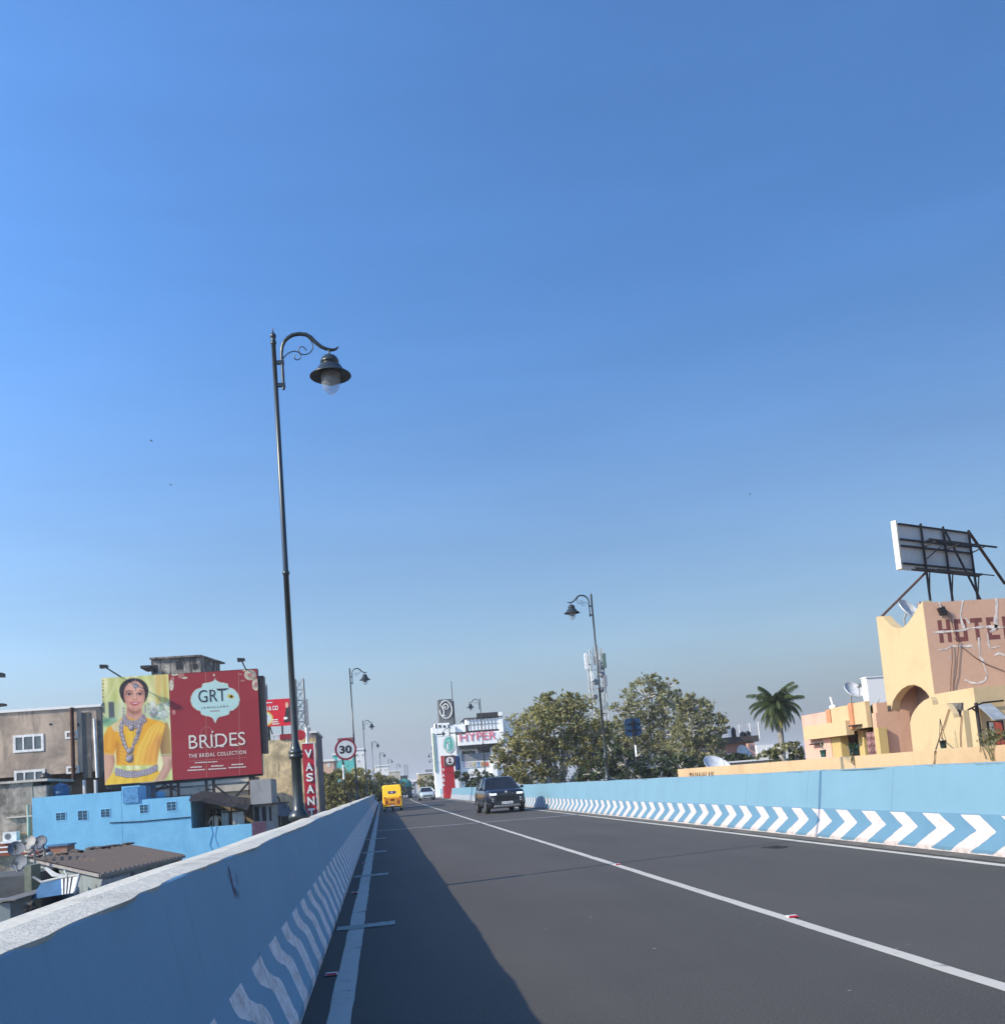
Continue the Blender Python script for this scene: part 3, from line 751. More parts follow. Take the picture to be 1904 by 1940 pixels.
WHTP = carpaint('white_car_paint', (.44, .52, .53, 1))
REDP = carpaint('red_car_paint', (.26, .03, .04, 1))
q = at(957, 1541, Z=0)
suv = car('suv_car', 'dark navy SUV with lit-looking white headlights driving towards the camera', (q.x + .02, q.y + 2.1, 0), .05, NAVYP)
q = at(810, 1517, Z=0)
car('hatchback_car', 'pale silver white car coming round the bend behind the SUV', (q.x, q.y + 2.0, 0), .03, WHTP, False)
q = at(790, 1508, Z=0)
car('hatchback_car', 'red car with a white roof half hidden behind the pale car', (q.x - .1, 150, 0), .0, REDP, False, True)
# lorry with a teal tarpaulin going away
TEAL = plaster('teal_tarp', (.05, .26, .24, 1), (.03, .12, .12, 1), .4, .9)
yL = 158
q = at(766, 1500, Y=yL)
t = thing('lorry', 'lorry with a teal tarpaulin over its load, driving away ahead of the yellow rickshaw', 'lorry', (q.x + .1, yL, 0))
ox = q.x + .1
mb = MB(); mb.box(ox - 1.15, ox + 1.15, yL, yL + 6, .9, 1.9); mb.box(ox - 1.1, ox + 1.1, yL - .06, yL - .01, .55, .85); mb.build('cargo_bed', plain('lorry_bed', (.03, .06, .06, 1), .7), t)
mb = MB(); v = []; f = []
for i in range(7):
    y = yL - .03 + i * 1.0; hgt = 3.0 + rr(-.12, .1)
    v += [(ox - 1.18, y, 1.82), (ox - 1.15, y, 2.5), (ox - .8, y, hgt - .15), (ox, y, hgt + .08), (ox + .8, y, hgt - .18), (ox + 1.15, y, 2.45), (ox + 1.18, y, 1.82)]
for i in range(6):
    for j in range(6): f.append((7 * i + j, 7 * i + j + 1, 7 * i + 8 + j, 7 * i + 7 + j))
f.append(tuple(range(6, -1, -1))); mb.add(v, f, None, True); mb.build('tarpaulin', TEAL, t)
mb = MB(); mb.box(ox - 1.1, ox + 1.1, yL + 6.2, yL + 8, .7, 2.6); mb.build('cab', plain('lorry_cab', (.4, .2, .05, 1), .5), t)
for s in (-1, 1):
    for y in (yL + 1.1, yL + 2.3, yL + 7): 
        mb = MB(); mb.lathe((ox + s * .9, y, .5), [(.2, -.22), (.48, -.22), (.5, -.15), (.5, .15), (.48, .22), (.2, .22)], 16, None, (1, 0, 0), True); mb.build('wheel', M['tyre'], t)

# auto rickshaw seen from behind (local: rear at -y)
YEL = plain('rickshaw_yellow', (.95, .50, .012, 1), .45, 0, .03); YEL2 = plain('rickshaw_canopy', (.97, .54, .02, 1), .6, 0, .03)
ORG = plain('rickshaw_poster', C(240, 140, 45, .9), .6, 0, .4, 14); PUR = plain('rickshaw_window', (.07, .05, .12, 1), .2)
q = at(745, 1538, Z=0)
ax_, ay_ = q.x, q.y
t = thing('auto_rickshaw', 'yellow three-wheeled auto rickshaw driving away in the left lane', 'auto rickshaw', (ax_, ay_, 0), None, .0)
def rnd(w, z0, z1, r, k=5):      # rounded-top outline
    p = [(-w, z0)]
    for i in range(k + 1): an = math.pi - math.pi / 2 * i / k; p.append((-w + r + r * math.cos(an), z1 - r + r * math.sin(an)))
    for i in range(k + 1): an = math.pi / 2 - math.pi / 2 * i / k; p.append((w - r + r * math.cos(an), z1 - r + r * math.sin(an)))
    p.append((w, z0)); return p
mb = MB(); sec = []
for y, w, z1, r in ((0, .60, 1.72, .16), (.06, .635, 1.76, .16), (.9, .65, 1.80, .15), (1.7, .62, 1.78, .15)):
    sec.append([(x, y + ((z - .98) * .30 if y < .1 else 0), z) for x, z in rnd(w, .98, z1, r)])
n_ = len(sec[0]); v = [p for s_ in sec for p in s_]
mb.add(v, [(i * n_ + j, (i + 1) * n_ + j, (i + 1) * n_ + j + 1, i * n_ + j + 1) for i in range(3) for j in range(n_ - 1)], None, True); mb.add(sec[0], [tuple(range(n_))]); mb.build('canopy', YEL2, t, False)
mb = MB(); v = []
for y, w, zb, zt in ((0, .60, .36, .98), (.05, .64, .32, 1.0), (.9, .66, .30, .99), (1.7, .60, .30, .95), (2.3, .34, .32, .95), (2.6, .2, .36, .9)):
    v += [(-w, y, zb), (-w, y, zt), (w, y, zt), (w, y, zb)]
mb.add(v, [(4 * i + j, 4 * i + 4 + j, 4 * i + 4 + (j + 1) % 4, 4 * i + (j + 1) % 4) for i in range(5) for j in range(4)] + [(0, 1, 2, 3), (23, 22, 21, 20)]); mb.build('body', YEL, t, False)
mb = MB(); mb.poly([(x, -.012 + (z - .98) * .30, z) for x, z in ((-.26, 1.20), (-.28, 1.38), (.22, 1.38), (.26, 1.33), (.24, 1.20))], PUR); mb.disc((.0, .055, 1.29), .1, .05, 12, M['white']); mb.disc((.05, .05, 1.28), .05, .04, 10, plain('rickshaw_sticker', (.2, .1, .35, 1), .4)); mb.build('rear_window', None, t, False)
mb = MB(); mb.box(-.50, .52, -.012, .0, .44, .90); mb.build('rear_panel', ORG, t, False)
mb = MB()
DK = plain('rickshaw_print', C(150, 50, 20, .6), .6); LT = plain('rickshaw_print_pale', C(250, 200, 60, .8), .6)
for (x, z, a_, b_, m) in ((-.40, .62, .07, .15, DK), (-.22, .72, .05, .14, LT), (0, .78, .17, .07, DK), (0, .62, .14, .035, LT), (.2, .70, .05, .15, LT), (.40, .62, .06, .14, DK), (-.05, .50, .2, .03, DK)): mb.disc((x, -.018, z), a_, b_, 10, m)
mb.build('rear_picture', None, t, False)
mb = MB(); mb.box(-.56, .56, -.05, .0, .29, .36); mb.build('bumper', M['black'], t, False)
mb = MB(); mb.tube([(-.64, .3, 1.1), (-.66, .3, 1.7)], .02, 6); mb.tube([(.64, .3, 1.1), (.66, .3, 1.7)], .02, 6); mb.build('canopy_frame', M['black'], t, False)
for s in (-1, 1):
    mb = MB(); mb.lathe((s * .56, .35, .215), [(.09, -.06), (.2, -.06), (.215, -.03), (.215, .03), (.2, .06), (.09, .06)], 18, None, (1, 0, 0), True); mb.build('wheel', M['tyre'], t, False)
    mb = MB(); pts = [(s * .57, .35 + .27 * math.cos(a_ * math.pi / 8), .22 + .27 * math.sin(a_ * math.pi / 8)) for a_ in range(9)]
    mb.tube(pts, .06, 6); mb.build('mudguard', YEL, t, False)
    mb = MB(); mb.box(s * .52 - .05, s * .52 + .05, -.03, .0, .92, 1.0); mb.build('tail_light', M['red'], t, False)
mb = MB(); mb.lathe((0, 2.35, .215), [(.09, -.06), (.2, -.06), (.215, 0), (.2, .06), (.09, .06)], 16, None, (1, 0, 0), True); mb.build('wheel', M['tyre'], t, False)
mb = MB(); mb.box(-.16, .16, -.03, -.018, .385, .44); mb.build('number_plate', M['white'], t, False)
# ------------------------------------------------------------------ left of the flyover
def ext(px0, px1, pt, pb, Y):
    ym = (pt + (pb if pb else pt + 60)) / 2; xm = (px0 + px1) / 2
    return at(px0, ym, Y=Y).x, at(px1, ym, Y=Y).x, (at(xm, pb, Y=Y).z if pb else GZ), at(xm, pt, Y=Y).z
def fb(mb, px0, px1, pt, pb, Y, dep, m=None):
    x0, x1, z0, z1 = ext(px0, px1, pt, pb, Y)
    mb.box(x0, x1, Y, Y + dep, z0, z1, m); return x0, x1, z0, z1
def window(par, px0, px1, pt, pb, Y, nb=3, frame=None, pane=None, fw=.07, name='window', bars=0, proud=.04):
    """framed window set 3 cm proud of the wall plane"""
    x0, x1, z0, z1 = ext(px0, px1, pt, pb, Y)
    mb = MB(); y = Y - proud
    mb.box(x0, x1, y, Y + .01, z0, z0 + fw); mb.box(x0, x1, y, Y + .01, z1 - fw, z1)
    mb.box(x0, x0 + fw, y, Y + .01, z0 + fw, z1 - fw); mb.box(x1 - fw, x1, y, Y + .01, z0 + fw, z1 - fw)
    for i in range(1, nb): xx = x0 + (x1 - x0) * i / nb; mb.box(xx - fw * .3, xx + fw * .3, y, Y + .01, z0 + fw, z1 - fw)
    for i in range(bars): zz = z0 + (z1 - z0) * (i + 1) / (bars + 1); mb.box(x0 + fw, x1 - fw, y - .002, Y + .0, zz - fw * .18, zz + fw * .18)
    w_ = mb.build(name, frame or M['white'], par)
    mb = MB(); mb.quad((x0 + fw, Y - proud * .3, z0 + fw), (x1 - fw, Y - proud * .3, z0 + fw), (x1 - fw, Y - proud * .3, z1 - fw), (x0 + fw, Y - proud * .3, z1 - fw)); mb.build('pane', pane or M['pane'], w_)
    return w_
BRN = plaster('brown_stained_wall', (.50, .39, .30, 1), (.19, .16, .135, 1), .50, .55, .95, .85)
GRYST = plaster('grey_stained_wall', (.42, .37, .31, 1), (.060, .056, .052, 1), .52, 1.2, .95, .6)
LEDGE = plaster('pale_ledge', (.52, .47, .40, 1), (.2, .18, .15, 1), .4, 1.2)
PEACH = plaster('peach_brick', (.48, .33, .21, 1), (.2, .15, .11, 1), .45, 1.3)
BLUE = plaster('sky_blue_wall', (.205, .505, .73, 1), (.145, .385, .60, 1), .47, .7, .85, .45, .2)
BEIGE = plaster('beige_wall', (.72, .53, .36, 1), (.46, .34, .24, 1), .40, .6)
YELST = plaster('yellow_stained_wall', (.80, .65, .38, 1), (.22, .18, .12, 1), .50, .9, .95, 1.0)
TIN = plaster('rusty_tin', (.072, .058, .050, 1), (.16, .10, .065, 1), .36, .9, .8, .6)
PURP = plain('purple_tin', (.17, .09, .14, 1), .6)

# -- brown weathered block with white windows
t = thing('apartment_block', 'weathered brown apartment block with white three-pane windows, left edge of the view', 'building', (at(60, 1500, Y=56).x, 56, GZ))
mb = MB(); X = fb(mb, -260, 192, 1353, 1477, 56, 12); mb.build('wall', BRN, t)
mb = MB(); mb.box(X[0], X[1] - .6, 56.9, 67, GZ, X[2] - .002); mb.build('lower_storey', plaster('lower_wall_shade', (.16, .12, .09, 1), (.05, .045, .04, 1), .5), t)  # recess under the block, its shade put in as a darker wall colour
mb = MB(); mb.box(X[0] - .1, X[1] + .08, 55.9, 68.1, X[3] - .02, X[3] + .12); mb.build('roof_trim', M['whitewall'], t)
for (a_, b_, c_, d_, e_) in ((25, 83, 1392, 1425, 56), (27, 86, 1459, 1490, 56)): window(t, a_, b_, c_, d_, e_, 3, M['white'], M['pane'], .13)
for (a_, b_, c_, d_) in ((123.5, 147.5, 1385, 1400), (126, 150, 1452, 1466)): window(t, a_, b_, c_, d_, 56, 2, M['whitewall'], plain('boarded_pane', (.30, .22, .17, 1), .8), .10)
mb = MB(); mb.tube([at(135.5, 1341, Y=55.82), at(139.5, 1477, Y=55.82)], .11, 8); build_each(mb, 'drain_pipe', M['rust'], t)
mb = MB(); mb.tube([at(178.5, 1362, Y=55.85), at(184, 1474, Y=55.85)], .07, 8); build_each(mb, 'drain_pipe', M['white'], t)
mb = MB()
for (a_, b_, c_, d_) in ((156, 172, 1350, 1474), (184, 193, 1345, 1474)): fb(mb, a_, b_, c_, d_, 55.96, .03)
build_each(mb, 'damp_streak', plaster('damp_black', (.10, .095, .09, 1), (.26, .23, .2, 1), .42, .8), t)
mb = MB()
for px in (158.5, 180): fb(mb, px - 2, px + 2, 1478, 1512, 56.0, .3)
build_each(mb, 'porch_column', M['whitewall'], t)
mb = MB(); fb(mb, 93, 98, 1371, 1374, 55.98, .1); fb(mb, 147, 150, 1370, 1377, 55.98, .1); build_each(mb, 'vent_hole', M['dark'], t)

# -- low stained building in front of it
Yg = 50.0
t = thing('stained_house', 'old black-stained grey house wall with pale ledges behind the satellite dishes', 'building', (at(30, 1560, Y=Yg).x, Yg, GZ))
mb = MB(); X = fb(mb, -300, 62, 1494, None, Yg, 4); fb(mb, 62, 88, 1489, 1520, Yg + .02, 4); mb.build('wall', GRYST, t)
mb = MB(); fb(mb, -300, 90, 1489.5, 1494, Yg - .12, 4.2); fb(mb, 12, 62, 1546.5, 1549.5, Yg - .15, .4); mb.build('ledge', LEDGE, t)
mb = MB(); fb(mb, 52, 62, 1546, 1590, Yg - .05, .3); fb(mb, 30, 62, 1577, 1592, Yg - .04, .3); build_each(mb, 'brick_patch', PEACH, t)
mb = MB()
for k in range(3): fb(mb, -40, 44, 1596 + 9 * k, 1598.5 + 9 * k, Yg - .9, .2)
mb.tube([at(0, 1660, Y=Yg - .4), at(48, 1655, Y=Yg - .4)], .08); mb.tube([at(0, 1668, Y=Yg - .4), at(45, 1664, Y=Yg - .4)], .08); build_each(mb, 'water_pipe', M['whitewall'], t)
mb = MB(); mb.tube([at(52.5, 1525, Y=Yg - .1), at(54, 1585, Y=Yg - .1)], .06); build_each(mb, 'drain_pipe', plain('pale_green_pipe', (.33, .43, .36, 1), .6), t)
mb = MB(); fb(mb, -30, 55, 1598, 1622, Yg - .3, .3, plain('rag_red', (.24, .08, .06, 1), .9)); mb.build('hung_cloth', None, t)
# air conditioner on that wall
x0, x1, z0, z1 = ext(5, 31, 1577, 1594, Yg - .6)
t = thing('air_conditioner', 'white air conditioner outdoor unit with a round grey fan on the stained wall', 'air conditioner', (x0, Yg - .6, z0))
mb = MB(); mb.box(x0, x1, Yg - .6, Yg - .1, z0, z1); mb.build('casing', M['white'], t)
mb = MB(); xc, zc = x0 + (x1 - x0) * .38, (z0 + z1) / 2; rf = (z1 - z0) * .36
mb.disc((xc, Yg - .604, zc), rf, rf, 24, M['grey']); mb.disc((xc, Yg - .607, zc), rf * .2, rf * .2, 12, M['steel'])
for k in range(4): ring(mb, (xc, 0, zc), rf * (.3 + .18 * k), rf * (.34 + .18 * k), Yg - .606, 24, M['steel'])
mb.build('fan_grille', None, t)
mb = MB(); mb.box(x0 - .1, x1 + .1, Yg - .55, Yg, z0 - .1, z0 - .003); mb.build('shelf', M['whitewall'], t)
# roof tanks
def tank(name, lab, px0, px1, pt, pb, Y, mat):
    x0, x1, z0, z1 = ext(px0, px1, pt, pb, Y); r = (x1 - x0) / 2; h = z1 - z0; xc = (x0 + x1) / 2
    t = thing(name, lab, 'water tank', (xc, Y, z0))
    mb = MB(); mb.lathe((xc, Y, z0), [(r * .94, 0), (r, h * .04), (r, h * .28), (r * 1.03, h * .3), (r * 1.03, h * .34), (r, h * .36), (r, h * .6), (r * 1.03, h * .62), (r * 1.03, h * .66), (r, h * .68), (r * .96, h * .8), (r * .55, h * .93), (r * .3, h * .94)], 20, None, (0, 0, 1), True); mb.build('barrel', mat, t)
    mb = MB(); mb.lathe((xc, Y, z0), [(r * .32, h * .93), (r * .32, h), (.001, h * 1.02)], 16); mb.build('lid', mat, t)
    return t
TBL = plain('tank_black', (.015, .016, .02, 1), .5); TBLU = plain('tank_blue', (.02, .09, .20, 1), .5)
tank('water_tank', 'black plastic water tank on the stained house under the lower window', 76, 97, 1464, 1487, Yg + 1.5, TBL)
tank('water_tank', 'dark blue water tank beside the blue building roof corner', 101, 130, 1484, 1512, Yg + .5, TBLU)

# -- sky blue building
Yb = 46.0
t = thing('blue_house', 'bright sky blue house with five small grilled windows and an open terrace', 'house', (at(210, 1560, Y=Yb).x, Yb, GZ))
mb = MB()
xa = fb(mb, 61, 231, 1505.8, None, Yb, 9)
xb = fb(mb, 230.9, 265, 1489.5, 1530, Yb - .003, 1.2)
xc = fb(mb, 264.9, 362, 1512, None, Yb, 9); fb(mb, 230.8, 265, 1514, None, Yb, 8.5)
xd = fb(mb, 361.9, 478, 1565.5, None, Yb - .002, .25)
mb.box(xc[1] - .05, xd[1], Yb + .3, Yb + 9, GZ, xd[3] - 1.0)          # terrace floor slab
mb.build('wall', BLUE, t)
mb = MB(); mb.box(xc[1], xd[1], Yb + 3.2, Yb + 3.4, xd[3] - 1.0, xc[3] - .15); mb.build('terrace_back_wall', plaster('tan_wall', (.30, .24, .16, 1), (.12, .1, .08, 1), .4), t)
mb = MB(); mb.box(xc[1] + .35, xc[1] + .95, Yb + 3.12, Yb + 3.19, xd[3] - 1.0, xc[3] - .7); mb.build('doorway', M['dark'], t)
# sagging dark tarpaulin shade over the terrace
mb = MB(); v = []; f = []; k = 12
top = [(361, 1509), (392, 1513), (421, 1519.5), (448, 1522), (472, 1527)]
def tz(u):
    u *= 4; i = min(3, int(u)); fr = u - i; return top[i][0] + (top[i + 1][0] - top[i][0]) * fr, top[i][1] + (top[i + 1][1] - top[i][1]) * fr
for i in range(k + 1):
    px, py = tz(i / k); p0 = at(px, py, Y=Yb + .1)
    v += [(p0.x, Yb - .35, p0.z - .16 + rr(-.05, .05)), (p0.x, Yb + .1, p0.z), (p0.x, Yb + 3.3, p0.z + .25)]
for i in range(k):
    for j in range(2): f.append((3 * i + j, 3 * i + 3 + j, 3 * i + 4 + j, 3 * i + 1 + j))
mb.add(v, f); mb.build('awning', plain('black_tarpaulin', (.018, .019, .022, 1), .8), t)
mb = MB()
for px in (392, 405, 440, 466): p0 = at(px, 1562, Y=Yb + .4); mb.tube([(p0.x, Yb + .4, p0.z - .4), (p0.x, Yb + .4, p0.z + 1.1)], .035, 6)
mb.tube([at(392, 1541, Y=Yb + .38), at(470, 1536, Y=Yb + .38)], .03, 6); build_each(mb, 'awning_post', M['steel'], t)
DG = plain('window_grille', (.14, .30, .44, 1), .5); SILL = plain('blue_window_frame', (.26, .58, .86, 1), .7)
for (a_, b_, c_, d_) in ((106.5, 124, 1541, 1554), (148, 165, 1537, 1554), (191.5, 208, 1534, 1548), (265.5, 280, 1525.5, 1540.5), (316.5, 333, 1520, 1536)):
    window(t, a_ - 1.5, b_ + 1.5, c_ - 1.5, d_ + 1.5, Yb, 2, SILL, plain('grey_blue_pane', (.028, .085, .14, 1), .3), .028, bars=2, proud=.012)
mb = MB(); mb.tube([at(208, 1559.5, Y=Yb - .02), at(265, 1557, Y=Yb - .02), at(361, 1548.5, Y=Yb - .02)], .022, 6); build_each(mb, 'cable', M['steel'], t)
mb = MB(); mb.tube([at(398, 1563, Y=Yb - .02), at(402, 1580, Y=Yb - .02), at(396, 1600, Y=Yb - .02), at(404, 1618, Y=Yb - .02)], .010, 6); mb.tube([at(410, 1563, Y=Yb - .02), at(406, 1585, Y=Yb - .02), at(412, 1604, Y=Yb - .02)], .008, 6); mb.build('wall_crack', plain('crack_blue', (.16, .43, .70, 1), .8), t)
mb = MB(); mb.hexa([(xb[0] + .05, Yb - .05, xb[3] - .75), (xb[1] - .05, Yb - .05, xb[3] - .75), (xb[1] - .05, Yb - .021, xb[3] - .75), (xb[0] + .05, Yb - .021, xb[3] - .75), (xb[0] + .05, Yb - .05, xb[3] - .05), (xb[1] - .05, Yb - .05, xb[3] - .05), (xb[1] - .05, Yb - .021, xb[3] - .05), (xb[0] + .05, Yb - .021, xb[3] - .05)])
mb.build('lattice_vent', plaster('blue_lattice', (.14, .36, .62, 1), (.04, .14, .30, 1), .5, 6), t)
# stair cabin behind: shaded side of the block, its shade painted dark blue
t = thing('stair_cabin_shade', 'ribbed stair cabin side with its shade painted dark blue, on the blue roof below the hoarding', 'cabin', (at(275, 1512, Y=49).x, 49, 1))
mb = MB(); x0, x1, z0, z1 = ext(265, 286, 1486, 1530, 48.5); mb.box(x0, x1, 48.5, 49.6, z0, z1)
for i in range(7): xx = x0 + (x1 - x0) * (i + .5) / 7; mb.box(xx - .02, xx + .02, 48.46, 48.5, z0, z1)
mb.build('corrugated_wall', plain('dark_blue_shade', (.02, .07, .13, 1), .5), t)
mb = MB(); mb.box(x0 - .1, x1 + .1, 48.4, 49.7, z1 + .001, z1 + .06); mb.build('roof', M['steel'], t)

# -- person on the terrace and washing behind
def person(name, lab, base, h, shirt, trousers, lean=0.0, face=-1):
    t = thing(name, lab, 'person', base)
    me = bpy.data.meshes.new('body'); o = bpy.data.objects.new('body', me); COL.objects.link(o); o.parent = t
    k = h / 1.72
    P = [(0, 0, .92), (0, .01, 1.12), (lean * .4, 0, 1.36), (lean * .6, -.01, 1.47), (lean * .8, -.02, 1.56), (lean, -.03, 1.66),           # spine to head 0..5
         (.10, 0, .88), (.11, -.01, .48), (.11, .02, .06), (.11, -.12, .03), (-.10, 0, .88), (-.11, -.01, .48), (-.11, .02, .06), (-.11, -.12, .03),
         (.19 + lean * .5, 0, 1.40), (.29 + lean * .3, -.06, 1.14), (.24 + lean * .2, -.25, .98), (.23, -.33, .95), (-.19 + lean * .5, 0, 1.40), (-.33 + lean * .3, -.08, 1.16), (-.38 + lean * .2, -.28, 1.02), (-.39, -.35, .99)]
    Rd = [.15, .135, .155, .075, .055, .10, .095, .065, .045, .04, .095, .065, .045, .04, .065, .048, .036, .04, .065, .048, .036, .04]
    Ed = [(0, 1), (1, 2), (2, 3), (3, 4), (4, 5), (0, 6), (6, 7), (7, 8), (8, 9), (0, 10), (10, 11), (11, 12), (12, 13), (2, 14), (14, 15), (15, 16), (16, 17), (2, 18), (18, 19), (19, 20), (20, 21)]
    me.from_pydata([(x * k, y * k * -face, z * k) for x, y, z in P], Ed, [])
    sk = o.modifiers.new('skin', 'SKIN'); sl = me.skin_vertices[0].data
    for i, r_ in enumerate(Rd): sl[i].radius = (r_ * k, r_ * k * .8); sl[i].use_root = (i == 0)
    o.modifiers.new('sub', 'SUBSURF').levels = 1; o.modifiers['sub'].render_levels = 2
    me.materials.append(M['skin'])
    dg = bpy.context.evaluated_depsgraph_get(); dg.update()
    m2 = bpy.data.meshes.new_from_object(o.evaluated_get(dg)); o.modifiers.clear(); o.data = m2
    m2.materials.clear(); m2.materials.append(M['skin']); m2.materials.append(shirt); m2.materials.append(trousers)
    for p_ in m2.polygons:
        z = p_.center.z / k; p_.use_smooth = True
        p_.material_index = 1 if (.93 < z < 1.47 and abs(p_.center.x) < .36 * k and not (z < 1.1 and p_.center.y * -face < -.14 * k)) else (2 if .08 < z <= .93 and abs(p_.center.x) < .2 * k else 0)
    mb = MB(); mb.ell((lean * k, .015 * k * -face * -1, 1.70 * k), .095 * k, .105 * k, .075 * k, None, 12, 8); mb.build('hair', M['black'], t, False)
    mb = MB()
    for s_ in (-1, 1): mb.ell((lean * k + s_ * .035 * k, -.118 * k * -face * -1 * -1, 1.665 * k), .012 * k, .008, .009 * k, M['black'], 8, 5)
    mb.ell((lean * k, -.13 * k, 1.64 * k), .014 * k, .02 * k, .022 * k, M['skin'], 8, 5); mb.build('face', None, t, False)
    return t
zf = xd[3] - 1.0
p0 = at(408, 1545, Y=Yb + 1.0)
person('person', 'person in a pale shirt leaning forward on the blue terrace', (p0.x, Yb + .9, zf), 1.72, plain('pale_shirt', (.62, .56, .46, 1), .8), plain('dark_trousers', (.02, .022, .03, 1), .8), .07, 1)
for (px, w_, h_, cc, lab) in ((426, .34, .75, (.30, .36, .38, 1), 'pale grey cloth hung on the terrace line behind the person'), (450, .5, .8, (.42, .46, .48, 1), 'whitish cloth hung at the right end of the terrace line')):
    p0 = at(px, 1536, Y=Yb + .6)
    mb = MB(); v = []; f = []
    for i in range(7):
        for j in range(5): v.append((p0.x + w_ * (i / 6 - .5) * (1 - .25 * j / 4 if w_ < .4 else 1 + .15 * j / 4), Yb + .6 + .05 * math.sin(i * 2.1 + j), p0.z - h_ * j / 4))
    for i in range(6):
        for j in range(4): f.append((5 * i + j, 5 * i + j + 1, 5 * i + 6 + j, 5 * i + 5 + j))
    mb.add(v, f, None, True); tag(mb.build('hanging_cloth', plain('cloth_' + str(px), cc, .9)), lab, 'cloth', 'washing on the terrace')

# -- grey water tower house and purple tin
Yt = 47.0
t = thing('tank_tower', 'narrow grey concrete tower with three dark slots beside the blue terrace', 'tower', (at(495, 1560, Y=Yt).x, Yt, GZ))
GC = plaster('grey_concrete', (.30, .30, .30, 1), (.15, .15, .15, 1), .4, .8)
mb = MB(); a1 = fb(mb, 480, 518, 1526, None, Yt + .15, 2.2); a2 = fb(mb, 474, 514, 1477, 1523.5, Yt, 2.5); mb.build('wall', GC, t)
mb = MB(); mb.box(a2[0] - .1, a2[1] + .15, Yt - .12, Yt + 2.7, a1[3] + .002, a1[3] + .07); mb.box(a2[1] + .15, a2[1] + .75, Yt + .3, Yt + .45, a1[3] + .01, a1[3] + .06); mb.build('ledge', M['steel'], t)
mb = MB()
for (a_, b_) in ((482, 491), (496.5, 504), (510, 514)): fb(mb, a_, b_, 1529, 1556, Yt + .10, .06)
build_each(mb, 'window_slot', M['dark'], t)
t = thing('tin_screen', 'dull purple tin sheet screen at the right end of the blue house', 'screen', (at(491, 1590, Y=45.2).x, 45.2, GZ))
mb = MB(); x0, x1, z0, z1 = ext(478.5, 505, 1558, None, 45.2); mb.box(x0, x1, 45.2, 45.26, z0, z1)
for i in range(9): xx = x0 + (x1 - x0) * (i + .5) / 9; mb.box(xx - .015, xx + .015, 45.17, 45.2, z0, z1)
mb.build('sheet', PURP, t)

# -- beige building with double parapet behind the hoarding legs
t = thing('beige_building', 'beige building with pale parapet bands seen under the hoarding', 'building', (at(400, 1540, Y=58).x, 58, GZ))
mb = MB(); X = fb(mb, 240, 476, 1494, None, 58, 8); mb.build('wall', BEIGE, t)
mb = MB(); mb.box(X[0], X[1] + .05, 57.8, 58.3, X[3] - .35, X[3] + .02); mb.box(X[0], X[1] + .05, 58.6, 58.9, X[3] + .15, X[3] + .32); mb.build('parapet', LEDGE, t)
mb = MB(); fb(mb, 250, 470, 1478, 1496, 63, 6); mb.build('roof_room', plaster('rooftop_wall', (.38, .33, .28, 1), (.16, .15, .14, 1), .5, 1.0), t)

# -- weathered stair head room above the hoarding
t = thing('rooftop_room', 'grey weathered rooftop room with a jutting slab, poking above the hoarding', 'building', (at(340, 1270, Y=82).x, 82, GZ))
WE = plaster('grey_weathered', (.52, .47, .41, 1), (.07, .066, .06, 1), .58, .8, .95, 1.0)
mb = MB(); x0, x1, z0, z1 = ext(287, 381, 1247, 1300, 82); mb.hexa([(x0, 82, GZ), (x1, 82, GZ), (x1 + .75, 87, GZ), (x0, 87, GZ), (x0, 82, z1), (x1, 82, z1), (x1 + .75, 87, z1), (x0, 87, z1)]); mb.build('wall', WE, t)
mb = MB(); mb.hexa([(x0 - .08, 81.8, z1), (x1 + .05, 81.8, z1), (x1 + 1.15, 87.3, z1), (x0 - .08, 87.3, z1), (x0 - .08, 81.8, z1 + .14), (x1 + .05, 81.8, z1 + .14), (x1 + 1.15, 87.3, z1 + .14), (x0 - .08, 87.3, z1 + .14)]); mb.build('roof', WE, t)
mb = MB(); q = ext(268, 287, 1262, 1267, 82); mb.box(q[0], q[1], 81.6, 84, q[2], q[3]); mb.build('canopy_slab', M['dark'], t)
mb = MB(); fb(mb, 333, 346, 1253, 1268, 81.97, .06); fb(mb, 366, 374, 1258, 1268, 81.97, .06); fb(mb, 290, 299, 1260, 1276, 81.97, .06); build_each(mb, 'opening', M['dark'], t)

# -- the big hoarding
Yh = 50.0
k2 = 700 / 1904.
def hp(x, y, d=0.0): return at((360 + x * k2) / 2.01681, (2480 + y * k2) / 2.01681, Y=Yh - d)
t = thing('hoarding', 'large two-part hoarding, woman in a yellow sari beside a maroon jewellery panel', 'billboard', (hp(800, 1400).x, Yh, 1.6))
TL, BL, TM, BM, TR, BR = hp(70, 300), hp(110, 1416), hp(776, 263), hp(806, 1366), hp(1694, 205), hp(1742, 1300)
xl, xm, xr = (TL.x + BL.x) / 2, (TM.x + BM.x) / 2, (TR.x + BR.x) / 2
ztl, zbl = (TL.z + TM.z) / 2, (BL.z + BM.z) / 2
ztr, zbr = (TM.z + TR.z) / 2, (BM.z + BR.z) / 2
mb = MB(); mb.box(xl, xm, Yh + .06, Yh + .6, zbl, ztl); mb.box(xm, xr, Yh + .06, Yh + .6, zbr, ztr + .02); mb.build('frame', M['steel'], t)
mb = MB(); mb.box(xr + .05, xr + .28, Yh + .1, Yh + .9, zbr + 1.0, ztr - .35); mb.build('side_ladder', M['steel'], t)
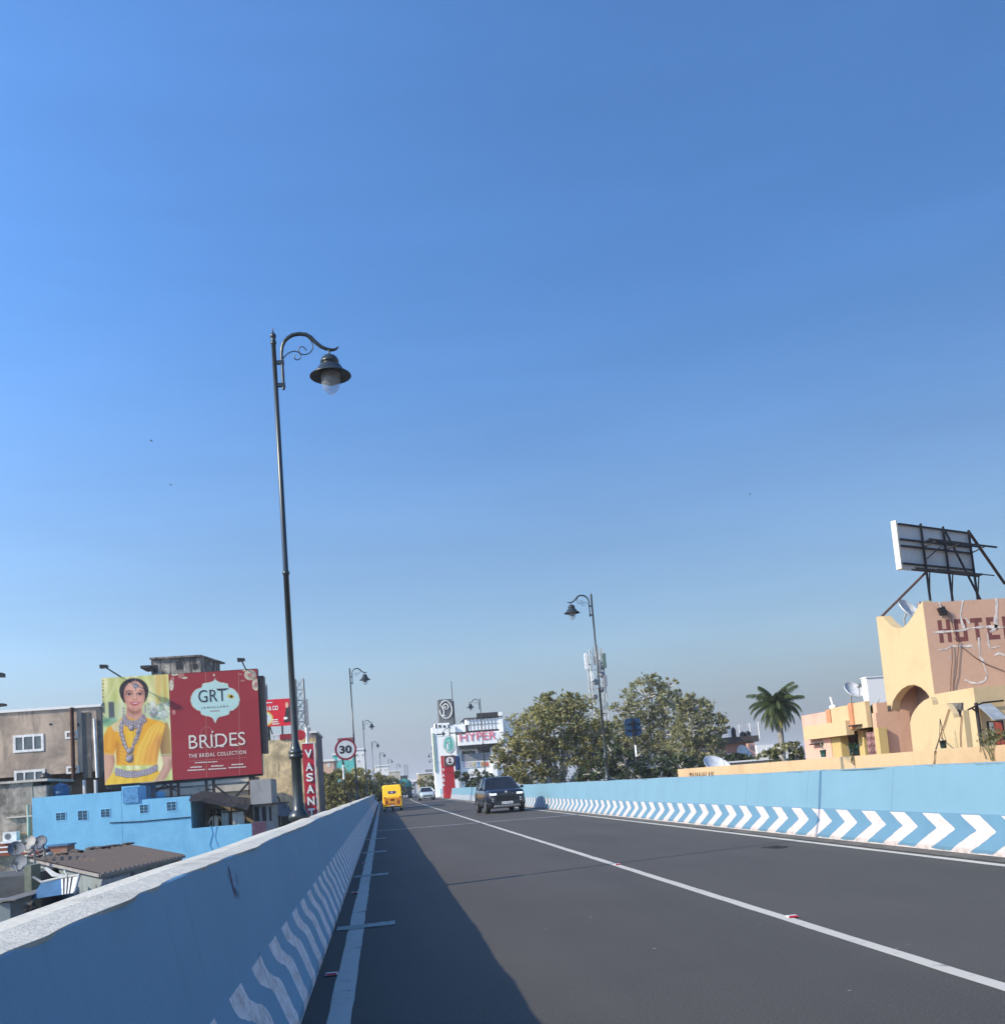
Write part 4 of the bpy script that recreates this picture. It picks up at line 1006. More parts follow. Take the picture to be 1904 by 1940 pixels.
PIC = {k: plain('print_' + k, c_, .6, 0, v_, s_) for k, c_, v_, s_ in (
    ('pale', (.60, .62, .34, 1), .25, 1.2), ('drape', (.48, .50, .22, 1), .2, 2), ('gold', (.62, .46, .12, 1), .2, 2), ('green', (.16, .28, .14, 1), .4, 3), ('slate', (.10, .11, .12, 1), .3, 2),
    ('hair', (.018, .015, .014, 1), .3, 3), ('face', (.62, .36, .23, 1), .06, 1.5), ('cheek', (.68, .41, .28, 1), .05, 2), ('shade', (.46, .245, .15, 1), .1, 2), ('sari', (.72, .42, .03, 1), .22, 1.6), ('sari2', (.62, .30, .03, 1), .2, 2), ('sari3', (.76, .54, .06, 1), .15, 2),
    ('sleeve', (.36, .24, .06, 1), .2, 2), ('veil', (.52, .52, .36, 1), .15, 2), ('jewel', (.50, .47, .42, 1), .5, 12), ('jewel2', (.22, .20, .18, 1), .5, 12), ('lip', (.40, .08, .07, 1), .1, 3), ('eye', (.02, .016, .014, 1), .1, 3), ('tooth', (.8, .78, .74, 1), .05, 3), ('white_eye', (.45, .36, .30, 1), .05, 3), ('mist', (.46, .50, .42, 1), .25, 4))}
# the printed photograph: soft-edged colours computed on a fine grid of the flat panel
import numpy as np
GW, GH = 300, 440
uu, vv = np.meshgrid((np.arange(GW) + .5) / GW, (np.arange(GH) + .5) / GH)
def _bl(k): return (1 - uu) * (1 - vv) * ((70, 300)[k]) + uu * (1 - vv) * ((776, 263)[k]) + (1 - uu) * vv * ((110, 1416)[k]) + uu * vv * ((806, 1366)[k])
PX, PY = _bl(0), _bl(1)
can = np.zeros((GH, GW, 3))
nrs = np.random.RandomState(4)
def blur(m_, r):
    if r < .3: return m_
    k = int(r * 3) + 1; w = np.exp(-.5 * (np.arange(-k, k + 1) / r) ** 2); w /= w.sum()
    p_ = np.pad(m_, ((k, k), (0, 0)), 'edge'); m_ = sum(w[i] * p_[i:i + m_.shape[0]] for i in range(2 * k + 1))
    p_ = np.pad(m_, ((0, 0), (k, k)), 'edge'); return sum(w[i] * p_[:, i:i + m_.shape[1]] for i in range(2 * k + 1))
def put(m_, col, a_=1.0):
    global can
    can = can * (1 - (m_ * a_)[..., None]) + np.array(col, float) * (m_ * a_)[..., None]
def mpoly(pts):
    ins = np.zeros((GH, GW), bool); n_ = len(pts)
    for i in range(n_):
        (x0, y0), (x1, y1) = pts[i], pts[(i + 1) % n_]
        if y0 == y1: continue
        ins ^= ((y0 > PY) != (y1 > PY)) & (PX < (x1 - x0) * (PY - y0) / (y1 - y0) + x0)
    return ins.astype(float)
def mell(x, y, rx, ry): return (((PX - x) / rx) ** 2 + ((PY - y) / ry) ** 2 < 1).astype(float)
def pp(pts, col, b_=1.2, a_=1.0, within=None):
    m_ = blur(mpoly(pts), b_); put(m_ if within is None else m_ * within, col, a_)
def pe(x, y, rx, ry, col, b_=1.2, a_=1.0, within=None):
    m_ = blur(mell(x, y, rx, ry), b_); put(m_ if within is None else m_ * within, col, a_)
def stroke(pts, w_, col, b_=.8, a_=1.0, within=None):
    m_ = np.zeros((GH, GW))
    for (x0, y0), (x1, y1) in zip(pts, pts[1:]):
        L2 = (x1 - x0) ** 2 + (y1 - y0) ** 2; t_ = np.clip(((PX - x0) * (x1 - x0) + (PY - y0) * (y1 - y0)) / L2, 0, 1)
        m_ = np.maximum(m_, ((PX - x0 - t_ * (x1 - x0)) ** 2 + (PY - y0 - t_ * (y1 - y0)) ** 2 < (w_ / 2) ** 2).astype(float))
    m_ = blur(m_, b_); put(m_ if within is None else m_ * within, col, a_)
drp = .5 + .5 * np.sin(PX / 17 + 1.6 * np.sin(PY / 130) + .8 * np.sin(PX / 61)); dr2 = .5 + .5 * np.sin(PX / 43 + PY / 160)
can = np.array((206, 205, 132.)) + drp[..., None] * np.array((26, 26, 34.)) - dr2[..., None] * np.array((24, 14, 30.))
lowm = blur(((PY > 560) & (PY < 800)).astype(float), 14); put(lowm, (176, 192, 150), .55)
for (x, w_) in ((668, 34), (735, 22)): pp([(x - w_, 262), (x + w_, 262), (x + w_ * .8, 620), (x - w_ * .6, 640)], (205, 172, 84), 4, .75)
pp([(180, 290), (280, 285), (170, 520), (100, 640), (100, 520)], (190, 196, 120), 6, .7); stroke([(240, 300), (190, 430), (110, 560)], 14, (225, 226, 160), 4, .8)
stroke([(560, 480), (640, 520), (730, 470)], 12, (170, 180, 110), 4, .8)
pp([(146, 552), (204, 552), (212, 752), (152, 752)], (82, 90, 88), 2); pp([(74, 556), (104, 556), (108, 668), (80, 668)], (70, 84, 82), 2)
for (x, y, rx, ry, c_) in ((165, 768, 85, 44, (120, 170, 120)), (115, 745, 45, 28, (92, 140, 104)), (200, 735, 40, 20, (150, 190, 150)), (618, 668, 44, 54, (112, 108, 112)), (612, 640, 30, 40, (190, 196, 186)), (690, 625, 42, 62, (148, 176, 140)), (722, 690, 42, 56, (186, 196, 176)), (745, 600, 26, 40, (214, 222, 196)), (606, 580, 34, 28, (208, 214, 190)), (660, 715, 60, 22, (120, 150, 118)), (560, 640, 24, 60, (184, 200, 160))): pe(x, y, rx, ry, c_, 4, .85)
for i in range(40): pe(nrs.uniform(560, 780), nrs.uniform(560, 740), nrs.uniform(6, 16), nrs.uniform(6, 16), [(226, 230, 214), (120, 128, 118), (150, 176, 140)][i % 3], 1.6, .7)
for i in range(12): pe(90, 330 + 34 * i, 11, 9, (90, 92, 60) if i % 2 else (160, 150, 90), 1.2, .8)
# hair
hm = np.clip(blur(mell(410, 430, 150, 124), 2) + blur(mpoly([(262, 430), (560, 430), (552, 500), (524, 555), (306, 560), (272, 500)]), 2), 0, 1); put(hm, (38, 31, 34))
for k in range(7): stroke([(415 - 10 * k, 322 + 3 * k), (340 - 10 * k, 360 + 8 * k), (285 - 2 * k, 440 + 8 * k)], 5, (78, 70, 74), 2, .35, hm); stroke([(425 + 8 * k, 322 + 3 * k), (490 + 8 * k, 360 + 8 * k), (540 + 2 * k, 440 + 8 * k)], 5, (74, 66, 70), 2, .35, hm)
# neck and face
nm = blur(mpoly([(338, 585), (488, 585), (498, 690), (545, 735), (285, 738), (330, 690)]), 1.5); put(nm, (196, 146, 116)); pp([(345, 600), (485, 600), (470, 668), (400, 688), (348, 650)], (140, 92, 72), 5, .8, nm); pe(420, 720, 90, 20, (206, 160, 130), 4, .7, nm)
fm = blur(mpoly([(306, 440), (322, 395), (352, 360), (395, 340), (428, 333), (462, 345), (500, 385), (522, 445), (524, 520), (512, 570), (482, 618), (448, 646), (422, 652), (392, 646), (355, 616), (322, 565), (307, 500)]), 1.5); put(fm, (208, 156, 124))
for (x, y, rx, ry, c_, a_) in ((318, 520, 34, 90, (162, 110, 84), .55), (512, 500, 26, 90, (168, 116, 90), .5), (415, 640, 70, 24, (172, 120, 94), .5), (420, 405, 70, 40, (232, 186, 152), .75), (366, 532, 34, 24, (230, 172, 142), .7), (474, 528, 30, 24, (232, 176, 146), .7), (424, 600, 30, 14, (224, 172, 142), .6), (352, 468, 46, 24, (176, 126, 100), .5), (474, 466, 46, 24, (178, 128, 102), .5)): pe(x, y, rx, ry, c_, 8, a_, fm)
stroke([(422, 455), (424, 500), (422, 520)], 12, (236, 190, 158), 3, .7, fm); stroke([(436, 470), (444, 520)], 8, (176, 124, 98), 3, .5, fm)
for (x, sg) in ((360, -1), (472, 1)):
    stroke([(x - 40 * sg * -1 if sg > 0 else x - 40, 448), (x, 436), (x + 36, 446)], 8, (62, 44, 40), 1.2, .85, fm)
    pp([(x - 34, 473), (x - 12, 463), (x + 14, 463), (x + 34, 473), (x + 12, 482), (x - 14, 482)], (196, 176, 166), .9, .8, fm); pe(x + 2, 472, 14, 10, (40, 28, 26), .8, .95, fm)
    stroke([(x - 38, 474), (x - 14, 461), (x + 16, 461), (x + 38, 473)], 7, (44, 30, 28), .9, .9, fm); stroke([(x - 26, 483), (x, 487), (x + 26, 483)], 4, (120, 80, 66), 1.2, .6, fm)
pe(408, 526, 8, 4, (120, 76, 60), 1, .8, fm); pe(436, 525, 8, 4, (120, 76, 60), 1, .8, fm); stroke([(396, 524), (422, 534), (448, 522)], 5, (172, 118, 94), 1.5, .7, fm)
pp([(362, 560), (398, 550), (418, 554), (438, 549), (478, 556), (455, 584), (420, 596), (386, 586)], (178, 84, 80), 1.2, .95, fm); pp([(382, 563), (418, 562), (460, 560), (444, 571), (419, 574), (396, 571)], (236, 224, 214), 1.0, .9, fm)
stroke([(352, 548), (358, 566), (364, 576)], 5, (168, 112, 88), 1.5, .7, fm); stroke([(486, 544), (482, 562), (476, 572)], 5, (168, 112, 88), 1.5, .7, fm)
def bd(x, y, r_, k=0): pe(x, y, r_, r_, (84, 80, 82), .8, .9); pe(x - r_ * .15, y - r_ * .15, r_ * .72, r_ * .72, (206, 200, 192) if k % 2 == 0 else (168, 160, 156), .6, .95); pe(x, y, r_ * .3, r_ * .3, (120, 112, 112), .5, .7)
for i in range(9): bd(428 + 2 * math.sin(i), 326 + 12 * i, 6, i)
for (x, y, r_) in ((428, 388, 22), (405, 376, 12), (452, 374, 12), (412, 400, 11), (446, 398, 11), (428, 366, 11), (426, 428, 8)): bd(x, y, r_)
for (x, y) in ((300, 620), (302, 650), (302, 680), (526, 600), (528, 630), (526, 655)): bd(x, y, 11)
# arms
am = blur(mpoly([(92, 1080), (206, 1094), (216, 1180), (182, 1290), (132, 1404), (100, 1410)]), 1.5); put(am, (206, 160, 122)); pp([(170, 1095), (210, 1095), (216, 1180), (182, 1290), (150, 1350), (190, 1200)], (160, 112, 82), 6, .7, am)
a2 = blur(mpoly([(690, 1090), (796, 1090), (806, 1220), (722, 1368), (610, 1376), (668, 1300), (712, 1200)]), 1.5); put(a2, (204, 166, 132)); pp([(770, 1150), (806, 1150), (800, 1240), (730, 1360), (690, 1366), (752, 1260)], (158, 118, 90), 6, .7, a2); pp([(680, 1270), (716, 1190), (730, 1230), (660, 1340), (620, 1372)], (172, 128, 98), 5, .6, a2)
sl = blur(mpoly([(700, 785), (758, 772), (780, 850), (790, 1112), (690, 1120), (672, 1000)]), 1.5); put(sl, (166, 134, 74)); pp([(700, 790), (720, 786), (712, 1110), (690, 1118), (672, 1000)], (120, 84, 60), 6, .6, sl); stroke([(756, 800), (770, 900), (772, 1080)], 16, (190, 160, 96), 6, .6, sl); stroke([(690, 1106), (790, 1098)], 16, (176, 184, 140), 1.5, .9)
# blouse and sari
bm = blur(mpoly([(300, 700), (245, 752), (140, 815), (100, 900), (90, 1060), (105, 1095), (206, 1102), (222, 1020), (228, 1210), (640, 1210), (678, 1010), (735, 800), (700, 760), (600, 738), (520, 712), (420, 740)]), 1.5); put(bm, (226, 166, 44))
rm = np.random.RandomState(9)
pp([(120, 860), (200, 840), (215, 1000), (200, 1090), (105, 1080), (95, 980)], (214, 142, 38), 6, .8, bm); pp([(150, 850), (190, 850), (170, 1060), (130, 1060)], (236, 182, 66), 7, .7, bm); pp([(212, 1020), (240, 930), (262, 1010), (250, 1200), (226, 1200)], (186, 112, 34), 5, .75, bm)
pp([(330, 800), (420, 780), (420, 1000), (350, 1020)], (232, 196, 56), 9, .8, bm); pp([(400, 1210), (440, 1030), (560, 830), (660, 762), (735, 792), (682, 1000), (640, 1210)], (232, 188, 70), 3, .95, bm); pp([(480, 1190), (560, 1000), (640, 880), (690, 900), (660, 1040), (630, 1200)], (222, 150, 62), 9, .7, bm); pp([(650, 960), (700, 860), (690, 1000), (650, 1190), (636, 1190)], (150, 92, 66), 7, .55, bm)
for i in range(8): stroke([(430 + 27 * i, 1205), (470 + 26 * i, 1030), (560 + 22 * i, 850), (640 + 13 * i, 775)], 5, (196, 138, 40) if i % 2 else (246, 214, 110), 2, .5, bm)
for i in range(6): stroke([(235, 1010 + 30 * i), (290, 990 + 40 * i), (330, 1010 + 40 * i)], 7, (188, 118, 34), 2.5, .6, bm); stroke([(240, 1024 + 30 * i), (295, 1004 + 40 * i), (335, 1024 + 40 * i)], 6, (244, 200, 96), 2.5, .5, bm)
stroke([(92, 1086), (206, 1098)], 15, (214, 176, 104), 1.5, .9)
vm_ = blur(mpoly([(300, 718), (245, 752), (168, 800), (196, 850), (285, 882), (312, 800)]), 2); put(vm_, (212, 204, 156), .85); stroke([(280, 740), (230, 790), (220, 840)], 10, (186, 178, 120), 4, .6, vm_)
sk = blur(mpoly([(108, 1418), (140, 1350), (212, 1268), (640, 1246), (674, 1290), (604, 1374), (400, 1402)]), 1.5); put(sk, (228, 184, 56))
for i in range(9): stroke([(190 + 50 * i, 1290), (150 + 52 * i, 1410)], 9, (196, 146, 44) if i % 2 else (244, 208, 92), 4, .6, sk)
def strand(pts, r_, n_, jit=0):
    for i in range(n_):
        u = i / (n_ - 1) * (len(pts) - 1); j = min(len(pts) - 2, int(u)); fr = u - j
        bd(pts[j][0] + (pts[j + 1][0] - pts[j][0]) * fr + nrs.uniform(-jit, jit), pts[j][1] + (pts[j + 1][1] - pts[j][1]) * fr + nrs.uniform(-jit, jit), r_, i)
for dx in (0, 1, 2, 3): strand([(306 - 6 * dx, 694 + 22 * dx), (332, 732 + 20 * dx), (385, 764 + 22 * dx), (445, 752 + 21 * dx), (496, 712 + 22 * dx), (512 + 8 * dx, 690 + 20 * dx)], 12, 24, 3)
strand([(282, 770), (280, 860), (308, 970), (342, 1060)], 17, 15, 5); strand([(478, 770), (452, 860), (420, 960), (386, 1060)], 17, 15, 5); strand([(262, 800), (262, 880), (296, 1000)], 9, 12, 4); strand([(500, 790), (470, 880), (436, 980)], 9, 12, 4)
for (x, y, r_) in ((385, 826, 32), (448, 866, 24), (365, 1066, 34), (365, 1146, 40), (340, 1110, 14), (392, 1108, 14)): bd(x, y, r_); bd(x, y, r_ * .55, 1); bd(x, y, r_ * .28)
for dx in range(4): strand([(222, 1246 + 19 * dx), (340, 1276 + 18 * dx), (450, 1276 + 16 * dx), (560, 1252 + 15 * dx), (642, 1216 + 15 * dx)], 11, 36, 3)
stroke([(402, 560), (406, 1400)], 5, (120, 92, 70), 1.2, .45)
can = np.clip(can + nrs.normal(0, 3.5, can.shape), 0, 255)
can = can.reshape(GH // 2, 2, GW // 2, 2, 3).mean((1, 3)) / 255
clin = np.where(can <= .04045, can / 12.92, ((can + .055) / 1.055) ** 2.4) * np.array((.94, .87, 1.0))
gh, gw = GH // 2, GW // 2
mb = MB(); mb.v = [(xl + (xm - xl) * i / (gw - 1), Yh + .055, ztl + (zbl - ztl) * j / (gh - 1)) for j in range(gh) for i in range(gw)]
mb.f = [(j * gw + i, (j + 1) * gw + i, (j + 1) * gw + i + 1, j * gw + i + 1) for j in range(gh - 1) for i in range(gw - 1)]; mb.m = [0] * len(mb.f); mb.sm = [False] * len(mb.f)
m, n, l, b = base_mat('printed_photograph', .5, 0, .3); at_ = n.new('ShaderNodeVertexColor'); at_.layer_name = 'print'; l.new(at_.outputs['Color'], b.inputs['Base Color'])
o_ = mb.build('portrait_print', m, t)
ca = o_.data.color_attributes.new('print', 'FLOAT_COLOR', 'POINT')
ca.data.foreach_set('color', np.concatenate([clin.reshape(-1, 3), np.ones((gh * gw, 1))], 1).astype(np.float32).ravel())
def P2(pts, key, d):
    """flat printed shape on the panel; d = print layer (3 mm apart)"""
    q = [hp(x, y) for x, y in pts]
    y_ = Yh + .055 - .003 * d
    mb.poly([(min(max(p.x, xl), xm), y_, min(max(p.z, zbl), ztl)) for p in q], PIC[key] if isinstance(key, str) else key)
def E2(cx_, cy_, rx, ry, key, d, n=22, a0=0, a1=360): P2([(cx_ + rx * math.cos(math.radians(a0 + (a1 - a0) * i / (n - (0 if a1 - a0 == 360 else 1)))), cy_ - ry * math.sin(math.radians(a0 + (a1 - a0) * i / (n - (0 if a1 - a0 == 360 else 1))))) for i in range(n)], key, d)
# maroon panel
mb = MB(); mb.poly([(xm, Yh + .056, zbr), (xr, Yh + .056, zbr), (xr, Yh + .056, ztr), (xm, Yh + .056, ztr)], M['maroon'])
FLO = plain('print_flower', (.55, .48, .36, 1), .5, 0, .4, 6); FLO2 = plain('print_flower_pink', (.40, .16, .14, 1), .5, 0, .3, 6)
xl_, xm_, zb_, zt_ = xl, xm, zbl, ztl
xl, xm, zbl, ztl = xm, xr, zbr, ztr        # clip printed shapes to this panel now
for (x, y, rx, ry, k_, d) in ((1620, 270, 62, 55, FLO, 1), (1680, 370, 42, 62, FLO, 1), (1620, 270, 26, 22, FLO2, 2), (1680, 370, 16, 26, FLO2, 2), (1515, 262, 24, 9, FLO2, 1), (1540, 330, 26, 10, FLO2, 1), (1560, 220, 22, 10, FLO, 1), (830, 250, 40, 30, FLO, 1), (900, 268, 34, 40, FLO2, 1), (940, 300, 28, 12, FLO, 1), (800, 375, 24, 60, FLO, 1), (812, 310, 18, 24, FLO2, 2), (825, 660, 18, 26, FLO2, 1)): E2(x, y, rx, ry, k_, d, 16)
for x in (1155, 1500): P2([(x - 1.5, 240), (x + 1.5, 240), (x + 12, 1330), (x + 9, 1330)], PIC['shade'], 1)
mb.build('maroon_panel', None, t)
# emblem: pale blue-green scalloped medallion
mb = MB(); MINT = plain('print_mint', (.40, .57, .54, 1), .5, 0, .05); GOLD = plain('print_gold', (.55, .36, .04, 1), .5); INK = plain('print_ink', (.03, .022, .045, 1), .5)
half = [(0, -215), (6, -190), (30, -172), (52, -165), (90, -158), (128, -150), (138, -112), (165, -105), (195, -92), (225, -60), (245, -20), (250, 20), (240, 60), (215, 95), (180, 120), (150, 128), (140, 160), (100, 175), (50, 185), (25, 200), (12, 225), (0, 248)]
med = [(1255 + x, 515 + y) for x, y in half] + [(1255 - x, 515 + y) for x, y in half[-2:0:-1]]
big = [(1255 + (x - 1255) * 1.035, 515 + (y - 515) * 1.035) for x, y in med]
P2(big, FLO, 2); P2(med, MINT, 3); E2(1243, 270, 10, 14, FLO, 3, 10); E2(1258, 757, 9, 14, FLO, 4, 10)
E2(1410, 490, 28, 20, GOLD, 5, 14); E2(1430, 498, 20, 18, GOLD, 5, 14)
mb.build('medallion', None, t)
mb = MB()
def T2(s_, x, y, x2, y2, h_, m_, bold=0, d=6, sp=1.0):
    o_ = hp(x, y); e = hp(x2, y2); u = hp(x, y - h_)
    mb.text(s_, (o_.x, Yh + .05 - .003 * d, (o_.z + e.z) / 2), (1, 0, 0), (0, 0, 1), e.x - o_.x, u.z - o_.z, m_, bold, 0, sp)
CREAM = plain('print_cream', (.62, .55, .48, 1), .5, 0, .05)
T2('GRT', 1082, 552, 1372, 545, 128, INK, -.004)
P2([(1270, 412), (1392, 408), (1392, 420), (1270, 424)], INK, 6)
T2('JEWELLERS', 1112, 628, 1390, 612, 26, INK, .0, 6, 1.5); P2([(1200, 650), (1300, 645), (1300, 638), (1200, 643)], FLO2, 6)
mb.build('emblem_lettering', None, t)
mb = MB()
T2('BRIDES', 985, 1036, 1572, 1000, 138, CREAM, -.002)
for (x, y, w_) in ((985, 1036, 55), (985, 902, 50), (1105, 1028, 30), (1105, 898, 40), (1185, 1026, 30), (1240, 1022, 30), (1240, 905, 30), (1310, 1016, 40), (1310, 888, 36), (1420, 1006, 80), (1420, 880, 70)): P2([(x, y + 4), (x + w_, y + 3), (x + w_, y - 5), (x, y - 4)], CREAM, 7)
E2(1228, 862, 10, 10, CREAM, 7, 10)
for a_ in range(20): 
    an = math.radians(200 - a_ * 10); x, y = 1168 + 58 * math.cos(an), 870 - 58 * math.sin(an); E2(x, y, 4, 4, FLO2, 6, 6)
T2('THE BRIDAL COLLECTION', 982, 1135, 1578, 1092, 40, CREAM, .012, 6, 1.25)
P2([(975, 1166), (1582, 1128), (1582, 1131), (975, 1169)], FLO2, 6)
def D2(x, y, x2, y2, h_):       # a line of print too small to read
    u = 0.0
    while u < 1:
        w_ = rr(.03, .09) * 180 / (x2 - x); v_ = min(1, u + w_)
        P2([(x + (x2 - x) * u, y + (y2 - y) * u), (x + (x2 - x) * v_, y + (y2 - y) * v_), (x + (x2 - x) * v_, y + (y2 - y) * v_ - h_ * rr(.7, 1)), (x + (x2 - x) * u, y + (y2 - y) * u - h_ * rr(.7, 1))], CREAM, 6)
        u = v_ + rr(.008, .03)
D2(1045, 1190, 1280, 1178, 13)
for (x, y, x2) in ((968, 1270, 1148), (1185, 1258, 1370), (1395, 1242, 1578)):
    D2(x + 30, y - 32, x2 - 30, y - 38, 14); D2(x, y, x2, y - 10, 14)
mb.build('lettering', None, t)
xl, xm, zbl, ztl = xl_, xm_, zb_, zt_
# legs and bracing under it
mb = MB(); zlow = 1.0
def hd(px, py, d=-.3): return at(px, py, Y=Yh - d)
for px in (324, 338, 391, 405, 475, 481): 
    p_ = hd(px, 1490); mb.bar((p_.x, Yh + .3, zlow), (p_.x, Yh + .3, zbr + .05), .13, .13)
mb.bar(hd(405, 1487), hd(452, 1524), .09); mb.bar(hd(474, 1480), hd(434, 1524), .09)
mb.bar(hd(288, 1496), hd(337, 1490), .09); mb.bar(hd(290, 1505), hd(312, 1487), .07); mb.bar(hd(337, 1500), hd(312, 1487), .07)
mb.bar(hd(391, 1510), hd(405, 1509), .06); mb.bar(hd(391, 1497), hd(405, 1496), .06)
mb.bar((xl, Yh + .3, zbl - .12), (xr, Yh + .3, zbr - .02), .14)
mb.build('support_frame', M['steel'], t)
# the tall lattice leg that comes down past the terrace
mb = MB()
for px in (474, 481): mb.bar(at(px, 1476, Y=Yh + .1), at(px - 3, 1562, Y=Yh + .1), .12)
for py in (1486, 1502, 1518, 1534, 1550): mb.bar(at(474, py, Y=Yh + .1), at(479, py + 12, Y=Yh + .1), .06)
mb.build('lattice_leg', M['rust'], t)
for (x0, y0, x1, y1) in ((270, 288, 158, 208), (1576, 216, 1556, 140)):
    a_ = hp(x0, y0); b_ = hp(x1, y1)
    mb = MB(); mb.tube([(a_.x, Yh + .1, a_.z), (b_.x, Yh - .9, b_.z)], .035, 6, M['black'])
    mb.hexa([(b_.x + sx * .17, Yh - .95 + sy * .15, b_.z + sz * (.06 if sx > 0 else .09)) for sz in (-1, 1) for sx, sy in ((-1, -1), (1, -1), (1, 1), (-1, 1))], M['black']); mb.build('floodlight', None, t)
# ------------------------------------------------------------------ shop building with the tall red sign
t = thing('stained_shop', 'tall yellow stained shop building behind the tall red vertical sign', 'building', (at(540, 1560, Y=71).x, 71, GZ))
mb = MB(); X = fb(mb, 430, 600, 1403, None, 71, 7); mb.build('wall', YELST, t)
SIDE = plaster('painted_side_shade', (.20, .17, .17, 1), (.08, .07, .07, 1), .4, .6)  # side face turned from the sun, its shade put into the dark colour
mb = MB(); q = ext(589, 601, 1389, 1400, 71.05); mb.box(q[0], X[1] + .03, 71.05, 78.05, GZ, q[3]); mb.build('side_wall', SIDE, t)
mb = MB(); mb.box(q[0] - .1, X[1] + .12, 70.95, 78.15, q[3] + .002, q[3] + .14); mb.build('roof_trim', M['whitewall'], t)
mb = MB(); q = ext(517, 529, 1394, 1404, 71); 
for i in range(4): xx = q[0] + (q[1] - q[0]) * i / 3; mb.box(xx - .05, xx + .05, 71, 71.2, X[3], q[3])
mb.box(q[0] - .1, q[1] + .1, 70.98, 71.22, q[3], q[3] + .1); mb.build('balustrade', M['white'], t)
mb = MB(); q = ext(530, 552, 1391, 1401, 70.9); mb.box(q[0], q[1], 70.9, 71.1, q[2], q[3]); mb.build('sign_strip', M['maroon'], t)
mb = MB(); q = ext(430, 556, 1541, None, 67); mb.box(q[0], at(553, 1570, Y=67).x, 66.5, 70.9, GZ, q[3]); mb.build('lower_wall', plaster('dark_green_wall', (.075, .08, .075, 1), (.03, .03, .03, 1), .4), t)
mb = MB(); mb.tube([at(513, 1500, Y=70.95), at(528, 1512, Y=70.95), at(533, 1526, Y=70.95)], .05, 6); build_each(mb, 'cable', M['steel'], t)
# red disc sign
c = at(569, 1393, Y=70.5)
t = thing('disc_sign', 'red round shop sign half hidden behind the near lamp post', 'sign', (c.x, 70.5, X[3]))
mb = MB(); mb.lathe((c.x, 70.5, c.z), [(.36, .05), (.36, -.05)], 24, None, (0, 1, 0), True); mb.build('disc', M['red'], t)
mb = MB(); mb.tube([(c.x, 70.55, c.z - .3), (c.x, 70.55, X[3] - .2)], .05); mb.tube([(c.x + .45, 70.55, c.z + .5), (c.x + .45, 70.55, c.z - 1.0)], .11, 8, M['whitewall']); mb.build('post', None, t) if False else mb.build('post', M['whitewall'], t)
# vertical sign
Yv = 69
p0, p1 = at(576, 1410, Y=Yv), at(600, 1575, Y=Yv)
xc_ = (at(576.5, 1480, Y=Yv).x + at(598.5, 1480, Y=Yv).x) / 2; wv_ = 22.5 * Yv / F
ztop, zbot = at(586, 1409, Y=Yv).z, at(592, 1572, Y=Yv).z
t = thing('vertical_sign', 'tall narrow red sign with white letters down its face on the stained shop', 'sign', (xc_, Yv, zbot))
VRED = plain('sign_red_panel', C(188, 36, 56, .9), .45, 0, .1)
mb = MB(); mb.box(xc_ - wv_ / 2, xc_ + wv_ / 2, Yv, Yv + .5, zbot, ztop, VRED)
mb.build('panel', None, t)
mb = MB(); mb.box(xc_ + wv_ / 2 - .05, xc_ + wv_ / 2 + .02, Yv - .03, Yv + .45, zbot, ztop); mb.box(xc_ - wv_ / 2 - .02, xc_ + wv_ / 2 + .02, Yv - .03, Yv + .45, ztop + .002, ztop + .06); mb.build('edge_trim', M['white'], t)
mb = MB(); zs = [at(588, y, Y=Yv).z for y in (1436, 1461, 1481, 1503.5, 1526, 1548.5, 1569.5)]
SGL = plain('sign_letter_side', (.05, .012, .015, 1), .5); SLW = plain('sign_letter_white', (.80, .80, .78, 1), .4)
for ch, z in zip('VASANTH', zs):
    mb.text(ch, (xc_ - wv_ * .27 + .03, Yv - .03, z - .015), (1, 0, 0), (0, 0, 1), wv_ * .60, 15.5 * Yv / F, SGL, .03)
    mb.text(ch, (xc_ - wv_ * .30, Yv - .09, z), (1, 0, 0), (0, 0, 1), wv_ * .58, 15.5 * Yv / F, SLW, .03)
mb.build('lettering', None, t)
mb = MB(); mb.box(xc_ - .2, xc_ + .2, Yv + .5, 71, ztop - 1.2, ztop - 1.0); build_each(mb, 'bracket', M['steel'], t)
# red rooftop board
Yr = 75
xa, xb_ = at(432, 1350, Y=Yr).x, at(549.5, 1348, Y=Yr).x
zt_, zb2 = at(530, 1324.5, Y=Yr).z, at(530, 1375.5, Y=Yr).z
t = thing('red_hoarding', 'red rooftop board with white lettering and a round yellow-ringed picture', 'billboard', (xb_, Yr, X[3]))
mb = MB(); mb.box(xa, xb_, Yr, Yr + .25, zb2, zt_); mb.build('panel', plain('bright_red_board', C(208, 24, 44, .95), .45, 0, .08), t)
mb = MB(); x1 = at(498, 1345, Y=Yr).x; x2 = at(527, 1343, Y=Yr).x; z1 = at(512, 1346.5, Y=Yr).z
mb.text('VASANTH & CO', (x2 - (x2 - x1) * 12 / 6.6, Yr - .02, z1), (1, 0, 0), (0, 0, 1), (x2 - x1) * 12 / 6.6, 8.5 * Yr / F, M['white'], .035)
for k in range(3): mb.box(at(515, 1360, Y=Yr).x, at(526, 1360, Y=Yr).x + .05 * k, Yr - .02, Yr - .012, at(520, 1365 + 4 * k, Y=Yr).z, at(520, 1363.2 + 4 * k, Y=Yr).z, M['white'])
mb.box(at(499, 1330, Y=Yr).x, at(516, 1330, Y=Yr).x, Yr - .02, Yr - .012, at(507, 1332.8, Y=Yr).z, at(507, 1331, Y=Yr).z, M['white'])
mb.build('lettering', None, t)
mb = MB(); c = at(503, 1362, Y=Yr); r_ = 14 * Yr / F
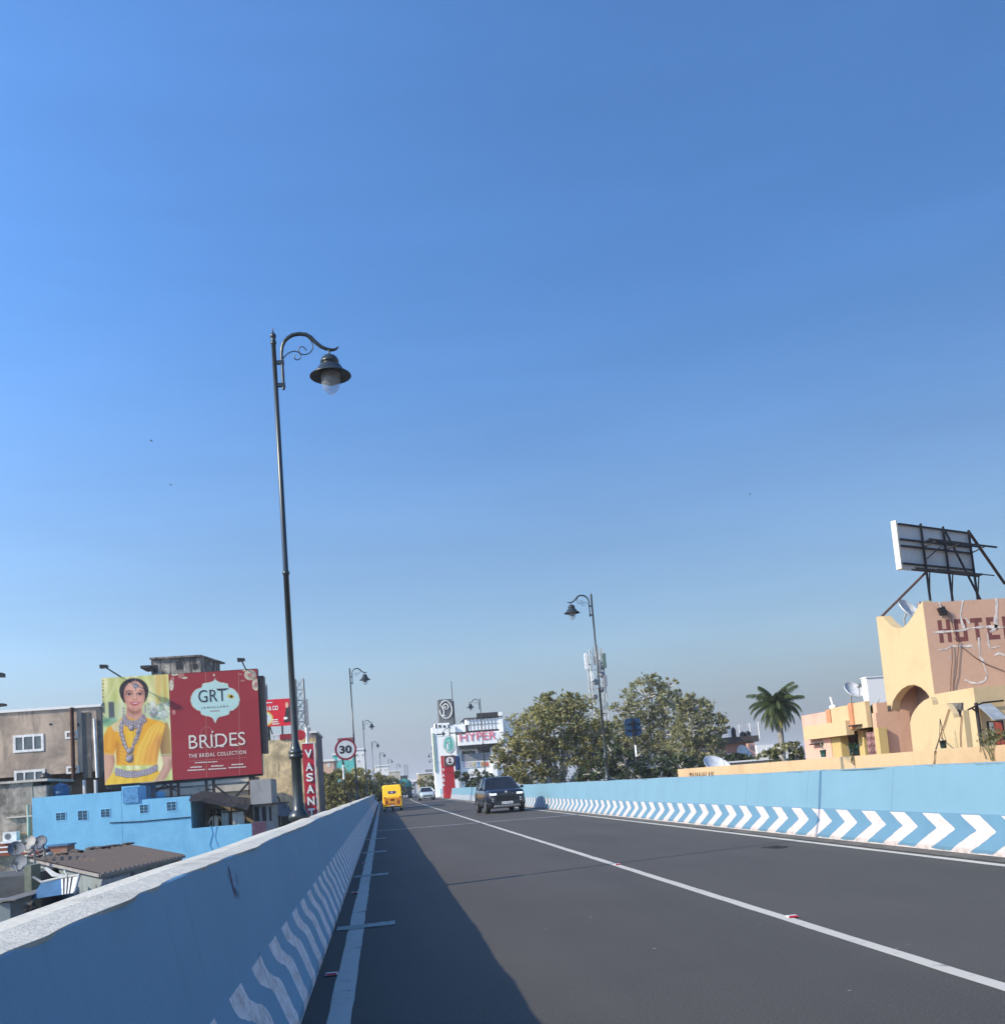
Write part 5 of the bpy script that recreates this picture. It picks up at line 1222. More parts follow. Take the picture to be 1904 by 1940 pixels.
for k, (q_, m_) in enumerate(((1, C(235, 190, 69, .8)), (.82, (.62, .66, .5, 1)), (.62, (.55, .62, .68, 1)))): mb.disc((c.x, Yr - .012 - .004 * k, c.z), r_ * q_, r_ * q_, 24, plain('badge_%d' % k, m_, .5))
mb.disc((c.x, Yr - .028, c.z + r_ * .1), r_ * .24, r_ * .3, 14, M['skin']); mb.disc((c.x, Yr - .026, c.z - r_ * .4), r_ * .4, r_ * .28, 14, M['white']); mb.disc((c.x, Yr - .03, c.z + r_ * .32), r_ * .25, r_ * .16, 14, M['black']); mb.build('round_picture', None, t)
mb = MB(); mb.poly([at(542, 1340, Y=Yr - .02), at(549, 1338, Y=Yr - .02), at(549, 1368, Y=Yr - .02), at(538, 1369, Y=Yr - .02)], plain('board_goods', (.03, .03, .035, 1), .5)); mb.disc(tuple(at(541, 1361, Y=Yr - .025)), .16, .1, 12, M['white']); mb.disc(tuple(at(543.5, 1336, Y=Yr - .025)), .12, .22, 12, PIC['cheek']); mb.build('goods_picture', None, t)
mb = MB()
for px in (470, 503, 510, 535): a_ = at(px, 1380, Y=Yr + .3); mb.bar((a_.x, Yr + .3, X[3] - .2), (a_.x, Yr + .3, zt_), .12)
mb.bar(at(503, 1378, Y=Yr + .3), at(512, 1402, Y=Yr + .3), .08); mb.bar(at(512, 1378, Y=Yr + .3), at(520, 1402, Y=Yr + .3), .08); mb.build('support_frame', M['steel'], t)
# dish on the lower wall
def dish(name, lab, c, r, az, el, col, stand=.6, band=None, group=None):
    """shallow reflector facing azimuth az (deg, 0 = +y, 90 = +x), tilted up el"""
    t = thing(name, lab, 'satellite dish', (c.x, c.y, c.z - stand - r), group)
    ax = Vector((math.sin(math.radians(az)) * math.cos(math.radians(el)), math.cos(math.radians(az)) * math.cos(math.radians(el)), math.sin(math.radians(el))))
    mb = MB(); k = [(r * i / 6, .28 * r * (i / 6) ** 2) for i in range(7)]
    mb.lathe(c, [(max(q, .001), z) for q, z in k] + [(r * 1.02, .28 * r + .01), (r, .28 * r - .02)] + [(max(q, .001), z - .025) for q, z in k[::-1]], 28, None, ax); mb.build('reflector', col, t)
    u = ax.orthogonal().normalized(); dn = Vector((0, 0, -1)) - ax * Vector((0, 0, -1)).dot(ax); dn = dn.normalized() if dn.length > .01 else u
    fc = c + ax * r * 1.0 + dn * r * .25
    mb = MB(); mb.tube([c + dn * r * .98 + ax * r * .28, fc], .016, 6); mb.lathe(fc, [(.05, -.08), (.05, .06), (.001, .07)], 10, None, -ax); mb.build('feed_arm', M['galv'], t)
    mb = MB(); mb.tube([c - ax * .02, c - ax * .18 + Vector((0, 0, -.1)), Vector((c.x, c.y, c.z - .1)) - ax * .18 + Vector((0, 0, -stand - r * .8))], .03, 8); mb.build('mount', M['galv'], t)
    return t
DW = plain('dish_white', (.60, .61, .62, 1), .5); DGY = plain('dish_grey', (.12, .135, .16, 1), .7)
dish('satellite_dish', 'small dish on the dark wall left of the near lamp base', at(533, 1536, Y=66), .55, 150, 30, DGY, .3)

# ------------------------------------------------------------------ lattice masts
def mast(name, lab, px0, px1, pt, pb, Y, bays, ant=True, m=None, zb=None):
    a_ = at((px0 + px1) / 2, (pt + pb) / 2, Y=Y); w = (px1 - px0) * Y / F / 2; z0 = at(px0, pb, Y=Y).z if zb is None else zb; z1 = at(px1, pt, Y=Y).z
    t = thing(name, lab, 'mast', (a_.x, Y, z0)); m = m or M['galv']
    mb = MB(); cs = [(-1, -1), (1, -1), (1, 1), (-1, 1)]
    for sx, sy in cs: mb.bar((a_.x + sx * w * 1.1, Y + sy * w * 1.1, z0), (a_.x + sx * w, Y + sy * w, z1), .09)
    for i in range(bays):
        za, zb_ = z0 + (z1 - z0) * i / bays, z0 + (z1 - z0) * (i + 1) / bays
        for (ax, ay), (bx, by) in zip(cs, cs[1:] + cs[:1]):
            mb.bar((a_.x + ax * w, Y + ay * w, za), (a_.x + bx * w, Y + by * w, zb_), .05); mb.bar((a_.x + bx * w, Y + by * w, za), (a_.x + ax * w, Y + ay * w, zb_), .05); mb.bar((a_.x + ax * w, Y + ay * w, za), (a_.x + bx * w, Y + by * w, za), .05)
    mb.build('lattice', m, t)
    return t, a_.x, w, z0, z1
t, x_, w_, z0, z1 = mast('telecom_mast', 'grey lattice mast with antennas just right of the near lamp post', 562.5, 577, 1286, 1392, 81, 8, True, None, 4.0)
mb = MB()
for (dx, f0, f1, r_) in ((-w_ * 1.5, .55, .80, .10), (w_ * 1.6, .45, .75, .11), (w_ * 2.0, .2, .42, .10), (-w_ * 1.3, .1, .3, .12), (w_ * 1.2, .0, .2, .1)):
    za, zb_ = z0 + (z1 - z0) * f0, z0 + (z1 - z0) * f1; mb.box(x_ + dx - r_, x_ + dx + r_, 80.4 - r_, 80.4 + r_, za, zb_); mb.bar((x_ + dx, 80.4, (za + zb_) / 2), (x_, 81, (za + zb_) / 2), .06)
mb.build('antenna_panel', M['grey'], t)
t, x_, w_, z0, z1 = mast('telecom_mast', 'thin lattice mast between the maroon hoarding and the red rooftop board', 497, 505, 1297, 1330, 88, 5, False, None, 5.0)
t, x_, w_, z0, z1 = mast('telecom_mast', 'tall telecom mast with long white antenna panels behind the right-hand trees', 1117, 1143, 1232, 1330, 112, 10, True, None, -6.5)
for k, (px0, px1, ya, yb, mm) in enumerate(((1108, 1113.5, 1238, 1268, M['white']), (1142, 1148, 1238, 1266, plain('antenna_green', (.10, .16, .13, 1), .6)), (1124, 1128, 1244, 1260, M['grey']), (1133, 1138, 1250, 1274, M['grey']), (1144, 1150, 1280, 1300, M['grey']), (1119, 1124, 1272, 1290, M['white']))):
    q = ext(px0, px1, ya, yb, 110.5); mb = MB(); mb.box(q[0], q[1], 110.4, 110.7, q[2], q[3]); mb.bar(((q[0] + q[1]) / 2, 110.7, (q[2] + q[3]) / 2), (x_ + w_ * (-1 if k in (0, 5) else 1), 111.2, (q[2] + q[3]) / 2 - .4), .10); mb.build('antenna_panel', mm, t)
mb = MB()
for px, pt in ((1122, 1226), (1131, 1222), (1138, 1228), (1127, 1230)): a_ = at(px, pt, Y=112); mb.tube([a_, (a_.x, 112, z1 - 1)], .06, 6)
for k in range(5): a_ = at(1121 + rr(0, 20), 1265 + 14 * k, Y=110.8); mb.lathe(a_, [(.001, 0), (.34, .02), (.36, .2), (.001, .25)], 12, None, (0, -1, 0))
build_each(mb, 'aerial', M['grey'], t)

# ------------------------------------------------------------------ trees: trunk with limbs, crown of leaf cards
LG = leafmat('leaf_olive', [(.045, .046, .010, 1), (.13, .123, .028, 1), (.20, .188, .055, 1), (.285, .258, .10, 1)])
LG2 = leafmat('leaf_grey_green', [(.045, .050, .015, 1), (.12, .122, .042, 1), (.18, .182, .075, 1), (.26, .25, .125, 1)])
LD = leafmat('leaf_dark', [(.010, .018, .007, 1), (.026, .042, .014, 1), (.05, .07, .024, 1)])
TWIG = plaster('pale_twig', (.55, .52, .48, 1), (.18, .16, .14, 1), .4, 1.5)
def tree(name, lab, base, lobes, leaves, size, mat, trunk=.28, group=None, limbs=14, hollow=.55):
    """lobes: (dx, dy, z, rx, rz) crown lumps around base (z absolute)"""
    t = thing(name, lab, 'tree', base, group)
    rnd = random.Random(hash((round(base[0], 2), round(base[1], 2))) & 0xffff)
    bx, by, bz = base
    lowest = min(l_[2] - l_[4] for l_ in lobes)
    fork = max(bz + 1.5, bz + (lowest - bz) * .7)
    mb = MB()
    mb.tube([(bx, by, bz - .2), (bx + .1, by, (bz + fork) / 2), (bx, by, fork)], [trunk * 1.35, trunk * 1.05, trunk], 9)
    for (dx, dy, z, rx, rz) in lobes:
        e = Vector((bx + dx, by + dy, z)); s_ = Vector((bx, by, fork)); md = (s_ + e) / 2 + Vector((rnd.uniform(-.5, .5), rnd.uniform(-.5, .5), .3))
        mb.tube([s_, md, e], [trunk * .7, trunk * .42, trunk * .2], 6)
        for k in range(limbs):
            an = rnd.uniform(0, 2 * math.pi); el = rnd.uniform(-.2, 1.2)
            d = Vector((math.cos(an) * math.cos(el) * rx, math.sin(an) * math.cos(el) * rx, math.sin(el) * rz)) * rnd.uniform(.65, .98)
            mid = e + d * .5 + Vector((rnd.uniform(-.2, .2), rnd.uniform(-.2, .2), rnd.uniform(0, .3))) * rx * .3
            mb.tube([e - d * .12, mid, e + d], [trunk * .22, trunk * .15, trunk * .06], 5, None, False)
    mb.build('trunk', TWIG, t)
    # leaf clumps: sprays of small leaves, gaps between sprays
    v = []; f = []
    tot = sum(l_[3] ** 2 for l_ in lobes)
    for (dx, dy, z, rx, rz) in lobes:
        nl = int(leaves * rx * rx / tot); ncl = max(6, nl // 26)
        for c_ in range(ncl):
            while True:
                p = Vector((rnd.uniform(-1, 1), rnd.uniform(-1, 1), rnd.uniform(-1, 1)))
                if hollow < p.length < 1.08: break
            cc = Vector((bx + dx + p.x * rx, by + dy + p.y * rx, z + p.z * rz)); cr = rx * rnd.uniform(.10, .24)
            for q in range(26):
                o = Vector((rnd.gauss(0, 1), rnd.gauss(0, 1), rnd.gauss(0, .8))) * cr * .55
                n_ = Vector((rnd.gauss(0, 1), rnd.gauss(0, 1), rnd.gauss(.5, 1))).normalized(); u = n_.orthogonal().normalized(); w = n_.cross(u)
                an = rnd.uniform(0, 6.28); uu = u * math.cos(an) + w * math.sin(an); ww = n_.cross(uu); s_ = size * rnd.uniform(.6, 1.25)
                pc = cc + o; k = len(v)
                v += [tuple(pc - uu * s_), tuple(pc + ww * s_ * .45), tuple(pc + uu * s_), tuple(pc - ww * s_ * .45)]; f.append((k, k + 1, k + 2, k + 3))
    mb = MB(); mb.v = v; mb.f = f; mb.m = [0] * len(f); mb.sm = [False] * len(f)
    mb.build('crown', mat, t)
    return t
def ptree(name, lab, px, Y, lob, leaves, size, mat, trunk=.28, group=None, hollow=.5):
    """lob: (px, py, rpx[, rzpx, dy]) outline lumps in photo pixels at depth Y"""
    b_ = at(px, 1480, Y=Y); L = []
    for q in lob:
        c = at(q[0], q[1], Y=Y); r_ = q[2] * Y / F; rz = (q[3] if len(q) > 3 else q[2] * .9) * Y / F
        L.append((c.x - b_.x, (q[4] if len(q) > 4 else rr(-.3, .3) * r_), c.z, r_, rz))
    return tree(name, lab, (b_.x, Y, GZ), L, leaves, size, mat, trunk, group)
G_R = 'leafy trees right of the flyover'
ptree('leafy_tree', 'big round olive tree left of the right-hand lamp post, nearest the SUV', 1050, 78,
      [(1050, 1375, 62), (1000, 1390, 48), (1095, 1368, 52), (965, 1425, 32), (1010, 1440, 52), (1070, 1440, 58), (1120, 1430, 44), (1040, 1345, 34), (1085, 1338, 28), (950, 1445, 22), (1125, 1395, 38), (1140, 1440, 36), (1150, 1400, 30), (985, 1455, 34)], 26000, .145, LG, .34, G_R)
ptree('leafy_tree', 'tallest grey-green tree in the middle of the clump, with airy top', 1220, 84,
      [(1225, 1325, 46), (1190, 1350, 38), (1262, 1340, 38), (1215, 1385, 50), (1170, 1400, 40), (1255, 1395, 44), (1200, 1440, 52), (1250, 1445, 50), (1160, 1450, 40), (1268, 1302, 22), (1238, 1298, 22)], 18000, .145, LG2, .32, G_R)
ptree('leafy_tree', 'right-hand grey-green tree of the clump beside the pink roof', 1325, 80,
      [(1318, 1345, 34), (1345, 1380, 32), (1305, 1385, 36), (1330, 1425, 38), (1290, 1430, 36), (1360, 1430, 22), (1300, 1332, 20), (1365, 1405, 14)], 12000, .14, LG2, .28, G_R)
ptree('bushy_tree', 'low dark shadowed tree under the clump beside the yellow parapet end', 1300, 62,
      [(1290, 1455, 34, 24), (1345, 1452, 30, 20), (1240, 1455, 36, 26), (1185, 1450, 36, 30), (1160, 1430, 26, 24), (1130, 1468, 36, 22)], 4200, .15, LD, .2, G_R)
ptree('bushy_tree', 'small trimmed dark green tree below the supermarket front', 885, 118, [(872, 1472, 16, 13), (895, 1470, 18, 14), (920, 1474, 16, 12), (930, 1480, 14, 10), (905, 1484, 24, 10)], 2600, .20, LD, .18)
G_L = 'trees along the left side of the flyover'
for i, (px, Y, lob, n_, s_, mm, lab) in enumerate((
    (640, 98, [(640, 1492, 34, 32), (615, 1500, 26, 34), (668, 1490, 26, 28), (640, 1520, 40, 26), (690, 1500, 22, 22)], 8500, .20, LG, 'olive tree right beside the tall red sign'),
    (690, 112, [(685, 1478, 22, 22), (706, 1486, 22, 24), (668, 1500, 26, 24), (700, 1505, 26, 18)], 5500, .21, LG, 'olive tree behind the speed limit sign post'),
    (722, 130, [(722, 1482, 18, 18), (738, 1492, 18, 18), (706, 1492, 18, 18), (722, 1502, 24, 14)], 3600, .22, LG2, 'grey-green tree behind the third left lamp'),
    (745, 140, [(742, 1484, 13, 12), (757, 1490, 13, 12), (730, 1490, 12, 12)], 1800, .22, LG2, 'hazy tree above the yellow rickshaw roof'),
    (768, 190, [(764, 1487, 10, 8), (776, 1490, 8, 8)], 900, .26, LG2, 'far hazy tree behind the lorry'),
    (835, 150, [(832, 1470, 10, 16), (842, 1478, 9, 14), (824, 1482, 9, 12)], 1300, .22, LD, 'dark tree at the left foot of the supermarket'),
    (808, 185, [(803, 1480, 10, 12), (813, 1482, 9, 12), (795, 1486, 8, 9)], 1100, .24, LG, 'plant-covered tree behind the pale car'))):
    ptree('leafy_tree', lab, px, Y, lob, n_, s_, mm, .2, G_L if i < 5 else G_R)

# ------------------------------------------------------------------ far buildings on the left and at the end of the road
def simple(name, lab, px0, px1, pt, Y, dep, mat, wins=(), cat='building', roof=True, extra=None):
    t = thing(name, lab, cat, (at((px0 + px1) / 2, 1480, Y=Y).x, Y, GZ))
    mb = MB(); q = fb(mb, px0, px1, pt, None, Y, dep); mb.build('wall', mat, t)
    if roof: mb = MB(); mb.box(q[0] - .15, q[1] + .15, Y - .15, Y + dep + .15, q[3] + .002, q[3] + .25); mb.build('roof', M['whitewall'], t)
    for (a_, b_, c_, d_) in wins: window(t, a_, b_, c_, d_, Y, 2, M['whitewall'], M['pane'], .1)
    return t, q
simple('peach_house', 'small peach house right of the tall red sign', 612, 634, 1443, 120, 8, plaster('peach_wall', (.60, .40, .30, 1), (.4, .25, .2, 1), .4), [(620, 626, 1447, 1453)])
simple('turquoise_building', 'turquoise building under the speed limit sign', 632, 672, 1430, 150, 10, plaster('turquoise_wall', (.10, .45, .42, 1), (.25, .5, .42, 1), .45), [(640, 645, 1436, 1441), (652, 657, 1436, 1441), (662, 667, 1436, 1441)])
simple('white_block', 'white block between the speed sign post and the second lamp', 671, 692, 1421, 165, 10, M['whitewall'], [(674, 679, 1428, 1433), (684, 689, 1428, 1433), (676, 681, 1440, 1445)])
t, q = simple('maroon_board', 'faded maroon rooftop board behind the speed limit sign', 641, 672, 1398, 175, .6, plain('faded_maroon', (.17, .07, .07, 1), .8), (), 'billboard', False)
simple('pale_house', 'pale far house among the left-hand trees', 712, 738, 1452, 210, 9, M['whitewall'], [(718, 722, 1457, 1461), (728, 732, 1457, 1461)])
simple('pale_house', 'cream far house above the yellow rickshaw', 738, 760, 1462, 260, 9, plaster('cream_far', (.5, .45, .36, 1), (.3, .26, .2, 1), .4), [(744, 748, 1466, 1469)])
t, q = simple('overgrown_house', 'tan far house draped with plants behind the pale car', 795, 822, 1466, 230, 9, plaster('tan_far', (.45, .36, .24, 1), (.12, .11, .07, 1), .5, .5), [(800, 804, 1474, 1479), (811, 815, 1474, 1479)])
mb = MB(); x0, x1, z0, z1 = ext(806, 820, 1458, 1466, 229); mb.box(x0, x1, 230, 236, z0, z1); mb.build('roof_room', M['grey'], t)
# footbridge over the road end
t = thing('footbridge', 'dark far footbridge across the end of the road behind the lorry', 'bridge', (at(765, 1480, Y=300).x, 300, GZ))
x0, x1, z0, z1 = ext(748, 790, 1478, 1483, 300)
mb = MB(); mb.box(x0, x1, 300, 303, z0, z1 + .1); mb.build('deck', M['whitewall'], t)
mb = MB(); a_ = ext(752, 772, 1470, 1478, 300); mb.box(a_[0], a_[1], 300.1, 302.9, z1 + .1, a_[3]); mb.build('cabin', M['dark'], t)
mb = MB()
for px in (754, 786): p_ = at(px, 1490, Y=300); mb.box(p_.x - .4, p_.x + .4, 300.5, 302.5, GZ, z0)
build_each(mb, 'pillar', M['grey'], t)
for (px0, px1, pt, lab) in ((766, 768, 1448, 'very faint far radio mast, left of a pair'), (771, 773, 1449, 'very faint far radio mast, right of a pair')):
    mast('radio_mast', lab, px0, px1, pt, 1474, 320, 8, False, M['grey'])
# distant built-up skyline, one hazy mass on each side
rnd = random.Random(3)
def skyline(px0, px1, py, Y0, n_, seed, lab):
    rnd = random.Random(seed); cols = [M['whitewall'], BEIGE, PEACH, M['grey'], BRN]
    for i in range(n_):
        px = px0 + (px1 - px0) * (i + .5) / n_ + rnd.uniform(-4, 4); Y = Y0 + rnd.uniform(0, 120); w = rnd.uniform(12, 26) * 250 / Y
        simple('far_house', lab % ('%s' % ('first', 'second', 'third', 'fourth', 'fifth', 'sixth', 'seventh', 'eighth', 'ninth', 'tenth', 'eleventh', 'twelfth')[i]), px - w / 2, px + w / 2, py - .0787 * (px - 724) + rnd.uniform(-9, 5), Y, 10, rnd.choice(cols), [(px - w * .3, px - w * .1, py - .0787 * (px - 724) + 6, py - .0787 * (px - 724) + 9)] if rnd.random() < .6 else ())
skyline(1375, 1520, 1492, 220, 8, 5, '%s far house from the left, on the low skyline beyond the pink roof')

# ------------------------------------------------------------------ supermarket
Yk = 140.0
z8 = 400 / 1687.
def kp(x, y): return (1580 + x * z8) / 2.01681, (2600 + y * z8) / 2.01681
def kb(mb, x0, x1, y0, y1, Y=Yk, dep=.3, m=None):
    a_ = kp(x0, y0); b_ = kp(x1, y1); q = ext(a_[0], b_[0], a_[1], b_[1], Y); mb.box(q[0], q[1], Y, Y + dep, q[2], q[3], m); return q
a_ = kp(400, 1400); base = at(a_[0], a_[1], Y=Yk)
WW = plaster('bright_white_wall', (.90, .90, .86, 1), (.68, .68, .65, 1), .28)
t = thing('supermarket', 'white supermarket with red HYPER lettering and dark window bands', 'building', (base.x + 5, Yk, GZ))
mb = MB()
A = ext(kp(345, 0)[0], kp(1450, 0)[0], kp(0, 850)[1], kp(0, 1400)[1], Yk)
qa = kb(mb, 345, 720, 745, 2200, Yk, 2.5); kb(mb, 720, 1440, 1040, 2200, Yk + .5, 8); qb = kb(mb, 719, 1450, 855, 1030, Yk - .9, 9)
kb(mb, 345, 580, 690, 770, Yk - .02, 2.4); kb(mb, 580, 840, 715, 840, Yk + .4, 8); qc = kb(mb, 850, 1375, 600, 850, Yk + .3, 7); kb(mb, 1375, 1440, 510, 850, Yk + .2, 7.2)
kb(mb, 1440, 1640, 640, 1100, Yk + 1, 6); kb(mb, 1265, 1350, 1040, 1800, Yk - .1, .6)
mb.build('wall', WW, t)
mb = MB(); kb(mb, 322, 348, 850, 1480, Yk - .15, .5, plain('green_edge', (.30, .42, .28, 1), .6)); mb.build('corner_trim', None, t)
mb = MB(); kb(mb, 1020, 1372, 520, 612, Yk + .25, .3, M['dark']); kb(mb, 820, 1440, 590, 600, Yk + .0, 8, M['dark']); kb(mb, 840, 1376, 800, 830, Yk + .24, .2, M['dark']); kb(mb, 840, 880, 720, 820, Yk + .22, .2, M['dark']); mb.build('roof_opening', None, t)
mb = MB()
for i in range(8): kb(mb, 905 + 58 * i, 911 + 58 * i, 615, 800, Yk + .2, .1)
kb(mb, 850, 1372, 700, 706, Yk + .2, .1); build_each(mb, 'panel_joint', M['grey'], t)
mb = MB(); kb(mb, 780, 1000, 1140, 1290, Yk + .42, .1); kb(mb, 1040, 1260, 1060, 1290, Yk + .42, .1); kb(mb, 735, 1440, 1032, 1088, Yk - .5, 1.0); mb.build('window_band', M['darkglass'], t)
mb = MB(); kb(mb, 770, 1250, 1175, 1290, Yk + .38, .03); mb.build('shutter', M['grey'], t)
mb = MB(); kb(mb, 790, 1260, 1300, 1400, Yk + .40, .08, M['whitewall'])
for i, cc in enumerate(((.5, .42, .5, 1), (.55, .5, .5, 1), (.55, .5, .3, 1), (.2, .35, .5, 1), (.5, .25, .1, 1), (.5, .12, .08, 1))): kb(mb, 810 + 70 * i, 862 + 70 * i, 1315, 1390, Yk + .37, .02, plain('poster_%d' % i, cc, .6, 0, .4, 4))
mb.build('poster_row', None, t)
mb = MB(); kb(mb, 352, 372, 705, 770, Yk - .08, .1); kb(mb, 405, 440, 720, 760, Yk - .08, .1); kb(mb, 480, 510, 725, 760, Yk - .08, .1); kb(mb, 555, 575, 715, 770, Yk - .08, .1); kb(mb, 575, 840, 838, 850, Yk - .05, .1); kb(mb, 370, 480, 860, 874, Yk - .05, .1); mb.build('trim_detail', M['dark'], t)
mb = MB(); o_ = at(*kp(752, 1028), Y=Yk - .95); e_ = at(*kp(1335, 985), Y=Yk - .95); u_ = at(*kp(752, 895), Y=Yk - .95)
mb.text('HYPER', (o_.x, Yk - .95, (o_.z + e_.z) / 2 + .35), (1, 0, 0), (0, 0, 1), e_.x - o_.x, u_.z - o_.z, plain('faded_red_letter', C(238, 120, 135, .95), .5, 0, .15, .6), .0, .04); mb.build('lettering', None, t)
mb = MB(); c = at(*kp(572, 1030), Y=Yk - .05); rx = 78 * z8 / 2.0168 * Yk / F; rz = 118 * z8 / 2.0168 * Yk / F
ring(mb, (c.x, 0, c.z), rx * 1.12, rx * 1.24, Yk - .06, 30, plain('logo_pale', (.5, .55, .52, 1), .5)) if False else None
TQ = plain('logo_teal', (.12, .46, .40, 1), .5, 0, .1)
mb.disc((c.x, Yk - .06, c.z), rx * 1.25, rz * 1.22, 28, plain('logo_ring', (.48, .55, .52, 1), .5)); mb.disc((c.x, Yk - .07, c.z), rx * 1.12, rz * 1.1, 28, M['white']); mb.disc((c.x, Yk - .08, c.z), rx, rz, 28, TQ)
mb.disc((c.x - rx * .35, Yk - .09, c.z - rz * .25), rx * .2, rz * .6, 16, M['white']); mb.disc((c.x, Yk - .09, c.z + rz * .3), rx * .5, rz * .3, 16, plain('logo_light', (.45, .65, .62, 1), .5)); mb.disc((c.x + rx * .15, Yk - .10, c.z + rz * .32), rx * .28, rz * .16, 14, TQ); mb.build('round_emblem', None, t)
mb = MB()
for (x0, x1, y0, y1) in ((372, 470, 905, 910), (372, 378, 905, 1330), (385, 470, 1325, 1332)): kb(mb, x0, x1, y0, y1, Yk - .03, .04)
mb.build('panel_frame', plain('pale_green_line', (.45, .52, .42, 1), .6), t)
# rooftop block with the ringed P
t = thing('logo_tower', 'dark grey rooftop block bearing a white ringed letter P', 'sign', (base.x + 4.5, Yk + 3, qa[3]))
mb = MB(); q = kb(mb, 412, 640, 305, 745, Yk + 2, 3.2); mb.build('block', plaster('slate_block', (.115, .12, .125, 1), (.22, .22, .21, 1), .4, .8), t)
mb = MB(); kb(mb, 640, 662, 330, 700, Yk + 2.4, 2.5); mb.build('side_frame', M['steel'], t)
mb = MB(); c = at(*kp(522, 472), Y=Yk + 2); k_ = z8 / 2.0168 * (Yk + 2) / F
def kc(x, y): return (c.x + (x - 522) * k_, Yk + 1.94, c.z - (y - 472) * k_)
mb.tube([kc(522 + 98 * math.cos(an), 472 - 142 * math.sin(an)) for an in [math.radians(150 - 11 * i) for i in range(31)]], 8.5 * k_, 6)
mb.tube([kc(*p) for p in ((440, 405), (462, 420), (480, 450), (490, 500), (484, 545), (470, 575))], 9 * k_, 6); mb.tube([kc(*p) for p in ((478, 470), (480, 410), (510, 380), (550, 390), (568, 425), (550, 465), (520, 468), (508, 440), (520, 420))], [8 * k_] * 6 + [11 * k_, 14 * k_, 12 * k_], 6); mb.tube([kc(*p) for p in ((455, 575), (480, 560), (510, 578))], 8 * k_, 6)
mb.build('ringed_letter', M['white'], t)
mb = MB(); p_ = at(*kp(628, 300), Y=Yk + 3); mb.tube([(p_.x, Yk + 3, q[3]), (p_.x, Yk + 3, q[3] + 2.7)], .05, 6); build_each(mb, 'aerial', M['steel'], t)
# red pylon sign by the road
Yp = 112.0
q = ext(kp(512, 0)[0], kp(672, 0)[0], kp(0, 1210)[1], kp(0, 1400)[1], Yp)
t = thing('pylon_sign', 'red pylon sign with a round white portrait badge and letters down its side', 'sign', ((q[0] + q[1]) / 2, Yp, GZ))
mb = MB(); q1 = kb(mb, 512, 668, 1385, 1900, Yp, 1.2, M['red']); kb(mb, 512, 668, 1385, 1392, Yp - .03, .03, M['maroon']); kb(mb, 515, 668, 1490, 1497, Yp - .03, .03, M['maroon']); mb.build('panel', None, t)
mb = MB(); q2 = kb(mb, 505, 672, 1212, 1382, Yp - .05, 1.2); mb.build('badge_panel', plain('pylon_brown', (.10, .045, .045, 1), .6), t)
mb = MB(); c = at(*kp(587, 1296), Y=Yp - .1); r_ = 62 * z8 / 2.0168 * Yp / F
mb.disc((c.x, Yp - .09, c.z), r_, r_, 24, M['white']); mb.disc((c.x - r_ * .05, Yp - .10, c.z + r_ * .15), r_ * .28, r_ * .38, 14, M['skin']); mb.disc((c.x, Yp - .105, c.z - r_ * .45), r_ * .5, r_ * .25, 14, M['black']); mb.disc((c.x - r_ * .05, Yp - .11, c.z + r_ * .42), r_ * .28, r_ * .18, 14, M['black']); mb.build('portrait_badge', None, t)
mb = MB(); q3 = kb(mb, 468, 510, 1215, 1900, Yp + .1, 1.0); mb.build('side_strip', plain('pylon_side', C(205, 60, 66, .7), .5), t)
mb = MB()
for ch, y in zip('VASA', (1470, 1560, 1640, 1715)):
    o_ = at(*kp(462, y), Y=Yp + .02); mb.text(ch, (o_.x, Yp + .03, o_.z), (1, 0, 0), (0, 0, 1), 46 * z8 / 2.0168 * Yp / F, 52 * z8 / 2.0168 * Yp / F, M['white'], .04, .03)
mb.build('lettering', None, t)
mb = MB(); kb(mb, 680, 725, 1215, 1450, Yp + .4, 1.0, plain('pylon_blue', (.04, .14, .38, 1), .5)); kb(mb, 725, 752, 1225, 1440, Yp + .7, .8, plain('pylon_navy', (.02, .03, .08, 1), .5)); mb.build('blue_panel', None, t)
# ------------------------------------------------------------------ right: hotel, cream house, hoarding from behind
CRM = plaster('cream_plaster', (.50, .385, .225, 1), (.40, .29, .165, 1), .40, .5, .85, .5, .1)
CRM2 = plaster('cream_parapet', (.51, .365, .215, 1), (.41, .27, .155, 1), .42, .6, .85, .6, .1)
BRW = plaster('brown_plaster', (.52, .33, .235, 1), (.36, .215, .15, 1), .40, .45, .9, .4, .1)
PNK = plaster('pink_plaster', (.60, .36, .285, 1), (.42, .24, .2, 1), .4, .7)
WASH = plain('white_patch', (.62, .56, .52, 1), .9, 0, .3, 6)
HOTL = plain('brown_letter', (.175, .055, .05, 1), .8)
def z4(x, y): return (3040 + x * 800 / 1904) / 2.01681, (2480 + y * 800 / 1904) / 2.01681
def z5(x, y): return (3300 + x * 540 / 1746) / 2.01681, (1960 + y * 540 / 1746) / 2.01681
YC = 27.0
c0 = at(1760, 1236, Y=YC); XC = c0.x
TER = .25                                                  # terrace level
t = thing('hotel_building', 'cream and brown hotel with faded HOTEL lettering and an arched opening', 'building', (XC, YC, GZ))
def cy(p): q = at(p[0], p[1], X=XC); return (XC, q.y, q.z)
top = cy((1751, 1138)); ztop = top[2]
yl = cy((1671, 1260))[1]
scoop = [(150, 1285), (232, 1276), (262, 1312), (310, 1365), (370, 1412), (430, 1427), (490, 1415), (545, 1360), (600, 1285), (650, 1200), (700, 1125), (745, 1085)]
pts = [cy(z5(*p)) for p in scoop]
pts[0] = (XC, yl, pts[0][2]); pts[-1] = (XC, YC, ztop)
arch = [(1232, 500), (1226, 450), (1190, 395), (1140, 350), (1080, 326), (1020, 332), (965, 365), (920, 415), (885, 475), (870, 560)]
ap = [cy(z4(*p)) for p in arch]
zb_ = cy(z4(835, 572))[2]
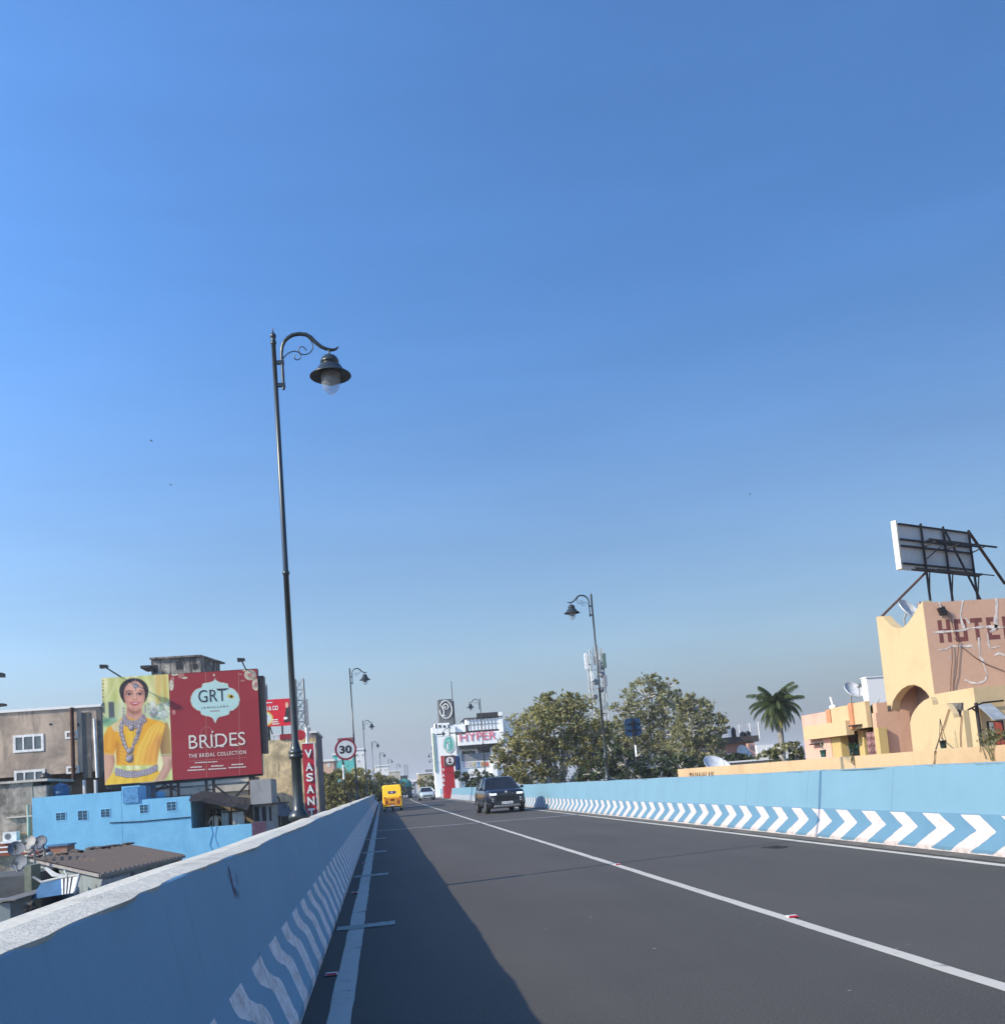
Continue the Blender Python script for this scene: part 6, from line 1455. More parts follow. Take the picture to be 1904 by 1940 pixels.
outer = pts + [(XC, YC, TER), (XC, ap[0][1], TER)] + ap + [(XC, ap[-1][1], zb_), (XC, yl, zb_)]
mb = MB(); mb.prism(outer, (.28, 0, 0)); mb.build('cream_wall', CRM, t)
mb = MB()
mb.box(XC + .9, XC + 1.0, YC + .3, yl - .1, TER, zb_ + 1.4); mb.build('arch_back_wall', plaster('mauve_plaster', (.32, .23, .22, 1), (.2, .14, .13, 1), .4), t)
mb = MB(); mb.box(XC + .29, XC + 6, yl - .25, yl, TER, min(p[2] for p in pts) - .1); mb.box(XC + .29, XC + 6, YC + .2, yl - .25, min(p[2] for p in pts) - .9, min(p[2] for p in pts) - .75); mb.build('rear_wall', BRW, t)
# brown face with lettering
xr_ = XC + 9
mb = MB(); zbr_ = at(*z4(1400, 505), Y=YC).z
mb.box(XC + .002, xr_, YC - .002, YC + .28, zbr_, ztop - .05); mb.box(at(*z4(1512, 600), Y=YC).x, xr_, YC - .002, YC + .28, TER, zbr_); mb.build('brown_wall', BRW, t)
mb = MB(); o_ = at(*z5(948, 1605), Y=YC - .02); e1 = at(*z5(1305, 1603), Y=YC - .02); u_ = at(*z5(948, 1325), Y=YC - .02)
wl = (e1.x - o_.x); hl = u_.z - o_.z
def slab(x0, y0, x1, y1):       # letter strokes, in z5 survey pixels
    a_ = at(*z5(x0, y1), Y=YC - .02); b_ = at(*z5(x1, y0), Y=YC - .02); mb.poly([(a_.x, YC - .006, a_.z), (b_.x, YC - .006, a_.z), (b_.x, YC - .006, b_.z), (a_.x, YC - .006, b_.z)], None)
lx, lw, lh, st_ = o_.x, wl * .425, hl, wl * .14
def S_(ch, x):
    A_ = {'H': ((0, 0, st_, lh), (lw - st_, 0, lw, lh), (st_, lh * .4, lw - st_, lh * .6)), 'O': ((0, 0, st_, lh), (lw - st_, 0, lw, lh), (st_, 0, lw - st_, lh * .2), (st_, lh * .8, lw - st_, lh)),
          'T': ((0, lh * .8, lw, lh), (lw / 2 - st_ / 2, 0, lw / 2 + st_ / 2, lh * .8)), 'E': ((0, 0, st_, lh), (st_, 0, lw, lh * .2), (st_, lh * .4, lw * .9, lh * .6), (st_, lh * .8, lw, lh)), 'L': ((0, 0, st_, lh), (st_, 0, lw, lh * .2))}[ch]
    for (x0, z0, x1, z1) in A_: mb.poly([(x + x0, YC - .006, o_.z + z0), (x + x1, YC - .006, o_.z + z0), (x + x1, YC - .006, o_.z + z1), (x + x0, YC - .006, o_.z + z1)])
for i, ch in enumerate('HOTEL'): S_(ch, lx + i * wl * .565)
mb.build('lettering', HOTL, t)
mb = MB(); rnd = random.Random(11)
def patch(pl_, w0):          # filler smeared over cracks, ragged ribbons
    P = [at(*z5(*p), Y=YC - .02) for p in pl_]; L_ = []; Rr = []
    sub = []
    for a_, b_ in zip(P, P[1:]):
        k = max(2, int((b_ - a_).length / .10))
        for i in range(k): sub.append(a_ + (b_ - a_) * i / k)
    sub.append(P[-1])
    for i, p in enumerate(sub):
        d = (sub[min(i + 1, len(sub) - 1)] - sub[max(i - 1, 0)]).normalized(); nx, nz = -d.z, d.x; w = w0 * rnd.uniform(.35, 1.3)
        L_.append((p.x + nx * w, YC - .010, p.z + nz * w)); Rr.append((p.x - nx * w, YC - .010, p.z - nz * w))
    v = []
    for a_, b_ in zip(L_, Rr): v += [a_, b_]
    mb.add(v, [(2 * i, 2 * i + 1, 2 * i + 3, 2 * i + 2) for i in range(len(L_) - 1)])
for pl_, w0 in (([(870, 1475), (980, 1468), (1180, 1455), (1340, 1420), (1500, 1405), (1746, 1412)], .035), ([(1225, 1080), (1210, 1180), (1195, 1260), (1215, 1350), (1245, 1430)], .045), ([(1640, 1050), (1645, 1200), (1632, 1330), (1640, 1410)], .05),
                ([(925, 1695), (1010, 1685), (1090, 1645), (1200, 1650), (1330, 1640), (1380, 1690)], .03), ([(1420, 1540), (1430, 1640), (1440, 1780), (1500, 1860)], .032), ([(1535, 1480), (1540, 1600), (1560, 1672), (1690, 1650)], .028),
                ([(1250, 2058), (1330, 2098), (1420, 2105), (1500, 2075), (1530, 2000), (1495, 1900), (1475, 1840)], .035), ([(935, 1100), (955, 1160), (960, 1290)], .03), ([(1260, 1300), (1310, 1365)], .03), ([(1620, 1760), (1680, 1730), (1746, 1760)], .045), ([(1055, 1810), (1085, 1760)], .02), ([(1560, 1470), (1630, 1430), (1640, 1380)], .05)):
    patch(pl_, w0)
build_each(mb, 'filler_patch', WASH, t)
mb = MB()
for pl_ in (([(960, 1130), (1000, 1230), (1080, 1300), (1120, 1480), (1180, 1600), (1160, 1800), (1145, 2000), (1110, 2120), (1105, 2440)]), ([(1090, 1640), (1100, 1800), (1080, 2000), (1075, 2200), (1055, 2440)]), ([(1205, 1650), (1380, 1790), (1520, 1870), (1746, 1960)]), ([(960, 1140), (1100, 1290)]), ([(1120, 1550), (1185, 1590)])):
    mb.tube([at(*z5(*p), Y=YC - .04) for p in pl_], .011, 5)
build_each(mb, 'cable', plain('cable_brown', (.10, .055, .045, 1), .8), t)
mb = MB(); c = at(*z5(985, 1215), Y=YC - .08); mb.hexa([(c.x - .09, YC - .14, c.z - .12), (c.x + .09, YC - .14, c.z - .12), (c.x + .09, YC - .01, c.z - .12), (c.x - .09, YC - .01, c.z - .12), (c.x - .16, YC - .14, c.z + .1), (c.x + .02, YC - .14, c.z + .14), (c.x + .02, YC - .01, c.z + .14), (c.x - .16, YC - .01, c.z + .1)]); mb.build('insulator', M['steel'], t)
# parapet at the flyover edge, stair wall with a rounded top, low storeys underneath
XP = 8.25
pz = at(1600, 1434, X=XP).z; py1 = at(1284, 1462, X=XP).y
mb = MB(); mb.box(XP, XP + .22, 2, py1, GZ, pz); mb.build('parapet', CRM2, t)
mb = MB(); mb.box(XP + .22, xr_, 2, YC, GZ, TER); mb.box(XP + .22, XC + 8, YC, yl + 9, GZ, TER - .004); mb.build('lower_storey', PEACH, t)
mb = MB()
for (x0, x1, dz) in ((1354, 1372, 0), (1378, 1388, 0), (1392, 1397, .0), (1404, 1413, 0), (1419, 1428, 0), (1434, 1441, 0)):
    pass
p_ = at(1308, 1484, X=XP - .006); e_ = at(1354, 1478, X=XP - .006); u_ = at(1308, 1465.5, X=XP - .006)
mb.text('DHANALAKSHMI'[:8], (XP - .006, p_.y, pz - .40), (0, -1, 0), (0, 0, 1), p_.y - e_.y, .28, M['rust'], .012); mb.build('lettering', None, t)
XS = 11.0
sw = [(1060, 925), (1040, 680), (1055, 610), (1085, 555), (1120, 510), (1165, 470), (1225, 440), (1240, 470), (1250, 512), (1300, 505), (1372, 502), (1405, 545), (1432, 590), (1440, 628), (1503, 620), (1512, 560), (1522, 560), (1555, 890)]
q = [at(*z4(*p), X=XS) for p in sw]
mb = MB(); mb.prism([(XS, q[0].y, TER)] + [(XS, p.y, p.z) for p in q[1:-1]] + [(XS, q[-1].y, TER)], (.12, 0, 0)); mb.build('stair_wall', CRM, t)
mb = MB(); o2 = [at(*z4(*p), X=XS + .3) for p in ((1380, 495), (1505, 490), (1505, 630), (1380, 630))]; mb.prism([(XS + .3, p.y, p.z) for p in o2], (.05, 0, 0)); mb.build('wire_mesh', plaster('grey_mesh', (.20, .19, .18, 1), (.06, .06, .06, 1), .5, 3), t)
mb = MB(); g0 = at(*z4(1525, 600), Y=YC - .3); g1 = at(*z4(1685, 880), Y=YC - .3); mb.box(g0.x, g1.x, YC - .35, YC - .3, TER, g0.z); mb.build('tin_sheet', plaster('grey_brown_tin', (.34, .26, .22, 1), (.2, .15, .13, 1), .4, 1.2), t)
# brown panel left of the arch
bp0, bp1 = at(*z4(735, 482), Y=yl - .5), at(*z4(1030, 700), Y=yl - .5)
mb = MB(); mb.box(at(*z4(740, 700), Y=yl - .3).x, at(*z4(1050, 700), Y=yl - .3).x, yl - .3, yl - .05, TER, at(*z4(900, 570), Y=yl - .3).z)
mb.box(at(*z4(733, 500), Y=yl - .3).x, at(*z4(838, 560), Y=yl - .3).x, yl - .302, yl - .05, at(*z4(900, 570), Y=yl - .3).z, at(*z4(780, 488), Y=yl - .3).z); mb.build('side_wall', BRW, t)
# projecting cream bay at the right edge with awning, red shutter
yb0 = YC - 2.2; bx0 = at(*z4(1648, 600), Y=yb0).x
mb = MB(); zt2 = at(*z4(1700, 345), Y=yb0).z
mb.box(bx0, bx0 + 5, yb0, YC - .01, TER, zt2); mb.build('bay', CRM, t)
mb = MB(); a1, a2 = at(*z4(1690, 500), Y=yb0 - .3), at(*z4(1880, 640), Y=yb0 - .5); mb.hexa([(a1.x, yb0 - .75, a2.z), (a2.x, yb0 - .75, a2.z), (a2.x, yb0 - .70, a2.z), (a1.x, yb0 - .70, a2.z), (a1.x, yb0 - .12, a1.z), (a2.x, yb0 - .12, a1.z), (a2.x, yb0 - .06, a1.z), (a1.x, yb0 - .06, a1.z)]); mb.build('awning', plain('blue_grey_awning', (.24, .27, .30, 1), .6, 0, .2, 4), t)
mb = MB(); w0, w1 = at(*z4(1735, 660), Y=yb0), at(*z4(1900, 800), Y=yb0); mb.box(w0.x, w1.x, yb0 - .03, yb0 + .02, w1.z - .5, w0.z); mb.build('window_opening', M['dark'], t)
mb = MB(); w0, w1 = at(*z4(1785, 670), Y=yb0), at(*z4(1880, 790), Y=yb0); mb.box(w0.x, w1.x, yb0 - .06, yb0 - .03, w1.z - .3, w0.z); mb.build('shutter', plain('red_shutter', (.36, .075, .05, 1), .6, 0, .3, 5), t)
mb = MB(); w0 = at(*z4(1752, 670), Y=yb0); mb.box(w0.x, w0.x + .09, yb0 - .08, yb0 - .03, TER, w0.z); mb.build('pipe', M['galv'], t)
mb = MB(); a_ = at(*z4(1640, 490), Y=yb0 - .1); b_ = at(*z4(1692, 880), Y=yb0 - .1); mb.tube([a_, (b_.x, b_.y, TER)], .05, 8); mb.tube([at(*z4(1565, 555), Y=yb0 - .2), at(*z4(1700, 490), Y=yb0 - .1), at(*z4(1890, 470), Y=yb0 - .1)], .025, 6); mb.tube([at(*z4(1600, 540), Y=yb0 - .2), at(*z4(1660, 580), Y=yb0 - .1)], .025, 6); mb.build('pipe_frame', M['steel'], t)
mb = MB(); mb.tube([at(*z4(1255, 1060), X=XP - .02), at(*z4(1270, 930), X=XP - .02), at(*z4(1310, 800), X=XS - .03), at(*z4(1350, 690), X=XS - .03), at(*z4(1395, 545), X=XS - .03)], .012, 5); mb.tube([at(*z4(1500, 890), X=XS - .03), at(*z4(1495, 780), X=XS - .03), at(*z4(1508, 600), X=XS - .03)], .010, 5); build_each(mb, 'cable', plain('cable_tan', (.30, .16, .09, 1), .8), t)

# dishes and plants of the terrace
dish('satellite_dish', 'pale dish tucked behind the scooped top of the hotel wall', at(*z5(540, 1218), Y=yl - .6), .42, 150, 35, DW, .3)
dish('satellite_dish', 'big white satellite dish above the cream house roof', at(*z4(520, 388), Y=32.5), .36, 165, 38, DW, .3)
mb = None
PLANT = leafmat('pot_leaf', [(.03, .06, .015, 1), (.07, .12, .03, 1), (.13, .17, .05, 1)])
DRY = leafmat('dry_leaf', [(.10, .07, .035, 1), (.17, .12, .06, 1), (.10, .12, .04, 1)])
POTM = plain('pot_dark', (.018, .035, .035, 1), .45); POTG = plain('pot_green', (.03, .09, .085, 1), .4)
def leaves_mb(c, r, n_, s_, rz=None, seed=1):
    rnd = random.Random(seed); mb = MB()
    for i in range(n_):
        d = Vector((rnd.gauss(0, 1), rnd.gauss(0, 1), rnd.gauss(0, 1))).normalized() * rnd.uniform(.2, 1); p = c + Vector((d.x * r, d.y * r, d.z * (rz or r)))
        n2 = Vector((rnd.gauss(0, 1), rnd.gauss(0, 1), rnd.gauss(.3, 1))).normalized(); u = n2.orthogonal().normalized(); w = n2.cross(u); k = s_ * rnd.uniform(.6, 1.3)
        mb.add([p - u * k, p + w * k * .4, p + u * k, p - w * k * .4], [(0, 1, 2, 3)])
    return mb
def pot(name, lab, px, py, pyt, X_, mat, leafy, r_=None, seed=1, hang=False):
    a_ = at(px, py, X=X_); b_ = at(px, pyt, X=X_); h = b_.z - a_.z; r = r_ or h * .42
    t = thing(name, lab, 'plant pot', (a_.x, a_.y, a_.z))
    mb = MB(); mb.lathe(a_, [(r * .8, 0), (r, h * .9), (r * 1.08, h * .9), (r * 1.08, h), (r * .9, h), (r * .85, h * .85), (.001, h * .85)], 18, None, (0, 0, 1)); mb.build('pot', mat, t)
    mb = leaves_mb(Vector((a_.x, a_.y, a_.z + h + leafy[0])), leafy[1], leafy[2], leafy[3], leafy[4], seed); mb.build('foliage', leafy[5], t)
    mb = MB(); rnd = random.Random(seed)
    for k in range(3): mb.tube([(a_.x + rnd.uniform(-.02, .02), a_.y, a_.z + h * .85), (a_.x + rnd.uniform(-.08, .08), a_.y + rnd.uniform(-.05, .05), a_.z + h + leafy[0] * 1.3)], .006, 4)
    mb.build('stem', TWIG, t)
    if hang:
        mb = MB()
        for k in range(3):
            an = 2.1 * k; mb.tube([(a_.x + r * math.cos(an), a_.y + r * math.sin(an), a_.z + h), (a_.x, a_.y, a_.z + h + .42)], .005, 4)
        mb.build('hanger', M['steel'], t)
    return t
XPc = XP + .11
pot('flower_pot', 'dark glossy pot with a thin bare plant on the parapet by the pink wall', *z4(255, 985), z4(255, 918)[1], XPc, POTG, (.10, .07, 24, .018, .12, PLANT), None, 2)
pot('flower_pot', 'leafy green plant in a dark pot on the parapet before the black doorway', *z4(560, 962), z4(560, 900)[1], XPc, POTM, (.03, .09, 70, .022, .08, PLANT), None, 3)
pot('flower_pot', 'small pale-leaved plant on the parapet left of the leafy dark pot', *z4(512, 965), z4(512, 930)[1], XPc, POTG, (.05, .06, 60, .020, .10, PLANT), .035, 4)
pot('hanging_pot', 'dark square-looking hanging pot in front of the rounded cream stair wall', *z4(1347, 905), z4(1347, 832)[1], XS - .35, POTM, (-.10, .06, 16, .02, .05, PLANT), None, 5, True)
a_ = at(*z4(1800, 930), X=XPc); t = thing('creeper', 'straggly dry creeper spilling over the parapet below the red shutter', 'plant', a_)
mb = leaves_mb(Vector((XPc, a_.y - .06, pz + .12)), .24, 330, .026, .13, 8); mb.build('foliage', DRY, t)
mb = MB(); rnd = random.Random(9)
for k in range(9): 
    y_ = a_.y + rnd.uniform(-.25, .2); mb.tube([(XPc, y_, pz + .12), (XP - .03, y_ + rnd.uniform(-.05, .05), pz + .02), (XP - .02, y_ + rnd.uniform(-.1, .1), pz - rnd.uniform(.05, .22))], .006, 4)
mb.build('stem', DRY, t)
a_ = at(*z4(520, 1010), X=XP - .03); t = thing('dry_plant', 'dried plant hanging down the parapet face under the leafy pots', 'plant', a_)
mb = leaves_mb(Vector((XP - .04, a_.y, a_.z + .02)), .035, 60, .022, .13, 6); mb.build('foliage', DRY, t); mb = MB(); mb.tube([(XP - .02, a_.y, pz), (XP - .03, a_.y + .02, a_.z), (XP - .02, a_.y, a_.z - .16)], .007, 5); mb.build('stem', TWIG, t)

# ---- cream and pink house with a balcony band
XH = 15.5
def hz(x, y): q = at(*z4(x, y), X=XH); return q
y0h, y1h = max(hz(730, 600).y, yl + .03), hz(62, 700).y
zt3 = hz(400, 520).z; zb3 = hz(340, 715).z; zsl = hz(340, 770).z
t = thing('cream_house', 'cream and pink flat-roofed house with a shaded veranda beside the hotel', 'house', (XH, (y0h + y1h) / 2, TER))
ym_ = hz(275, 620).y
mb = MB(); mb.box(XH, XH + .2, hz(320, 850).y, y1h, TER, zt3 - .1); mb.box(XH + .2, XH + 5, y1h - .2, y1h, TER, zt3 - .1); mb.build('pink_wall', PNK, t)
mb = MB(); mb.box(XH - .02, XH + .15, hz(530, 600).y, hz(328, 600).y, zsl, zt3 - .02); mb.box(XH - .06, XH + .1, y0h, hz(545, 600).y, zsl + .05, zt3 + .0); mb.box(XH + .15, XH + 5, y0h, y1h - .2, zsl + .1, zt3 - .5)
mb.box(XH - .28, XH - .02, hz(530, 700).y, hz(130, 700).y, zsl - .12, zb3 + .15); mb.build('balcony_band', CRM, t)
mb = MB(); mb.box(XH - .12, XH + .02, hz(548, 600).y, hz(515, 600).y, zsl + .06, zt3 + .02); mb.box(XH - .03, XH + .1, hz(322, 600).y, hz(282, 600).y, zb3 + .1, zt3 - .05); build_each(mb, 'orange_pilaster', plain('orange_plaster', (.50, .22, .11, 1), .8, 0, .15), t)
mb = MB(); mb.box(XH + 1.2, XH + 1.35, y0h, hz(320, 850).y, TER, zsl + .1); mb.build('veranda_wall', plaster('buff_wall', (.42, .33, .16, 1), (.3, .2, .12, 1), .4), t)
mb = MB(); mb.box(XH + .02, XH + .3, hz(405, 850).y, hz(322, 850).y, TER, zsl); mb.box(XH + .02, XH + .3, hz(760, 850).y, hz(722, 850).y, TER, zsl); mb.box(XH + .3, XH + .5, hz(545, 850).y, hz(495, 850).y, TER, zsl); build_each(mb, 'pillar', plaster('yellow_pillar', (.44, .34, .15, 1), (.36, .24, .12, 1), .4), t)
mb = MB(); mb.box(XH + .6, XH + 1.19, hz(490, 850).y, hz(408, 850).y, TER, zsl - .1); mb.build('doorway', M['dark'], t)
mb = MB(); ya, yb_ = hz(712, 850).y, hz(622, 850).y; zc_ = zsl - .1; k = 7
for i in range(k + 1):
    f_ = i / k
    mb.bar((XH + .12, ya + (yb_ - ya) * f_, TER), (XH + .12, ya + (yb_ - ya) * min(1, f_ + .55), min(zc_, TER + (zc_ - TER) * (.55 if f_ < .45 else 1 - f_) / .55 * 1.0)), .035)
    mb.bar((XH + .12, ya + (yb_ - ya) * f_, TER), (XH + .12, ya + (yb_ - ya) * max(0, f_ - .55), min(zc_, TER + (zc_ - TER) * min(1, f_ / .55))), .035)
    mb.bar((XH + .12, ya + (yb_ - ya) * f_, zc_), (XH + .12, ya + (yb_ - ya) * min(1, f_ + .55), max(TER, zc_ - (zc_ - TER) * (min(1, (1 - f_) / .55)))), .035)
    mb.bar((XH + .12, ya + (yb_ - ya) * f_, zc_), (XH + .12, ya + (yb_ - ya) * max(0, f_ - .55), max(TER, zc_ - (zc_ - TER) * min(1, f_ / .55))), .035)
mb.box(XH + .16, XH + .2, ya, yb_, TER, zc_, M['dark']) if False else None
mb.build('lattice_screen', plain('pink_lattice', (.40, .22, .22, 1), .7), t)
mb = MB(); mb.box(XH + .3, XH + .36, ya, yb_, TER, zc_); mb.build('screen_backing', M['dark'], t)
mb = MB(); mb.box(XH - .25, XH - .02, hz(625, 700).y, hz(545, 700).y, zsl + .14, zsl + .18); mb.box(XH - .2, XH - .0, hz(250, 820).y, hz(165, 820).y, zsl - .32, zsl - .28); build_each(mb, 'sunshade', M['steel'], t)
mb = MB(); a_ = at(*z4(335, 500), X=XH + .1); mb.tube([a_, at(*z4(315, 440), X=XH + .1)], .035, 6); mb.ell((a_.x, a_.y, a_.z - .12), .12, .16, .1); mb.build('roof_light', M['whitewall'], t)
q = ext(*[z4(x, 0)[0] for x in (668, 845)], z4(0, 258)[1], z4(0, 700)[1], 44)
t = thing('white_house', 'bright white wall between the dish and the hotel', 'house', (q[0], 44, GZ))
mb = MB(); mb.box(q[0], q[1] + 1, 44, 44.5, GZ, q[3]); mb.build('wall', M['whitewall'], t)
mb = MB(); mb.box(q[0] - .04, q[1] + 1.0, 43.96, 44.54, q[3] + .002, q[3] + .06); mb.build('coping', M['white'], t)
# agave-like plants on the cream house roof
for (x, y, n_, lab, sd) in ((500, 490, 90, 'low dark green plant on the cream house roof beneath the big dish', 1), (670, 480, 60, 'spiky dark plant on the cream house roof by the white wall', 2)):
    a_ = at(*z4(x, y), X=XH + .8); t = thing('roof_plant', lab, 'plant', (a_.x, a_.y, zt3 - .5))
    mb = MB(); rnd = random.Random(sd)
    for k in range(n_ // 4):
        an = rnd.uniform(0, 6.28); d = Vector((math.cos(an) * .5, math.sin(an), rnd.uniform(.35, 1.1))).normalized(); L_ = rnd.uniform(.35, .75) * (1 if sd == 1 else 1.2); s_ = d.cross(Vector((0, 0, 1))).normalized() * .035; b_ = Vector((a_.x + rnd.uniform(-.1, .1), a_.y + rnd.uniform(-.45, .45), zt3 - .4))
        m_ = b_ + d * L_ * .55; e = b_ + d * L_ + Vector((0, 0, -.12 * L_)); mb.add([b_ - s_, b_ + s_, m_ + s_ * 1.5, m_ - s_ * 1.5, e], [(0, 1, 2, 3), (3, 2, 4)])
    mb.build('foliage', LD, t)
    mb = MB(); mb.lathe((a_.x, a_.y, zt3 - .5), [(.12, 0), (.16, .2), (.001, .2)], 12); mb.build('pot', POTM, t)

# ---- hoarding seen from behind, on the hotel roof
def h5(x, y, Y): return at(*z5(x, y), Y=Y)
pa, pb_ = h5(445, 420, YC + .4), h5(1330, 490, YC + 2.1)
zt5 = (h5(440, 140, YC + .4).z + h5(1290, 215, YC + 2.1).z) / 2; zb5 = (h5(500, 700, YC + .4).z + h5(1375, 765, YC + 2.1).z) / 2
dx_ = (pb_ - pa); dx_.z = 0; L_ = dx_.length; u5 = dx_ / L_; n5 = Vector((u5.y, -u5.x, 0))     # n5 points to the camera side
if n5.y > 0: n5 = -n5
def hb(u, d, z): p = Vector((pa.x, pa.y, 0)) + u5 * u + n5 * d; return Vector((p.x, p.y, z))
t = thing('hoarding', 'back of a grey rooftop hoarding on dark steel legs above the hotel', 'billboard', (hb(L_ / 2, 0, 0).x, hb(L_ / 2, 0, 0).y, ztop))
BK = plaster('grey_board_back', (.50, .51, .50, 1), (.38, .39, .38, 1), .4, .8)
mb = MB(); mb.hexa([hb(0, -.02, zb5), hb(L_, -.02, zb5), hb(L_, -.10, zb5), hb(0, -.10, zb5), hb(0, -.02, zt5), hb(L_, -.02, zt5), hb(L_, -.10, zt5), hb(0, -.10, zt5)])
for k in range(7): mb.hexa([hb(L_ * (k + .5) / 7 - .012, -.012, zb5 + .02), hb(L_ * (k + .5) / 7 + .012, -.012, zb5 + .02), hb(L_ * (k + .5) / 7 + .012, -.02, zb5 + .02), hb(L_ * (k + .5) / 7 - .012, -.02, zb5 + .02)] + [hb(L_ * (k + .5) / 7 - .012, -.012, zt5 - .02), hb(L_ * (k + .5) / 7 + .012, -.012, zt5 - .02), hb(L_ * (k + .5) / 7 + .012, -.02, zt5 - .02), hb(L_ * (k + .5) / 7 - .012, -.02, zt5 - .02)])
mb.build('board', BK, t)
mb = MB(); mb.hexa([hb(-.12, .05, zb5 - .0), hb(-.002, .02, zb5 - .02), hb(-.002, -.12, zb5 - .02), hb(-.12, -.12, zb5), hb(-.12, .05, zt5 + .05), hb(-.002, .02, zt5 + .03), hb(-.002, -.12, zt5 + .03), hb(-.12, -.12, zt5 + .05)]); mb.build('end_box', plain('cream_end', (.72, .68, .56, 1), .6), t)
H5 = zt5 - zb5
mb = MB()
for f_ in (.03, .50, .36, .88): mb.bar(hb(.04, .03, zt5 - H5 * f_), hb(L_ - .02, .03, zt5 - H5 * f_), .05)
for u_ in (.29, .60, .97): mb.bar(hb(L_ * u_, .07, zt5 + .04), hb(L_ * u_, .07, ztop - .1), .055)
mb.bar(hb(L_ * .61, .10, zt5 - .1), hb(L_ * .86, .5, ztop - .1), .05)
mb.bar(hb(L_ * .17, .55, zt5 - H5 * .42), hb(L_ * 1.14, .55, zt5 - H5 * .42), .05); mb.bar(hb(L_ * .2, .38, zt5 - H5 * .42), hb(L_ * .98, .38, zt5 - H5 * .42), .04)
for u_ in (.29, .60, .97): mb.bar(hb(L_ * u_, .07, zt5 - H5 * .5), hb(L_ * u_, .6, zt5 - H5 * .42), .035)
mb.bar(hb(L_ * .31, .09, zt5 - H5 * .74), hb(L_ * .44, .3, zt5 - H5 * .48), .03)
zp_ = zb5 - .16
mb.bar(hb(-L_ * .12, .7, zp_), hb(L_ * .78, .7, zp_ - .02), .055); mb.bar(hb(-L_ * .06, .45, zp_ + .03), hb(L_ * .85, .45, zp_), .045); mb.bar(hb(L_ * .1, .85, zp_ - .02), hb(L_ * .9, .85, zp_ - .05), .03)
for u_ in (.29, .60, .97): mb.bar(hb(L_ * u_, .07, zb5 + .02), hb(L_ * (u_ - .2), .75, zp_), .04); mb.bar(hb(L_ * (u_ - .22), .7, zp_), hb(L_ * u_, .07, ztop + .28), .035)
mb.build('support_frame', M['steel'], t)
e5 = cy(z5(240, 1272))
mb = MB(); mb.bar(hb(L_ * .29, .05, zb5 - .05), (XC + .14, yl - .05, e5[2] + .02), .055); mb.bar(hb(L_, .0, zt5 + .02), hb(L_ * 1.6, -.3, zb5 - .1), .07); build_each(mb, 'brace', M['rust'], t)

# ---- far pink house, tanks, grey wall, palm, white far walls
t, q = simple('pink_house', 'pink roofless-looking house with a black stained parapet right of the big trees', 1366, 1432, 1408, 85, 8, plaster('dull_pink', (.44, .24, .18, 1), (.2, .12, .1, 1), .45, .7), [(1378, 1386, 1428, 1446), (1396, 1412, 1424, 1448)], 'house', False)
mb = MB(); mb.box(q[0] - .3, q[1] + .3, 84.6, 93.3, q[3] + .002, q[3] + .55); mb.build('parapet', plaster('black_stained', (.07, .06, .055, 1), (.2, .17, .15, 1), .4, 1.0), t)
mb = MB(); x0, x1, z0, z1 = ext(1420, 1432, 1408, 1450, 83.8); mb.box(x0, x1, 83.8, 84.4, GZ, z1); build_each(mb, 'pillar', PNK, t)
for (px0, px1, pt, pb, lab) in ((1385, 1394, 1378, 1393, 'tall black water tank on the pink house roof'), (1402, 1412, 1386, 1394, 'low black water tank on the pink house roof, left of a pair'), (1412, 1422, 1385, 1393, 'low black water tank on the pink house roof, right of a pair')):
    tank('water_tank', lab, px0, px1, pt, pb + 6, 86, TBL)
for (px, pt, lab) in ((1380, 1374, 'white aerial pole beside the tall black tank'), (1400, 1373, 'thin white aerial pole between the tanks'), (1420, 1370, 'white aerial pole at the right end of the pink roof'), (1436, 1368, 'thin aerial pole right of the pink house')):
    a_ = at(px, pt, Y=87); mb = MB(); mb.tube([(a_.x, 87, q[3] + .3), (a_.x, 87, a_.z)], .05, 6)
    for k in range(3): mb.tube([(a_.x - .3, 87, a_.z - .1 - .12 * k), (a_.x + .3, 87, a_.z - .1 - .12 * k)], .02, 4)
    tag(mb.build('roof_aerial', M['whitewall']), lab, 'aerial')
simple('white_far_house', 'white stepped houses behind the palm', 1436, 1500, 1410, 120, 8, M['whitewall'], [(1442, 1447, 1418, 1424), (1452, 1457, 1416, 1422), (1464, 1470, 1420, 1426)], 'house', False)
t, q = simple('terrace_wall', 'long low grey terrace wall under the palm', 1372, 1520, 1441, 60, .3, plaster('grey_terrace', (.34, .29, .25, 1), (.2, .17, .15, 1), .45, .9), (), 'wall', False)
mb = MB(); mb.box(q[0], q[1], 59.9, 60.4, q[3], q[3] + .1); mb.build('coping', M['whitewall'], t)
dish('satellite_dish', 'white dish low behind the yellow parapet near its left end', at(1357, 1455, Y=50), .75, 160, 50, DW, .5)
dish('satellite_dish', 'small white dish on the pink house wall', at(1407, 1428, Y=82), .7, 160, 20, DW, .3)
ptree('bushy_tree', 'low green shrub mass in front of the pink house', 1405, 72, [(1395, 1438, 18, 12), (1420, 1440, 18, 11), (1380, 1446, 16, 10)], 1500, .16, LD, .12, None)
ptree('bushy_tree', 'grey-green bare-twigged shrub beneath the palm by the cream house', 1490, 50, [(1480, 1428, 22, 18), (1505, 1422, 18, 18), (1455, 1432, 18, 12), (1510, 1440, 14, 12)], 1500, .13, LG2, .12, None, .2)
